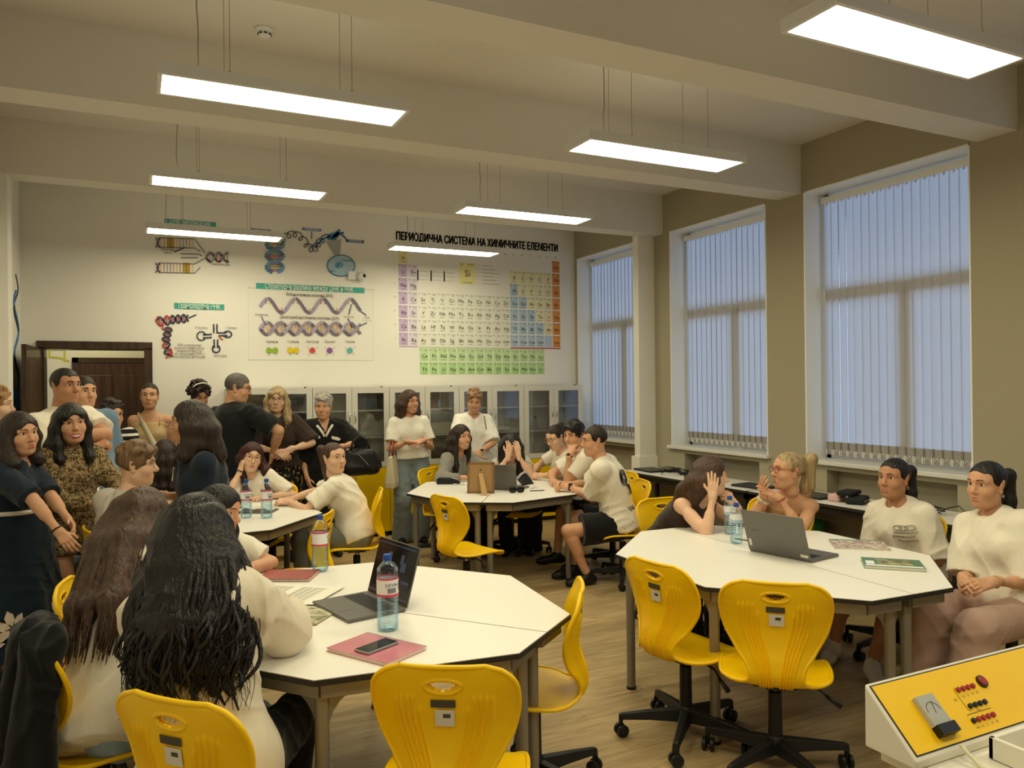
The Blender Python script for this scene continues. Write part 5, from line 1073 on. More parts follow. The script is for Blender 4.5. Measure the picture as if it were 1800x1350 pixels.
# --- front left table
def hair_clip(c):
    mb = MB(); p = c['toL']((-.235, 3.02, .80))
    for k in range(5): mb.ring(p + V3(.008 * (k % 2), 0, -.028 * k), (.014, .02), .0045, 12, 6, Matrix.Rotation(PI / 2, 3, 'X') if k % 2 else Matrix.Rotation(PI / 2, 3, 'Y'))
    mb.build('hair_clip', mat('dark_pink', '8C2A4A', rough=.3), c['root'], smooth=True)
M_blouse = cloth_mat('cream_blouse', 'DDD3BD', .6, 6.)
person('girl with long straight brown hair leaning on the front left table, seen from behind', (-.10, 3.10), 32, (.035, 3.53, 1.145), (45, -16, 0), S=.95, skin_c=SK1, hair=dict(style='long', len=.58, vol=1.0, front=(), per=26, dn=.95, bk=.06), hairc=H_br, top=dict(m=M_tee2, sleeve=1.2, se=.03, e=.024, hem=-.09), bottom=dict(m=M_jean), armL=dict(to=(.20, 3.72, .78), el=(-.05, 3.62, .80)), armR=dict(to=(.32, 3.42, .78), el=(.2, 3.2, .80)), h=.007, extras=[hair_clip])
person('woman with voluminous curly black hair in a cream blouse, back to the camera', (.21, 2.57), 62, (.185, 2.79, 1.185), (68, -8, -3), S=.98, wd=1.05, skin_c=SK2, hair=dict(style='curls', len=.49, dn=.75), hairc=H_blk, top=dict(name='blouse', m=M_blouse, sleeve=1.9, se=.045, e=.03, hem=-.10, puff=1, wr=.009, h=.0065), bottom=dict(m=M_trs), armR=dict(to=(.525, 3.03, .815), el=(.54, 2.74, .72), dir=(-.35, .75, .45), palm=(-.8, -.2, -.1), hand='relaxed'), armL=dict(to=(.40, 3.07, .81), el=(.05, 3.0, .80), dir=(.75, .55, .3), palm=(.4, -.5, -.6), hand='relaxed'), extras=[bracelet(1, 'A3261F', .028, .0045, .99)], h=.007)
person('black-haired girl with her face half hidden, at the far side of the front left table', (.17, 4.47), -52, (.385, 4.09, 1.07), (-38, -12, 0), S=.95, skin_c=SK2, hair=dict(style='long', len=.42, vol=1.), hairc=H_blk, top=dict(m=M_tee2, sleeve=.8), bottom=TRS, armL=dict(to=(.46, 3.99, .78), el=(.62, 4.2, .80), dir=(-.6, -.6, 0), palm=(0, 0, -1)), armR=dict(to=(.28, 3.95, .78), el=(.0, 4.1, .8)), h=.008)
# --- right table
person('girl with long brown hair pressing her hand to her brow, at the right table', (3.22, 4.36), -80, (3.36, 3.965, 1.075), (-30, -4, -4), S=.95, skin_c=SK1, hair=dict(style='long', len=.50, vol=1.1, front=(-1,), per=22), hairc=H_br, top=dict(name='sleeveless_top', m=M_brown, sleeve=0, e=.01), bottom=TRS, armR=dict(to=(3.265, 3.835, .955), el=(3.19, 3.80, .765), dir=(.2, .15, .95), palm=(.45, .8, 0), hand='flat'), armL=dict(to=(3.475, 3.86, .885), el=(3.58, 3.84, .765), dir=(-.45, .3, .6), palm=(-.3, .6, .4), hand='curled'), h=.0075)
person('blonde girl with a high ponytail and red glasses, chin on her folded hands', (4.00, 4.02), -142, (3.845, 3.777, 1.095), (164, 4, 0), S=.96, skin_c=SK2, hair=dict(style='pony', z=.075, len=.30, r=.042), hairc=H_bl, top=dict(name='tank_top', m=M_camel, sleeve=0, e=.008, straps=1, wr=.002), bottom=TRS, armL=dict(to=(3.69, 3.69, .935), el=(3.84, 3.64, .765), dir=(-.7, .35, .45), palm=(.3, .3, -.8), hand='flat'), armR=dict(to=(3.65, 3.79, .93), el=(3.60, 3.86, .765), dir=(-.45, -.3, .75), palm=(.6, -.2, .3), hand='relaxed'), extras=[glasses(mat('red_rim', '8E2A2A', rough=.3), .025, .002), bracelet(-1, '9A1F22', .028, .004), bracelet(1, 'D8CBB0', .034, .013, .93, 'scrunchie')], h=.0075)
M_print = mat('grey_print_ink', '8B8574', rough=.8)
def chest_print(c):
    mb = MB(); T = probe(c)
    def st(p): mb.tube([T(x, z) for x, z in p], .0024, 4)
    for k in range(3): st([(-.115 + .028 * math.cos(a * .6) + .035 * k, .74 + .035 * math.sin(a * .6)) for a in range(11)])
    for row, z in ((0, .66), (1, .60)):
        for k in range(6): x = -.15 + .022 * k + .01 * row; st([(x, z + .03), (x + .006, z), (x + .014, z + .025), (x + .018, z - .004)])
    st([(-.15, .555), (-.09, .548), (-.04, .56)]); mb.build('chest_print', M_print, c['root'], smooth=True)
person('girl with a long black ponytail in a cream T-shirt with a grey chest print', (4.27, 3.22), 188, (4.178, 3.247, 1.08), (184, 1, 0), S=.96, skin_c=SK3, hair=dict(style='pony', z=.03, len=.36, r=.036), hairc=H_blk, top=dict(m=M_tee, sleeve=.95, se=.04, e=.028, hem=-.08), bottom=dict(kind='shorts', m=M_blk), armL=dict(to=(4.02, 3.02, .66), dir=(-.6, .5, -.1), hand='relaxed'), armR=dict(to=(3.99, 3.27, .66), dir=(-.4, -.6, -.1), hand='relaxed'), footL=dict(to=(3.70, 3.03, .08), dir=(-.6, -.8, 0)), footR=dict(to=(3.80, 3.38, .08), dir=(-.8, -.4, 0)), shoes=dict(m=M_shoe_w, sole=M_sole_w), extras=[earrings('D8C890', -.05, .006), chest_print], h=.007)
person('girl with a sleek black ponytail in pink trousers at the right picture edge', (4.07, 2.50), 176, (4.046, 2.588, 1.122), (174, -2, 0), S=.97, skin_c=SK2, hair=dict(style='pony', z=.03, len=.36, r=.034), hairc=H_blk, top=dict(m=M_tee, sleeve=.95, se=.05, e=.032, hem=-.09), bottom=dict(m=M_pink, r=(.098, .085, .098), e=.01), armL=dict(to=(3.80, 2.40, .68), dir=(-.85, .3, -.15), palm=(.3, .5, -.6), hand='relaxed'), armR=dict(to=(3.78, 2.55, .67), dir=(-.7, -.5, -.1), palm=(.3, -.5, -.6), hand='relaxed'), footL=dict(to=(3.52, 2.38, .08), dir=(-1, -.1, 0)), footR=dict(to=(3.55, 2.62, .08), dir=(-1, .1, 0)), shoes=dict(m=M_shoe_w, sole=M_sole_w), extras=[earrings('E0DCD0', -.05, .005), bracelet(-1, 'B79A70', .03, .003)], h=.007)
print('WARN', WARN)
# ------------------------------------------------------------------ things on the tables
M_pet = mat('bottle_plastic', 'CFE3EE', rough=.06, trans=1., ior=1.2, spec=.5)
def pet_mat():
    m = pane_mat('clear_bottle', (.965, .985, .995), .03, .08, .35); return m
M_petp = pet_mat(); M_water = pane_mat('still_water', (.80, .92, .975), .02, .05, .3)
M_capb = mat('blue_cap', '1F4FA8', rough=.4); M_blw = mat('bottle_label_white', 'E9EAEC', rough=.5); M_blr = mat('bottle_label_pink', 'CF4A66', rough=.5); M_ink = mat('label_ink', '22314F', rough=.6); M_blg = mat('bottle_label_blue', 'A9C3DA', rough=.5)
def bottle(label, loc, h=.32, r=.040, brand=True, full=.62, rz=0., lab=(.45, .72)):
    t = thing('water_bottle', label, 'bottle', loc, rz, 'plastic water bottles'); n = 28
    pr = [(0, .004), (r * .7, 0), (r * .96, .01), (r, .025)]
    k = 6
    for i in range(k):
        z = .05 + (lab[0] * h - .06) * i / (k - 1); pr += [(r * .985, z - .006), (r * .95, z), (r * .985, z + .006)]
    pr += [(r, lab[0] * h), (r, lab[1] * h), (r * .93, lab[1] * h + .012), (r * .99, lab[1] * h + .024), (r * .8, h * .85), (r * .45, h * .905), (.0135, h * .925), (.0135, h * .975)]
    MB().lathe(pr, n).build('bottle_body', M_petp, t, smooth=True)
    wz = h * full; wp = [(0, .006)] + [(q * .97, z) for q, z in pr[1:] if z < wz] + [(r * .955, wz), (0, wz)]
    MB().lathe(wp, n).build('water', M_water, t, smooth='auto')
    MB().lathe([(0, h * .998), (.0145, h), (.0155, h - .004), (.0155, h - .022), (.0145, h - .024)], 20).build('cap', M_capb, t, smooth='auto')
    MB().lathe([(.0165, h * .925), (.0175, h * .928), (.0165, h * .932)], 16).build('neck_ring', M_capb, t)
    z0, z1 = lab[0] * h + .004, lab[1] * h - .004; q = r * 1.006; zz = [z0, z0 + (z1 - z0) * .14, z0 + (z1 - z0) * .9, z1] if brand else [z0, z0 + (z1 - z0) * .35, z1]
    lb = MB().lathe([(q, z) for z in zz], n, mis=[1, 0, 1] if brand else [2, 0]).build('bottle_label', [M_blw, M_blr, M_blg], t, smooth=True)
    if brand:
        mb = MB(); letters = MB(); text_into(letters, 'DEVIN', (z1 - z0) * .26, (0, 0, 0), (1, 0, 0), (0, 1, 0)); lines = (mb, letters, t, lb, q, z0, z1); _BT.append(lines)
    return t
_BT = []
def finish_bottles():
    for mb, letters, t, lb, q, z0, z1 in _BT:
        for base in (-1.9, .6):
            vs = []
            for x, y, _ in letters.v: a = base + x / q; vs.append(((q + .0006) * math.cos(a), (q + .0006) * math.sin(a), z0 + (z1 - z0) * .62 + y))
            mb.add(vs, letters.f)
            for k in range(5):
                for j in range(6):
                    a0 = base - .42 + .14 * j; zz = z0 + (z1 - z0) * (.44 - .055 * k); mb.add([((q + .0006) * math.cos(a), (q + .0006) * math.sin(a), z) for a, z in ((a0, zz), (a0 + .14, zz), (a0 + .14, zz + .0022), (a0, zz + .0022))], [(0, 1, 2, 3)])
            for k in range(7):
                a0 = base + .75 + .04 * k; mb.add([((q + .0006) * math.cos(a), (q + .0006) * math.sin(a), z) for a, z in ((a0, z0 + (z1 - z0) * .3), (a0 + .02, z0 + (z1 - z0) * .3), (a0 + .02, z0 + (z1 - z0) * .75), (a0, z0 + (z1 - z0) * .75))], [(0, 1, 2, 3)])
        mb.build('label_lettering', M_ink, lb)['kind'] = 'stuff'
    _BT.clear()
bottle('large water bottle with a blue cap beside the open laptop, nearest the camera', (.872, 2.89, .740), .29, .0415, rz=.45)
bottle('large water bottle at the far edge of the front left table, by the red notebook', (.85, 3.98, .740), .285, .0415, rz=1.6)
bottle('left one of the two water bottles on the back left table', (.73, 5.88, .740), .275, .0405, rz=.5)
bottle('right one of the two water bottles on the back left table, by the clasped hands', (.86, 5.80, .740), .28, .0415, rz=.9)
bottle('small water bottle standing alone in front of the grey laptop lid', (3.149, 3.494, .740), .235, .036, False, .55, lab=(.5, .76))
bottle('small water bottle close to the forearm of the girl holding her brow', (3.31, 3.73, .740), .235, .036, False, .6, lab=(.5, .76))
# laptops
M_lap = mat('laptop_grey', '6F6D6A', rough=.42, metal=.55); M_key = mat('laptop_keys', '2C2C2D', rough=.5); M_screen = mat('screen_dark', '0A0C12', rough=.12, spec=.6); M_scr2 = mat('screen_ui', '39405A', rough=.3, emit=.25)
def laptop(label, loc, rz, ang, W=.355, D=.245, on=False, sticker=True):
    """hinge along local x at y=0, keyboard towards -y"""
    t = thing('laptop', label, 'laptop', loc, rz, 'grey laptops')
    MB().b2((-W / 2, -D, 0), (W / 2, 0, .016)).build('base', M_lap, t, bevel=.004)
    mb = MB()
    for r in range(5):
        for c in range(14): mb.b2((-W / 2 + .025 + c * (W - .05) / 14, -.05 - r * .0185, .016), (-W / 2 + .025 + (c + .86) * (W - .05) / 14, -.035 - r * .0185, .0178))
    tag(mb.build('keyboard', M_key, t), kind='stuff'); MB().b2((-.055, -D + .015, .0158), (.055, -D + .085, .0166)).build('touchpad', M_lap, t)
    R = Matrix.Rotation(math.radians(ang - 90), 3, 'X')   # lid opening angle from the keyboard plane
    def lid(lo, hi):
        c = Vector([(a + b) / 2 for a, b in zip(lo, hi)]); return (R @ c + Vector((0, .004, .012)), [abs(b - a) for a, b in zip(lo, hi)])
    # lid stands up from the hinge: local z up the lid, screen faces -y
    Rr = Matrix.Rotation(-math.radians(ang - 90), 3, 'X')
    def LB(lo, hi, nm, m, par, bev=0.):
        c = Vector([(a + b) / 2 for a, b in zip(lo, hi)]); return MB().box(Rr @ c + Vector((0, .004, .012)), [abs(b - a) for a, b in zip(lo, hi)], rot=Rr).build(nm, m, par, bevel=bev)
    l = LB((-W / 2, -.003, 0), (W / 2, .004, D - .01), 'lid', M_lap, t, .003)
    LB((-W / 2 + .004, -.0042, .006), (W / 2 - .004, -.003, D - .014), 'screen', M_screen, l)
    if on:
        mb = MB()
        for lo, hi in (((-W / 2 + .01, .018), (W / 2 - .01, .026)), ((-.03, .105), (.03, .112)), ((-W / 2 + .01, D - .03), (W / 2 - .01, D - .026)), ((.06, .13), (.1, .17)), ((.05, .16), (.075, .2)), ((-.02, .14), (.01, .16)), ((.09, .085), (.15, .097)), ((-.06, .17), (-.03, .2))):
            c = Vector(((lo[0] + hi[0]) / 2, -.0045, (lo[1] + hi[1]) / 2)); mb.box(Rr @ c + Vector((0, .004, .012)), (hi[0] - lo[0], .0006, hi[1] - lo[1]), rot=Rr)
        mb.build('screen_picture', M_scr2, l)
    if sticker:
        for x0, x1, z0, z1 in ((-W / 2 + .01, -W / 2 + .055, .014, .03), (W / 2 - .03, W / 2 - .014, .03, .07)): LB((x0, .004, z0), (x1, .0048, z1), 'inventory_sticker', M_lab2, l)
        mb = MB(); text_into(mb, 'Lenovo', .017, Rr @ Vector((W / 2 - .075, .0046, D * .52)) + Vector((0, .004, .012)), Vector((-1, 0, 0)), Rr @ Vector((0, 0, 1))); _LT.append((mb, l))
    return t
_LT = []
laptop('open grey laptop with a dark screen on the front left table', (.975, 3.26, .740), math.radians(-78.5), 106, .35, .26, on=True, sticker=False)
laptop('open grey laptop turned with its lid to the camera on the right table', (3.10, 3.11, .740), math.radians(100), 108, .38, .25)
laptop('open grey laptop behind the picture frame on the middle table', (2.95, 6.28, .740), math.radians(128), 106, .33, .24, sticker=False)
# stationery
def notebook(label, c, size, rz, m, wire=True, z=.740, th=.014, cat='notebook', name='notebook'):
    t = thing(name, label, cat, (c[0], c[1], z), rz); W, H = size
    MB().b2((-W / 2 + .003, -H / 2 + .003, .0015), (W / 2 - .003, H / 2 - .003, th - .0015)).build('pages', mat('paper_edge', 'E6E0D2', rough=.8), t)
    MB().b2((-W / 2, -H / 2, th - .0015), (W / 2, H / 2, th)).b2((-W / 2, -H / 2, 0), (W / 2, H / 2, .0015)).build('cover', m, t)
    if wire:
        mb = MB()
        for k in range(26): y = -H / 2 + H * (k + .5) / 26; mb.ring((-W / 2, y, th / 2), (.009, .009), .0011, 10, 4, Matrix.Rotation(PI / 2, 3, 'X'))
        mb.build('wire_binding', M_metal, t)
    return t
M_pinkc = mat('pink_cover', 'CF7C8C', rough=.25, coat=.5); M_redc = mat('dull_red_cover', '9C4440', rough=.4)
notebook('pink spiral notebook with a phone lying on it', (.765, 2.68), (.20, .29), math.radians(-60) + PI / 2 + PI, M_pinkc)
notebook('dull red spiral notebook at the far side of the front left table', (.685, 3.93), (.20, .26), math.radians(62), M_redc)
ph = thing('mobile_phone', 'black mobile phone lying on the pink notebook', 'phone', (.765, 2.672, .7545), math.radians(27))
MB().b2((-.075, -.036, 0), (.075, .036, .0085)).build('phone_body', mat('phone_rim', 'A79F96', rough=.3, metal=.7), ph, bevel=.004); MB().b2((-.0715, -.0325, .0086), (.0715, .0325, .0092)).build('phone_screen', M_screen, ph, bevel=.0003)
M_paper = mat('printed_paper', 'EDE9DC', rough=.7); M_pr = mat('print_grey', '9B978C', rough=.8); M_prb = mat('print_blue', '4A5C9A', rough=.7)
def paper(label, c, size, rz, z, lines=16, n=1, name='worksheet'):
    t = thing(name, label, 'paper', (c[0], c[1], z), rz); W, H = size
    vs = []; nx = 10
    for sft in (0, .0012):
        for j in (0, 1):
            for i in range(nx + 1): x = -W / 2 + W * i / nx; vs.append((x, (-1 + 2 * j) * H / 2, sft + .008 * (max(0, abs(i / nx - .5) - .2)) ** 2 * 8))
    o = 2 * (nx + 1); fs = [(i, i + 1, nx + 2 + i, nx + 1 + i) for i in range(nx)]; fs += [tuple(o + q for q in f) for f in fs]
    MB().add(vs, fs).build('sheet', M_paper, t, smooth=True)
    mb = MB()
    for k in range(lines):
        y = -H / 2 + .02 + (H - .04) * k / lines
        for x0, x1 in ((-W / 2 + .02, -W * .06), (W * .03, W / 2 - .04)):
            for q in range(5): mb.add([(x0 + (x1 - x0) * q / 5, y, .0026), (x0 + (x1 - x0) * (q + .8) / 5, y, .0026), (x0 + (x1 - x0) * (q + .8) / 5, y + .004, .0026), (x0 + (x1 - x0) * q / 5, y + .004, .0026)], [(0, 1, 2, 3)])
    mb.build('printed_lines', M_pr, t)
    MB().add([(W / 2 - .03, -H / 2 + .02, .004), (W / 2 - .018, -H / 2 + .02, .004), (W / 2 - .018, H / 2 - .05, .004), (W / 2 - .03, H / 2 - .05, .004)], [(0, 1, 2, 3)]).build('blue_margin', M_prb, t)
    return t
paper('open printed worksheet in front of the red notebook on the front left table', (.62, 3.60), (.42, .30), math.radians(-40), .7415)
paper('folded printed sheet at the elbow of the red-haired girl', (.93, 6.33), (.3, .21), math.radians(20), .7415, 10)
paper('white sheet beside the black pencil case on the middle table', (2.86, 6.86), (.26, .19), math.radians(-20), .7415, 9)
paper('small folded sheet behind the grey laptop on the right table', (3.33, 3.56), (.2, .14), math.radians(15), .7415, 6)
M_mag = mat('botanical_cover', 'DDD5B4', rough=.4, noise=(26, '6E7148')); M_bk1 = mat('green_book', '4D7A57', rough=.35); M_bk2 = mat('mosaic_cover', 'E3DDD0', rough=.4, noise=(48, '8C5A55'))
notebook('small magazine with a pale leaf-patterned cover beside the curly-haired woman', (.645, 3.20), (.15, .21), math.radians(-40), M_mag, False, th=.006, cat='magazine', name='magazine')
b = notebook('green biology textbook at the right end of the right table', (3.44, 2.69), (.20, .275), math.radians(45), M_bk1, False, th=.016, cat='book', name='textbook')
mb = MB(); mb.b2((-.06, -.09, .016), (.075, .07, .0166)); mb.build('cover_picture', mat('cover_leaves', 'B9B67F', rough=.4, noise=(30, '48584A')), b)
MB().b2((-.095, -.13, .016), (-.065, .13, .0165)).b2((-.055, .085, .016), (.02, .125, .0165)).build('cover_bands', M_blw, b)
b = notebook('textbook with a reddish mosaic cover in front of the girl in the printed shirt', (3.70, 3.11), (.22, .29), math.radians(50), M_bk2, False, th=.012, cat='book', name='textbook')
MB().b2((.09, -.145, .0121), (.11, .145, .0126)).build('green_spine_band', M_bk1, b)
dk = notebook('dark magazine with a small white label on the back left table behind the bottles', (.84, 6.12), (.2, .27), math.radians(65), mat('dark_cover', '25262C', rough=.35), False, th=.007, cat='magazine', name='magazine')
MB().b2((.03, -.11, .0072), (.08, -.05, .0078)).build('white_label', M_blw, dk)
# picture frame from behind
pf = thing('picture_frame', 'brown picture frame seen from behind, standing on its strut', 'picture frame', (2.70, 6.17, .740), math.radians(-30))
M_kraft = mat('frame_backing', '9C7A50', rough=.7); M_frm = mat('frame_wood', '80613D', rough=.5); R = Matrix.Rotation(math.radians(-9), 3, 'X'); fh, fw = .27, .235
mb = MB()
for c, d in (((0, 0, .01), (fw, .018, .02)), ((0, 0, fh - .01), (fw, .018, .02)), ((-fw / 2 + .01, 0, fh / 2), (.02, .018, fh)), ((fw / 2 - .01, 0, fh / 2), (.02, .018, fh))): mb.box(R @ Vector(c) + Vector((0, .01, 0)), d, rot=R)
mb.build('frame_border', M_frm, pf, bevel=.002); MB().box(R @ Vector((0, -.003, fh / 2)) + Vector((0, .01, 0)), (fw - .03, .006, fh - .03), rot=R).build('backing_board', M_kraft, pf)
a_, b_ = R @ Vector((.0, -.008, .17)) + Vector((0, .01, 0)), Vector((.05, -.13, .002)); dd = b_ - a_; q_ = Vector((.024, 0, .0))
MB().add([a_ - q_ * .8, a_ + q_ * .8, b_ + q_, b_ - q_] + [p + Vector((0, -.004, .002)) for p in (a_ - q_ * .8, a_ + q_ * .8, b_ + q_, b_ - q_)], [(0, 1, 2, 3), (7, 6, 5, 4), (0, 4, 5, 1), (1, 5, 6, 2), (2, 6, 7, 3), (3, 7, 4, 0)]).build('strut', mat('strut_board', 'B08E5E', rough=.7), pf)
MB().lathe([(0, 0), (.006, 0), (.006, .003), (0, .003)], 10, (0, 0, 0)).build('hanger', M_black, pf).matrix_local = Matrix.Translation(R @ Vector((0, -.009, .205)) + Vector((0, .01, 0))) @ Matrix.Rotation(PI / 2, 4, 'X')
# sunglasses, pencil case, chargers
sg = thing('sunglasses', 'black sunglasses lying folded on the middle table', 'sunglasses', (2.99, 6.05, .740), math.radians(-15)); mb = MB()
for s in (-1, 1): mb.ell((s * .034, 0, .027), (.031, .006, .026), 16, 10)
mb.build('lenses', mat('dark_lens', '15110F', rough=.1), sg, smooth=True); mb = MB()
for s in (-1, 1): mb.ring((s * .034, 0, .027), (.032, .027), .003, 20, 6, Matrix.Rotation(PI / 2, 3, 'X')); mb.tube([(s * .066, 0, .038), (s * .064, .03, .02), (s * .02, .05, .006)], .003, 6)
mb.tube([(-.008, 0, .036), (0, -.003, .04), (.008, 0, .036)], .003, 6); mb.build('frame', M_black, sg, smooth=True)
M_zip = mat('black_nylon', '1C1C1E', rough=.75)
pc = thing('pencil_case', 'black half-round pencil case on the left of the middle table', 'pencil case', (2.70, 6.93, .740), math.radians(-30)); prof = [(-.11, 0), (-.11, .05), (-.09, .062), (.03, .058), (.085, .04), (.11, .015), (.11, 0)]
mb = MB(); k = len(prof); mb.add([(x, -.035, z) for x, z in prof] + [(x, .035, z) for x, z in prof], [tuple(range(k)), tuple(range(2 * k - 1, k - 1, -1))] + [(q, k + q, k + (q + 1) % k, (q + 1) % k) for q in range(k)]); mb.build('case_body', M_zip, pc, bevel=.01)
MB().tube([(x, 0, z + .003) for x, z in prof[1:-1]], .003, 6).build('zip', M_metal, pc)
pp = thing('plush_pouch', 'dark folded pouch with a grey trim propped on the middle table', 'pouch', (3.30, 6.52, .740), math.radians(25))
MB().add([(-.09, -.05, .002), (.09, -.05, .002), (.09, .03, .09), (-.06, .03, .05), (-.09, -.04, .012), (.09, -.04, .012), (.085, .04, .09), (-.06, .04, .052)], [(3, 2, 1, 0), (4, 5, 6, 7), (0, 1, 5, 4), (1, 2, 6, 5), (2, 3, 7, 6), (3, 0, 4, 7)]).build('pouch_body', M_zip, pp, bevel=.008); MB().tube([(-.06, .035, .055), (.0, .04, .09), (.06, .04, .11), (.095, .03, .09), (.1, 0, .04)], .012, 8).build('trim', mat('grey_fluff', 'A9A8AA', rough=.9), pp, smooth=True)
ks = thing('key_tag', 'blue and white tag lying near the clasped hands on the middle table', 'key tag', (3.27, 6.24, .740), .4); MB().b2((-.03, -.015, 0), (.03, .015, .012)).build('tag_plate', M_blw, ks, bevel=.003); MB().b2((-.018, -.01, .0121), (.012, .01, .0126)).build('blue_print', M_prb, ks); MB().ring((-.045, 0, .004), (.016, .016), .002, 14, 5).build('ring', M_metal, ks)
pn = thing('pen', 'thin dark pen lying near the right edge of the middle table', 'pen', (3.20, 6.06, .744), math.radians(-12)); MB().tube([(-.07, 0, 0), (.055, 0, 0)], .004, 8).build('barrel', M_black, pn, smooth='auto'); MB().tube([(.055, 0, 0), (.07, 0, 0)], [.004, .001], 8).build('tip', M_metal, pn)
def closed_laptop(label, loc, rz): t = thing('closed_laptop', label, 'laptop', loc, rz, 'closed laptops'); MB().b2((-.175, -.12, 0), (.175, .12, .012)).build('base', M_key, t, bevel=.004); MB().b2((-.175, -.12, .013), (.175, .12, .02)).build('lid', mat('laptop_dark', '3A3B3E', rough=.4, metal=.4), t, bevel=.003)
closed_laptop('closed dark laptop at the column end of the window desk', (5.0, 6.85, .74), math.radians(85)); closed_laptop('closed dark laptop right of the black charger on the window desk', (5.0, 6.0, .74), math.radians(80)); closed_laptop('closed dark laptop behind the two girls talking', (5.0, 5.30, .74), math.radians(95)); closed_laptop('closed dark laptop left of the zipped pouches on the window desk', (4.99, 4.62, .74), math.radians(86))
def charger(label, loc, seed):
    t = thing('charger', label, 'charger', loc, seed, 'black chargers'); rnd = random.Random(seed); MB().b2((-.06, -.025, 0), (.06, .025, .03)).build('power_brick', M_black, t, bevel=.006); mb = MB()
    for k in range(3): mb.tube([(.02 + (.07 + .012 * k) * math.cos(a * .5 + k), .02 + (.05 + .01 * k) * math.sin(a * .5 + k), .012 + .012 * k + .02 * (1 + math.sin(a * .9 + k)) * .5) for a in range(13)], .0035, 6)
    mb.tube([(.06, 0, .015), (.12, .05, .05), (.16, .12, .06), (.17, .2, .012)], .0035, 6); mb.build('cable', M_black, t, smooth=True)
charger('black charger with a coiled cable on the window desk near the column', (5.06, 6.35, .74), 2); charger('black charger and loops of cable behind the girl in the printed shirt', (5.0, 3.62, .74), 5); charger('black cable looped behind the closed laptop by the column', (5.12, 6.62, .74), 9)
pz = thing('zipped_pouch', 'black zipped pouch, the lower of two stacked on the window desk', 'pouch', (4.99, 4.20, .74), .5); MB().b2((-.11, -.07, 0), (.11, .07, .055)).build('pouch_body', M_zip, pz, bevel=.022, seg=4); MB().tube([(-.1, -.071, .03), (.1, -.071, .03)], .003, 6).build('zip', M_metal, pz)
pk = thing('pink_pouch', 'pale pink pouch under the black case on the window desk', 'pouch', (4.95, 4.36, .74), .2); MB().b2((-.06, -.05, 0), (.06, .05, .06)).build('pouch_body', mat('pale_pink', 'D8AFAF', rough=.7), pk, bevel=.02, seg=4); MB().tube([(-.05, -.051, .035), (.05, -.051, .035)], .003, 6).build('zip', M_metal, pk)
pb = thing('black_case', 'flat black case lying on top of the stacked pouches', 'case', (4.98, 4.27, .7975), .35); MB().b2((-.1, -.06, 0), (.1, .06, .035)).build('case_body', M_zip, pb, bevel=.012, seg=3); MB().b2((-.1, -.0615, .014), (.1, .0615, .018)).build('seam', M_black, pb)
gb = thing('green_bowl', 'dark green plastic tub under the window desk behind the blonde girl', 'tub', (5.0, 4.75, 0)); MB().lathe([(0, 0), (.14, 0), (.17, .5), (.175, .5), (.175, .52), (.165, .52), (.135, .012), (0, .012)], 24).build('tub_body', mat('green_plastic', '2F7A34', rough=.4), gb, smooth='auto'); MB().ring((0, 0, .515), (.172, .172), .008, 30, 6).build('rim', mat('green_plastic', '2F7A34'), gb, smooth=True)
# bags and jacket
bg = thing('handbag', 'black leather handbag hanging from the arm of the woman with the white collar', 'handbag', (2.01, 7.50, .82), math.radians(8)); M_lea = mat('black_leather', '18181A', rough=.38, bump=(60, .3, .003))
np_mesh('bag_body', [(*sdf([ell((0, 0, .13), (.19, .075, .11), k=.04), cap((-.13, 0, .05), (.13, 0, .05), .06, k=.05), cap((-.1, 0, .2), (.1, 0, .2), .045, k=.05)], .008, .006, 4), 0)], [M_lea], bg)
MB().tube([(-.12, -.02, .2), (-.1, -.03, .32), (-.03, -.02, .38), (.05, -.02, .33), (.1, -.02, .2)], .011, 8).build('strap', M_lea, bg, smooth=True); MB().tube([(-.06, -.08, .2), (.04, -.085, .09)], .004, 6).build('zip', M_chrome, bg); MB().tube([(.15, 0, .2), (.19, -.01, .12), (.2, 0, .05)], .02, 8).build('side_gusset', M_lea, bg, smooth=True)
tt = thing('tote_bag', 'cream canvas tote hanging from the forearm of the woman in slate trousers', 'bag', (2.44, 7.86, .62), math.radians(60)); M_cnv = mat('canvas', 'CFC4A6', rough=.85, bump=(200, .2, .002))
mb = MB(); bx_ = [(-.15, -.05, 0), (.15, -.05, 0), (.15, .05, 0), (-.15, .05, 0), (-.155, -.055, .06), (.155, -.055, .06), (.155, .055, .06), (-.155, .055, .06), (-.12, -.02, .33), (.12, -.02, .33), (.12, .02, .33), (-.12, .02, .33)]
mb.add(bx_, [(3, 2, 1, 0), (8, 9, 10, 11)] + [(4 * r + q, 4 * r + (q + 1) % 4, 4 * r + 4 + (q + 1) % 4, 4 * r + 4 + q) for r in (0, 1) for q in range(4)]); mb.build('bag_body', M_cnv, tt, bevel=.012, seg=3)
mb = MB()
for s in (-1, 1): mb.tube([(-.07, s * .02, .3), (-.05, s * .02, .42), (0, s * .012, .50), (.05, s * .02, .42), (.07, s * .02, .3)], .006, 6)
mb.build('handles', mat('red_webbing', '7E3B33', rough=.8), tt, smooth=True)
jk = thing('black_jacket', 'black jacket hung over the yellow chair at the left picture edge', 'jacket', (-.275, 3.11, 0), math.radians(-78)); jk.scale = (.84, .84, 1)
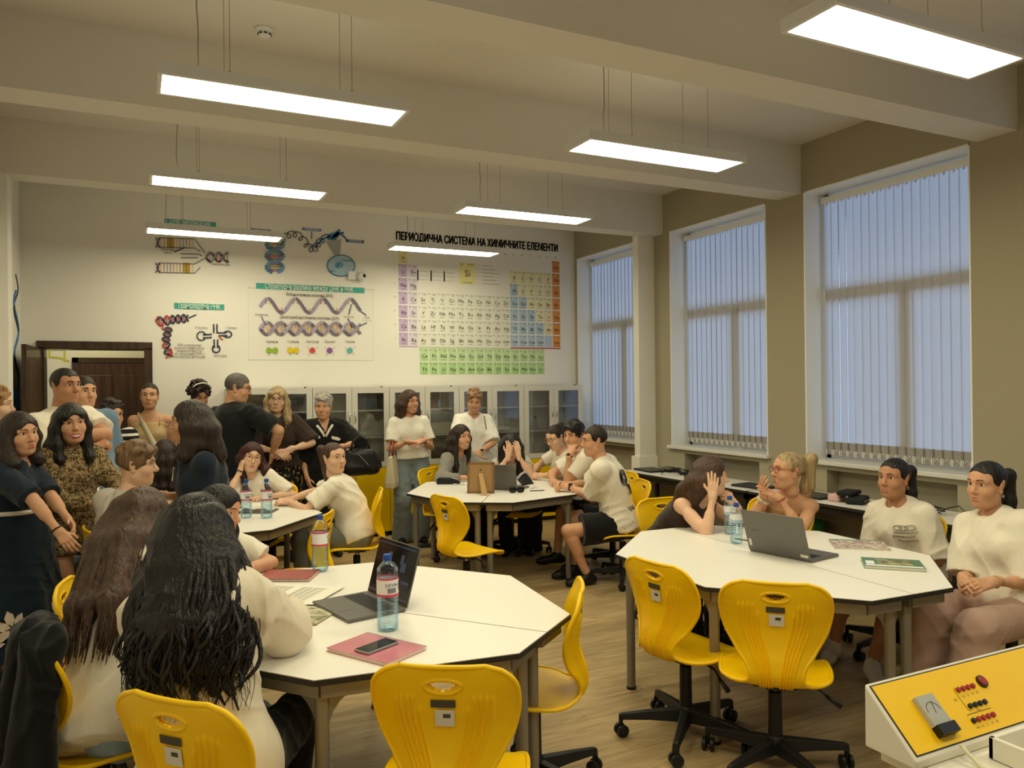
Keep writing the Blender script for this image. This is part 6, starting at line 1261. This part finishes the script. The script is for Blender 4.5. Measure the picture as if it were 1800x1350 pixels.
# local: +y is the direction the chair faces; the back top edge lies along x at z .85
pr = [cap((-.17, .0, .85), (.17, 0, .85), .035, k=.03), cap((-.18, -.06, .8), (-.17, -.11, .32), .05, .075, k=.06), cap((0, -.065, .82), (0, -.14, .30), .06, .09, k=.08), cap((.17, -.06, .8), (.16, -.11, .36), .05, .07, k=.06), cap((-.2, -.03, .8), (-.24, -.05, .40), .045, .055, k=.04), cap((.2, -.03, .8), (.23, -.04, .45), .04, .05, k=.04), cap((-.15, .03, .84), (-.16, .02, .62), .03, .03, k=.03), cap((.06, -.1, .3), (-.14, -.13, .24), .08, .08, k=.06)]
np_mesh('jacket_body', [(*sdf(pr, .008, .014, 6), 0)], [cloth_mat('black_jacket_cloth', '17181A')], jk)
np_mesh('sleeve', [(*sdf(chain([V3(-.2, -.02, .8), V3(-.27, -.06, .58), V3(-.24, -.12, .36)], [.05, .055, .045]), .008, .008, 2), 0)], [cloth_mat('black_jacket_cloth', '17181A')], jk)
for nm, ctx in (): pass
# teacher's demonstration desk in the near right corner
con = thing('power_console', 'white sloping laboratory console with a yellow panel in the near right corner', 'console', (1.56, 1.30, 0)); M_cw = mat('console_white', 'E6E1D3', rough=.4, bump=(300, .06, .001)); CL = 1.15
P0, P1, P2, P3 = (0, .803), (0, .95), (-.135, .822), (-.135, .803)
sec = [P0, P1, P2, P3]
def cbox(x0, x1, sec, m, nm, par, bev=.004):
    k = len(sec); return MB().add([(x0, y, z) for y, z in sec] + [(x1, y, z) for y, z in sec], [tuple(range(k)), tuple(range(2 * k - 1, k - 1, -1))] + [(q, k + q, k + (q + 1) % k, (q + 1) % k) for q in range(k)]).build(nm, m, par, bevel=bev)
cbox(0, CL, sec, M_cw, 'housing', con); sl = Vector((0, P2[0] - P1[0], P2[1] - P1[1])); ln = sl.length; ev = -sl.normalized(); nn = Vector((0, -ev.z, ev.y)); nn = nn if nn.z > 0 else -nn; o0 = Vector((0, P2[0], P2[1]))
def onp(x, v, h=0.): return o0 + Vector((x, 0, 0)) + ev * v + nn * h
def plate(x0, x1, v0, v1, h0, h1, nm, m, par): return MB().add([onp(a, b, h0) for a, b in ((x0, v0), (x1, v0), (x1, v1), (x0, v1))] + [onp(a, b, h1) for a, b in ((x0, v0), (x1, v0), (x1, v1), (x0, v1))], [(3, 2, 1, 0), (4, 5, 6, 7), (0, 1, 5, 4), (1, 2, 6, 5), (2, 3, 7, 6), (3, 0, 4, 7)]).build(nm, m, par)
pan = plate(.014, CL - .014, .012, ln - .010, -.001, .0022, 'yellow_panel', mat('console_yellow', 'FBCA00', rough=.45), con)
plate(.010, CL - .010, .009, ln - .007, -.001, .0012, 'panel_gap', M_black, con)
M_sr = mat('socket_red', '9E2A1E', rough=.4); M_sb = mat('socket_black', '1C1A18', rough=.4)
def sock(x, v, m, r=.0062, hh=.006): 
    c = onp(x, v, .002); MB().tube([c, c + nn * hh, c + nn * hh * 1.05], [r, r, r * .5], 14).build('socket', m, pan, smooth='auto')
for k in range(4): sock(.268 + .0185 * k, .118, M_sr); sock(.268 + .0185 * k, .076, M_sb)
for k in range(5): sock(.245 + .0185 * k, .044, M_sb if k == 0 else M_sr)
c = onp(.365, .122, .002); MB().tube([c, c + nn * .006], [.016, .015], 20).build('button_rim', M_sb, pan, smooth='auto'); MB().tube([c + nn * .006, c + nn * .009], [.012, .010], 20).build('push_button', M_sr, pan, smooth='auto')
mt = plate(.105, .165, .052, .125, .002, .016, 'meter_face', mat('meter_grey', 'B9B9B4', rough=.2, coat=.6), pan); plate(.105, .165, .030, .054, .002, .024, 'meter_base', M_sb, pan)
mb = MB()
def stroke(pts, r=.0006): mb.tube([onp(x, v, .0026) for x, v in pts], r, 4)
stroke([(.262, .125), (.255, .118), (.255, .07), (.262, .066)]); stroke([(.238, .058), (.245, .060), (.330, .060)]); mb.tube([onp(.135 + .022 * math.cos(a / 6 * PI), .085 + .022 * math.sin(a / 6 * PI), .0165) for a in range(7)], .0006, 4); mb.tube([onp(.135, .08, .0168), onp(.143, .108, .0168)], .0006, 4)
for i, s_ in enumerate(('1.5', '3', '9', '15')): text_into(mb, s_, .009, onp(.270 + .0185 * i, .101, .0026), Vector((1, 0, 0)), ev)
for i, s_ in enumerate(('~AC', '1.5', '3', '9', '15')): text_into(mb, s_, .008, onp(.245 + .0185 * i, .028, .0026), Vector((1, 0, 0)), ev)
text_into(mb, 'DC', .009, onp(.240, .098, .0026), Vector((1, 0, 0)), ev); text_into(mb, 'AC~', .008, onp(.29, .064, .0026), Vector((1, 0, 0)), ev)
_PRN = (mb, pan)
# what the console stands on, the white tray before it
dt = thing('demonstration_table', 'white demonstration table carrying the console, at the lower right corner', 'table', (0, 0, 0)); MB().b2((1.60, .62, .765), (2.75, 1.29, .802)).build('table_top', M_cw, dt, bevel=.004)
for x, y in ((1.66, 1.24), (2.69, 1.24), (1.66, .68), (2.69, .68)): MB().lathe([(.024, 0), (.024, .766)], 14, (x, y, 0)).build('leg', M_leg, dt, smooth='auto')
MB().b2((1.64, 1.22, .70), (2.71, 1.25, .766)).b2((1.64, .66, .70), (2.71, .69, .766)).build('apron_frame', M_leg, dt)
tr_ = thing('white_tray', 'white plastic tray in the bottom right picture corner', 'tray', (1.76, .86, .803)); mb = MB(); W, D_ = .62, .27
mb.b2((0, 0, 0), (W, D_, .004)); mb.b2((0, 0, 0), (.012, D_, .05)); mb.b2((W - .012, 0, 0), (W, D_, .05)); mb.b2((0, 0, 0), (W, .012, .05)); mb.b2((0, D_ - .012, 0), (W, D_, .05)); mb.build('tray_body', M_cw, tr_, bevel=.004); MB().b2((.17, .012, .004), (.18, D_ - .012, .042)).build('divider', M_cw, tr_)
cb = thing('cream_cable', 'cream cable hanging over the edge of the console into the tray', 'cable', (0, 0, 0)); MB().tube([(1.70, 1.155, .835), (1.695, 1.14, .828), (1.69, 1.10, .81), (1.68, 1.04, .812), (1.66, .98, .812), (1.69, .92, .812), (1.75, .93, .812)], .005, 8).build('cord', mat('cream_plastic', 'DDD5B8', rough=.5), cb, smooth=True); MB().tube([(1.75, .93, .812), (1.775, .935, .813)], .009, 8).build('plug', mat('cream_plastic', 'DDD5B8'), cb, smooth='auto')
# ------------------------------------------------------------------ printed decals on the end wall
def wall_pt(px, py, Y=BY - .0085):
    u, v = (px - 900) / 1366.6, (py - 675) / 1366.6; c, s = math.cos(ROLL), math.sin(ROLL); u, v = c * u + s * v, -s * u + c * v
    d = _f - _u * v + _r * u; t = Y / d.y; return Vector((d.x * t, Y, 1.67 + d.z * t))
XA, ZA = Vector((1, 0, 0)), Vector((0, 0, 1))
_DM = {}
def ink(c): return mat('ink_' + c, c, rough=.7, spec=.2)
class Decal:
    def __init__(s, label, name='wall_decal'): s.t = thing(name, label, 'wall decal', (0, 0, 0)); s.p = {}; s.k = 0
    def mb(s, part, col):
        if (part, col) not in s.p: s.p[(part, col)] = MB()
        return s.p[(part, col)]
    def quad(s, part, col, x0, z0, x1, z1, d=0.): y = BY - .0018 - d; s.mb(part, col).b2((x0, y, z0), (x1, y + .0016, z1)); return s
    def rect(s, part, col, a, b, d=0.): p, q = wall_pt(*a), wall_pt(*b); return s.quad(part, col, min(p.x, q.x), min(p.z, q.z), max(p.x, q.x), max(p.z, q.z), d)
    def line(s, part, col, pts, r=.004): s.mb(part, col).tube([p if isinstance(p, Vector) else wall_pt(*p) for p in pts], r, 5); return s
    def rib(s, part, col, pts, w, d=0.):
        P = [p if isinstance(p, Vector) else wall_pt(*p) for p in pts]; P = [p - Vector((0, d, 0)) for p in P]; m = s.mb(part, col); n = len(P); w = w if hasattr(w, '__len__') else [w] * n; vs = []
        for i, p in enumerate(P):
            t = (P[min(i + 1, n - 1)] - P[max(i - 1, 0)]); t = t.normalized() if t.length > 1e-6 else XA; q = Vector((-t.z, 0, t.x)); vs += [p + q * w[i] / 2, p - q * w[i] / 2]
        m.add(vs, [(2 * i, 2 * i + 1, 2 * i + 3, 2 * i + 2) for i in range(n - 1)]); return s
    def poly(s, part, col, pts, d=0.): P = [p if isinstance(p, Vector) else wall_pt(*p) for p in pts]; s.mb(part, col).add([p - Vector((0, d, 0)) for p in P], [tuple(range(len(P)))]); return s
    def text(s, part, col, txt, size, at, align='CENTER', sx=1., ex=XA, ez=ZA, d=.003, fit=None): P = at if isinstance(at, Vector) else wall_pt(*at); text_into(s.mb(part, col), txt, size, P - Vector((0, d, 0)), ex, ez, 0, align, sx, fit); return s
    def done(s):
        for (part, col), m in s.p.items():
            o = m.build(part, ink(col), s.t)
            o['kind'] = 'stuff'
_DEC = []
# periodic table
D = Decal('large periodic table printed on the end wall under a black Cyrillic heading', 'periodic_table'); _DEC.append(D)
a, b = wall_pt(696, 416), wall_pt(979, 437); hp_ = (a + b) / 2
for dx, dz in ((-.005, 0), (0, .004), (.005, 0), (0, -.004)): D.text('title_lettering', '232325', 'ПЕРИОДИЧНА СИСТЕМА НА ХИМИЧНИТЕ ЕЛЕМЕНТИ', .132, Vector((3.925 + dx, BY - .002, 3.458 + dz)), fit=2.19)
PX, PZ, PW = .1227, .163, .110; PH = .149; X0, ZB = 2.852, 2.166
ROWS = ['H' + ' .' * 16 + ' He', 'Li Be' + ' .' * 10 + ' B C N O F Ne', 'Na Mg' + ' .' * 10 + ' Al Si P S Cl Ar', 'K Ca Sc Ti V Cr Mn Fe Co Ni Cu Zn Ga Ge As Se Br Kr', 'Rb Sr Y Zr Nb Mo Tc Ru Rh Pd Ag Cd In Sn Sb Te I Xe', 'Cs Ba La Hf Ta W Re Os Ir Pt Au Hg Tl Pb Bi Po At Rn', 'Fr Ra Ac Rf Db Sg Bh Hs Mt Ds Uuu Uub Uut Uuq Uup Uuh _ Uuo']
METAL = set('Al Ga Ge In Sn Sb Tl Pb Bi Po Uut Uuq Uup Uuh _'.split())
def cell(x, z, sym, col, num=1):
    D.quad('element_cells', col, x, z, x + PW, z + PH)
    if sym == '_': return
    D.text('symbol_lettering', '33332F', sym, .062 if len(sym) < 3 else .048, Vector((x + PW * .55, BY - .002, z + PH * .40)))
    D.quad('cell_small_print', '6E6C62', x + PW * .3, z + .016, x + PW * .78, z + .021, .0006); D.quad('cell_small_print', '6E6C62', x + .006, z + PH - .018, x + .020, z + PH - .008, .0006); D.quad('cell_small_print', '8C8A80', x + PW * .45, z + PH - .018, x + PW * .92, z + PH - .013, .0006); D.quad('cell_small_print', '8C8A80', x + PW * .55, z + PH - .032, x + PW * .92, z + PH - .028, .0006)
for r, row in enumerate(ROWS):
    for c_, sym in enumerate(row.split()):
        if sym == '.': continue
        col = 'C3AED2' if c_ == 0 and r else 'E9DFA0' if c_ == 0 else 'D8CDDD' if c_ == 1 else 'E0934E' if c_ == 17 else 'B4C8DC' if sym in METAL else 'EADDB4' if c_ == 16 else 'EBE5B9' if c_ > 11 else 'E3E2D6'
        cell(X0 + c_ * PX, ZB + (6 - r) * PZ, sym, col)
for r, row in enumerate(['Ce Pr Nd Pm Sm Eu Gd Tb Dy Ho Er Tm Yb Lu', 'Th Pa U Np Pu Am Cm Bk Cf Es Fm Md No Lr']):
    for c_, sym in enumerate(row.split()): cell(3.107 + c_ * .1223, 1.978 - r * PZ, sym, 'BFDCA6' if r == 0 else 'B2D596')
D.quad('group_bars', 'B79CC7', X0, ZB - .022, X0 + 2 * PX - .01, ZB - .010); D.quad('group_bars', 'D9DBCB', X0 + 2 * PX, ZB - .022, X0 + 12 * PX - .01, ZB - .012); D.quad('group_bars', 'C2565A', X0 + 12 * PX, ZB - .024, X0 + 18 * PX - .01, ZB - .008); D.quad('group_bars', 'AFCB98', 3.107, 2.133, 4.81, 2.141)
for i in range(7): D.text('number_lettering', '8A887E', str(i + 1), .03, Vector((X0 - .05, BY - .002, ZB + (6 - i) * PZ + .08)))
for i, g in enumerate(('12', '13', '14', '15', '16', '17', '18')): D.text('number_lettering', '6E6C64', g, .032, Vector((X0 + (11 + i) * PX + .05, BY - .002, ZB + 7 * PZ + .03)))
p, q = wall_pt(807.5, 461), wall_pt(836, 501); D.quad('key_panel', 'EFE6A4', p.x, q.z, q.x, p.z); m_ = (p + q) / 2
D.text('symbol_lettering', '3E3C36', 'Si', .115, Vector((m_.x, BY - .002, m_.z - .0))).text('symbol_lettering', '4A4840', 'СИЛИЦИЙ', .026, Vector((m_.x, BY - .002, q.z + .024))).text('symbol_lettering', '4A4840', '14', .035, Vector((p.x + .03, BY - .002, p.z - .022))).text('symbol_lettering', '6A6860', '28,0855', .028, Vector((q.x - .06, BY - .002, p.z - .022)))
for i in range(6): D.quad('key_small_print', 'A09D92', q.x + .10, q.z + .02 + i * .045, q.x + .34 - (i % 3) * .05, q.z + .026 + i * .045); D.quad('key_small_print', 'BAB7AC', q.x + .01, q.z + .022 + i * .045, q.x + .09, q.z + .0245 + i * .045)
for i in range(3):
    for j in range(3): D.quad('key_small_print', 'B7B4A9', p.x - .52 + i * .17, q.z + .03 + j * .05, p.x - .40 + i * .17, q.z + .035 + j * .05); D.quad('key_small_print', ('C9C7CC', 'CFCDBF', 'E3D377')[i], p.x - .545 + i * .17, q.z + .02, p.x - .53 + i * .17, q.z + .15)
# DNA against RNA box
D = Decal('framed DNA and RNA comparison chart on the end wall with a teal heading', 'genetics_chart'); _DEC.append(D)
for a, b in (((436, 505), (437.6, 634)), ((655.5, 507), (657, 634)), ((436, 632), (657, 634)), ((436, 505), (450, 507)), ((641, 508), (657, 510))): D.rect('frame_line', 'B9C9B8', a, b)
D.rect('header_panel', '4FA79B', (450, 497), (641, 515.5)); D.text('header_lettering', 'F2F4EE', 'Структурна разлика между ДНК и РНК', .088, (545, 506.5), fit=.98, d=.012)
D.text('subtitle_lettering', '3C3A38', 'Рибонуклеинова киселина (РНК)', .05, (545, 519), fit=.52).text('subtitle_lettering', '3C3A38', 'Дезоксирибонуклеинова киселина (ДНК)', .05, (545, 558.5), fit=.66)
BASE = ['D9C24A', 'C8475A', '7A8F4A', '7E5AA0', 'D98B3A']
def wave(x0, x1, yc, am, per, ph, part, cols, w=.035, dirn=1, slope=.006):
    n = int((x1 - x0) / per * 14); pts = [(x0 + (x1 - x0) * i / n, yc + slope * (x0 + (x1 - x0) * i / n - x0) - am * math.sin(2 * PI * (x0 + (x1 - x0) * i / n - x0) / per + ph) * dirn) for i in range(n + 1)]
    for i in range(0, n, 2): k = math.cos(2 * PI * (pts[i][0] - x0) / per + ph); D.rib(part, cols[0] if k > 0 else cols[1], pts[i:i + 3], w, .001 if k * dirn > 0 else .0003)
    return pts
w_ = wave(457, 634, 537, 12.5, 48.5, -.2, 'helix_drawing', ('A8A2BC', '77708A'))
for i in range(1, len(w_) - 2, 2):
    x, y = w_[i]; yc = 537 + .006 * (x - 457)
    if abs(y - yc) > 3: D.line('base_bars', BASE[i % 5], [(x, y), (x, yc + (y - yc) * .3)], .0036)
a_ = wave(457, 634, 577, 11, 48.5, 0, 'helix_drawing', ('B3ACC6', '777088')); b_ = wave(457, 634, 577, 11, 48.5, PI, 'helix_drawing', ('9C97B0', '66627A'))
for i in range(1, len(a_) - 1):
    if abs(a_[i][1] - b_[i][1]) > 5: mid = ((a_[i][0]), (a_[i][1] + b_[i][1]) / 2); D.line('base_bars', BASE[i % 5], [a_[i], mid], .0032).line('base_bars', BASE[(i + 2) % 5], [mid, b_[i]], .0032)
def hexa(cx, cy, r, col): D.poly('molecule_drawing', col, [(cx + r * math.cos(PI / 6 + k * PI / 3), cy - r * math.sin(PI / 6 + k * PI / 3)) for k in range(6)], .002)
for cs, col, nm in (((472.8, 483.6), '8FB53A', 'Аденин'), ((510.5, 520), 'E2C321', 'Гуанин'), ((549,), 'D6504F', 'Цитозин'), ((579.5,), '8A5A9E', 'Урацил'), ((615,), '68B1B5', 'Тимин')):
    for cx in cs: hexa(cx, 616, 5.6, col)
    cx = sum(cs) / len(cs); D.text('subtitle_lettering', '55524C', nm, .036, (cx, 600.5)); D.line('molecule_drawing', '6B7A55', [(cx - 7, 612), (cx - 9, 610)], .0022).line('molecule_drawing', '6B7A55', [(cx + 7, 612), (cx + 9, 610)], .0022).line('molecule_drawing', '6B7A55', [(cx + 6, 621), (cx + 8, 623)], .0022).line('molecule_drawing', '6B7A55', [(cx - 5, 622), (cx - 6, 625)], .0022)
for a, b in (((459, 556), (467, 571)), ((618, 535), (613, 553)), ((634, 547), (644, 554)), ((612, 560), (619, 576)), ((632, 573), (645, 567))): D.line('pointer_lines', '35506E', [a, b], .005)
for at_, s_ in (((460, 553), 'Двуверижна'), ((613, 557), 'Нуклеотид'), ((645, 558), 'Захар'), ((645, 563), 'и фосфат')): D.text('subtitle_lettering', '6E6B63', s_, .028, at_, sx=.8)
# DNA replication
D = Decal('small DNA replication diagram on the end wall, partly behind the last left lamp', 'replication_diagram'); _DEC.append(D)
D.rect('header_panel', '4FA79B', (289, 383.5), (380, 400)); D.text('header_lettering', 'EDF1EA', 'ДНК репликация', .083, (334, 392), fit=.40, d=.012)
for y0, cl in ((418, (294, 306)), (462, (322, 334))):
    D.line('strand_lines', '6A6870', [(279, y0), (342, y0 + 2), (360, y0 + 26 if y0 < 440 else y0 - 8)], .004).line('strand_lines', '6A6870', [(279, y0 + 17), (342, y0 + 18), (352, y0 + 8 if y0 > 440 else y0 + 24)], .004)
    for k in range(11): D.line('base_bars', BASE[k % 5], [(283 + 5.6 * k, y0 + 1), (283 + 5.6 * k, y0 + 16)], .003)
    D.rect('enzyme_block', 'C4A233', (cl[0], y0 - 1), (cl[1], y0 + 19), .002); D.line('strand_lines', '7A6B82', [(274, y0), (279, y0 + 8), (274, y0 + 17)], .008).line('strand_lines', '57455E', [(281, y0), (276, y0 + 9), (281, y0 + 17)], .008)
a_ = wave(362, 402, 452, 8, 30, 0, 'helix_drawing', ('8D8AA0', '46434E'), .025); b_ = wave(362, 402, 452, 8, 30, PI, 'helix_drawing', ('8D8AA0', '46434E'), .025)
for i in range(1, len(a_), 2): D.line('base_bars', BASE[i % 5], [a_[i], b_[i]], .004)
D.line('pointer_lines', '46465A', [(306, 443), (325, 435)], .006).line('pointer_lines', '46465A', [(318, 446), (350, 447), (355, 450)], .004).line('pointer_lines', '46465A', [(318, 453), (348, 453)], .004)
for at_, s_ in (((295, 439), 'Водородни'), ((295, 444.5), 'връзки'), ((388, 465), 'Родителска ДНК')): D.text('caption_lettering', '5A5850', s_, .032, at_, sx=.75)
# transfer RNA
D = Decal('transfer RNA diagram on the end wall right of the door, teal heading', 'trna_diagram'); _DEC.append(D)
D.rect('header_panel', '4FA79B', (306, 532), (394.5, 545.5)); D.text('header_lettering', 'EDF1EA', 'Транспортна РНК', .083, (350, 538.7), fit=.42, d=.012)
def helix2(p0, p1, am, turns, cols, ph=0.):
    n = int(turns * 16); dx, dy = p1[0] - p0[0], p1[1] - p0[1]; L = math.hypot(dx, dy); nx, ny = -dy / L, dx / L; S_ = []
    for sg in (0, PI): S_.append([(p0[0] + dx * i / n + nx * am * math.sin(ph + sg + 2 * PI * turns * i / n), p0[1] + dy * i / n + ny * am * math.sin(ph + sg + 2 * PI * turns * i / n)) for i in range(n + 1)])
    for s_, c_ in zip(S_, cols): D.rib('helix_drawing', c_, s_, .017, .001)
    for i in range(1, n, 2): D.line('base_bars', ('C0574C', '3E4A6E')[i // 2 % 2], [S_[0][i], S_[1][i]], .0035)
helix2((300, 562), (331, 559), 7, 1.6, ('2F3F5A', '2F3F5A'), .4); helix2((276, 566), (300, 562), 8, 1., ('C65348', '2F3F5A')); helix2((297, 575), (291, 601), 6.5, 1.5, ('2F3F5A', '3A4A52')); helix2((291, 601), (298, 628), 6.5, 1.2, ('C65348', '2F3F5A'))
D.line('strand_lines', 'C65348', [(278, 556), (274, 563), (279, 570), (288, 572), (285, 577), (291, 580)], .008).line('strand_lines', '2F3F5A', [(331, 559), (338, 556), (345, 553)], .006).line('strand_lines', 'C65348', [(298, 628), (303, 620), (300, 612)], .008)
bd = lambda x, y: D.mb('bead_chain', '2E3350').ell(wall_pt(x, y), (.009, .004, .009), 8, 6)
for k in range(5): bd(375.7, 571 + 3.2 * k); bd(381.4, 571 + 3.2 * k); bd(376.5, 598 + 3 * k); bd(382.5, 598 + 3 * k)
for k in range(5): bd(371 - 3.2 * k, 587.5 + .2 * k); bd(371 - 3.2 * k, 593 + .2 * k); bd(384 + 3.2 * k, 585); bd(386 + 3.2 * k, 590)
for k in range(12): a = .5 + k * (2 * PI - 1) / 11; bd(354 + 7.6 * math.cos(a), 590.5 - 7.6 * math.sin(a)); bd(400 + 7 * math.cos(PI + a), 587.5 - 5.5 * math.sin(PI + a)); bd(380 + 6.5 * math.cos(PI / 2 + a), 613 - 6.5 * math.sin(PI / 2 + a))
D.line('strand_lines', 'C65348', [(384, 590), (388, 595), (392, 597)], .006)
for at_, s_ in (((354, 576), 'D примка'), ((406, 576), 'T примка'), ((387, 625), 'Антикодон')): D.text('caption_lettering', '7A7870', s_, .032, at_, sx=.8)
for i, s_ in enumerate(('тРНК е двуверижна', 'молекула, пренасяща до', 'аминокиселините до', 'информационната РНК и', 'разпознаваща антикодона')): D.text('caption_lettering', '6A685F', s_, .034, (333, 606.5 + 5.1 * i), sx=.72)
# chromosome
D = Decal('chromosome unwinding drawing in blue on the end wall beside the camera', 'chromosome_drawing'); _DEC.append(D)
for a, b, s_ in (((441, 401), (476, 409), 'ДНК спирала'), ((531, 399.5), (565, 407), 'Нуклеозома'), ((608, 420), (640, 427.5), 'Хромозома')): D.rect('label_panel', '3F5C93' if s_[0] != 'Н' else '7088C0', a, b); D.text('label_lettering', 'E8ECF2', s_, .038, ((a[0] + b[0]) / 2, (a[1] + b[1]) / 2), fit=.15, d=.012)
def vhel(ph, cols):
    n = 40; pts = [(483 + 14 * math.sin(ph + i / n * PI * 2.6), 478 - 52 * i / n) for i in range(n + 1)]
    for i in range(0, n, 2): D.rib('helix_drawing', cols[0] if math.cos(ph + i / n * PI * 2.6) > 0 else cols[1], pts[i:i + 3], .05, .0012 if math.cos(ph + i / n * PI * 2.6) > 0 else .0004)
    return pts
a_ = vhel(.3, ('6E9BC2', '4E7CA6')); b_ = vhel(.3 + PI, ('6E9BC2', '4E7CA6'))
for i in range(1, 40, 2): D.line('base_bars', BASE[i % 5], [a_[i], b_[i]], .004)
arc = [(490, 428), (497, 420), (508, 413), (520, 412), (532, 420), (542, 434), (552, 438), (558, 430), (566, 422), (580, 414)]
cv = catmull([(x, y) for x, y in arc], 8)
D.line('coil_drawing', '3B4A60', [(x + 6 * math.cos(i * .9), y + 6 * math.sin(i * .9)) for i, (x, y) in enumerate(cv)], .005); D.rib('coil_drawing', '4D7FAF', [tuple(p) for p in cv[-22:]], .02)
D.rib('chromosome_arms', '4C83B8', [(575, 420), (584, 414), (592, 411), (597, 403)], [.03, .06, .05, .02]).rib('chromosome_arms', '3E6E9E', [(604, 409), (594, 411), (588, 418), (580, 433)], [.02, .05, .055, .04])
D.line('pointer_lines', '2E4878', [(601, 413), (609, 420)], .008).line('pointer_lines', '3F5C93', [(548, 407), (548, 420)], .005)
D.poly('cone', 'A6A79E', [(596, 462), (573, 424), (600, 420)], .0006)
D.poly('cell_disc', 'A9C4D4', [(599.5 + 24 * math.cos(2 * PI * k / 28), 467 + 18.5 * math.sin(2 * PI * k / 28)) for k in range(28)][::-1], .0008); D.line('cell_outline', '4E7FA3', [(599.5 + 24 * math.cos(2 * PI * k / 28), 467 + 18.5 * math.sin(2 * PI * k / 28)) for k in range(29)], .007); D.poly('nucleus', '6FA3C4', [(596 + 8 * math.cos(2 * PI * k / 18), 466 + 6 * math.sin(2 * PI * k / 18)) for k in range(18)][::-1], .002).line('pointer_lines', '2E4878', [(590, 470), (597, 463)], .005)
D.text('label_lettering', '3F5C78', 'Клетка', .034, (611, 458)).text('label_lettering', '3F5C78', 'ядро', .034, (583, 476))
for D in _DEC: D.done_later = True
# marks on the left wall, letters in the corridor
lw = thing('wall_drawing', 'tall thin dark and blue line drawing on the left wall by the corner', 'wall decal', (0, 0, 0))
mb = MB(); mb.tube([(LX + .002, 8.5 + .16 * math.sin(k * .8), 2.75 - .055 * k) for k in range(24)], .008, 5); mb.build('dark_strand', ink('3A3B44'), lw, smooth=True)
mb = MB(); mb.tube([(LX + .002, 8.5 - .16 * math.sin(k * .8), 2.6 - .06 * k) for k in range(22)], .012, 5); mb.tube([(LX + .002, 8.35 + .03 * k, 1.7 - .12 * k) for k in range(6)], .03, 6); mb.build('blue_strand', ink('4E7FA8'), lw, smooth=True)
cl_ = thing('corridor_lettering', 'yellow-green turned letters high on the corridor wall', 'lettering', (0, 0, 0)); _CL = MB(); text_into(_CL, 'ДЕ', .24, (-.78, 10.615, 2.17), (0, 0, 1), (-1, 0, 0))
# ------------------------------------------------------------------ lettering made last
flush_text()
finish_bottles()
for mb, l in _LT: mb.build('brand_lettering', M_key, l)
_PRN[0].build('panel_print', M_sb, _PRN[1])['kind'] = 'stuff'
for D in _DEC: D.done()
_CL.build('letters', ink('B9B23A'), cl_)
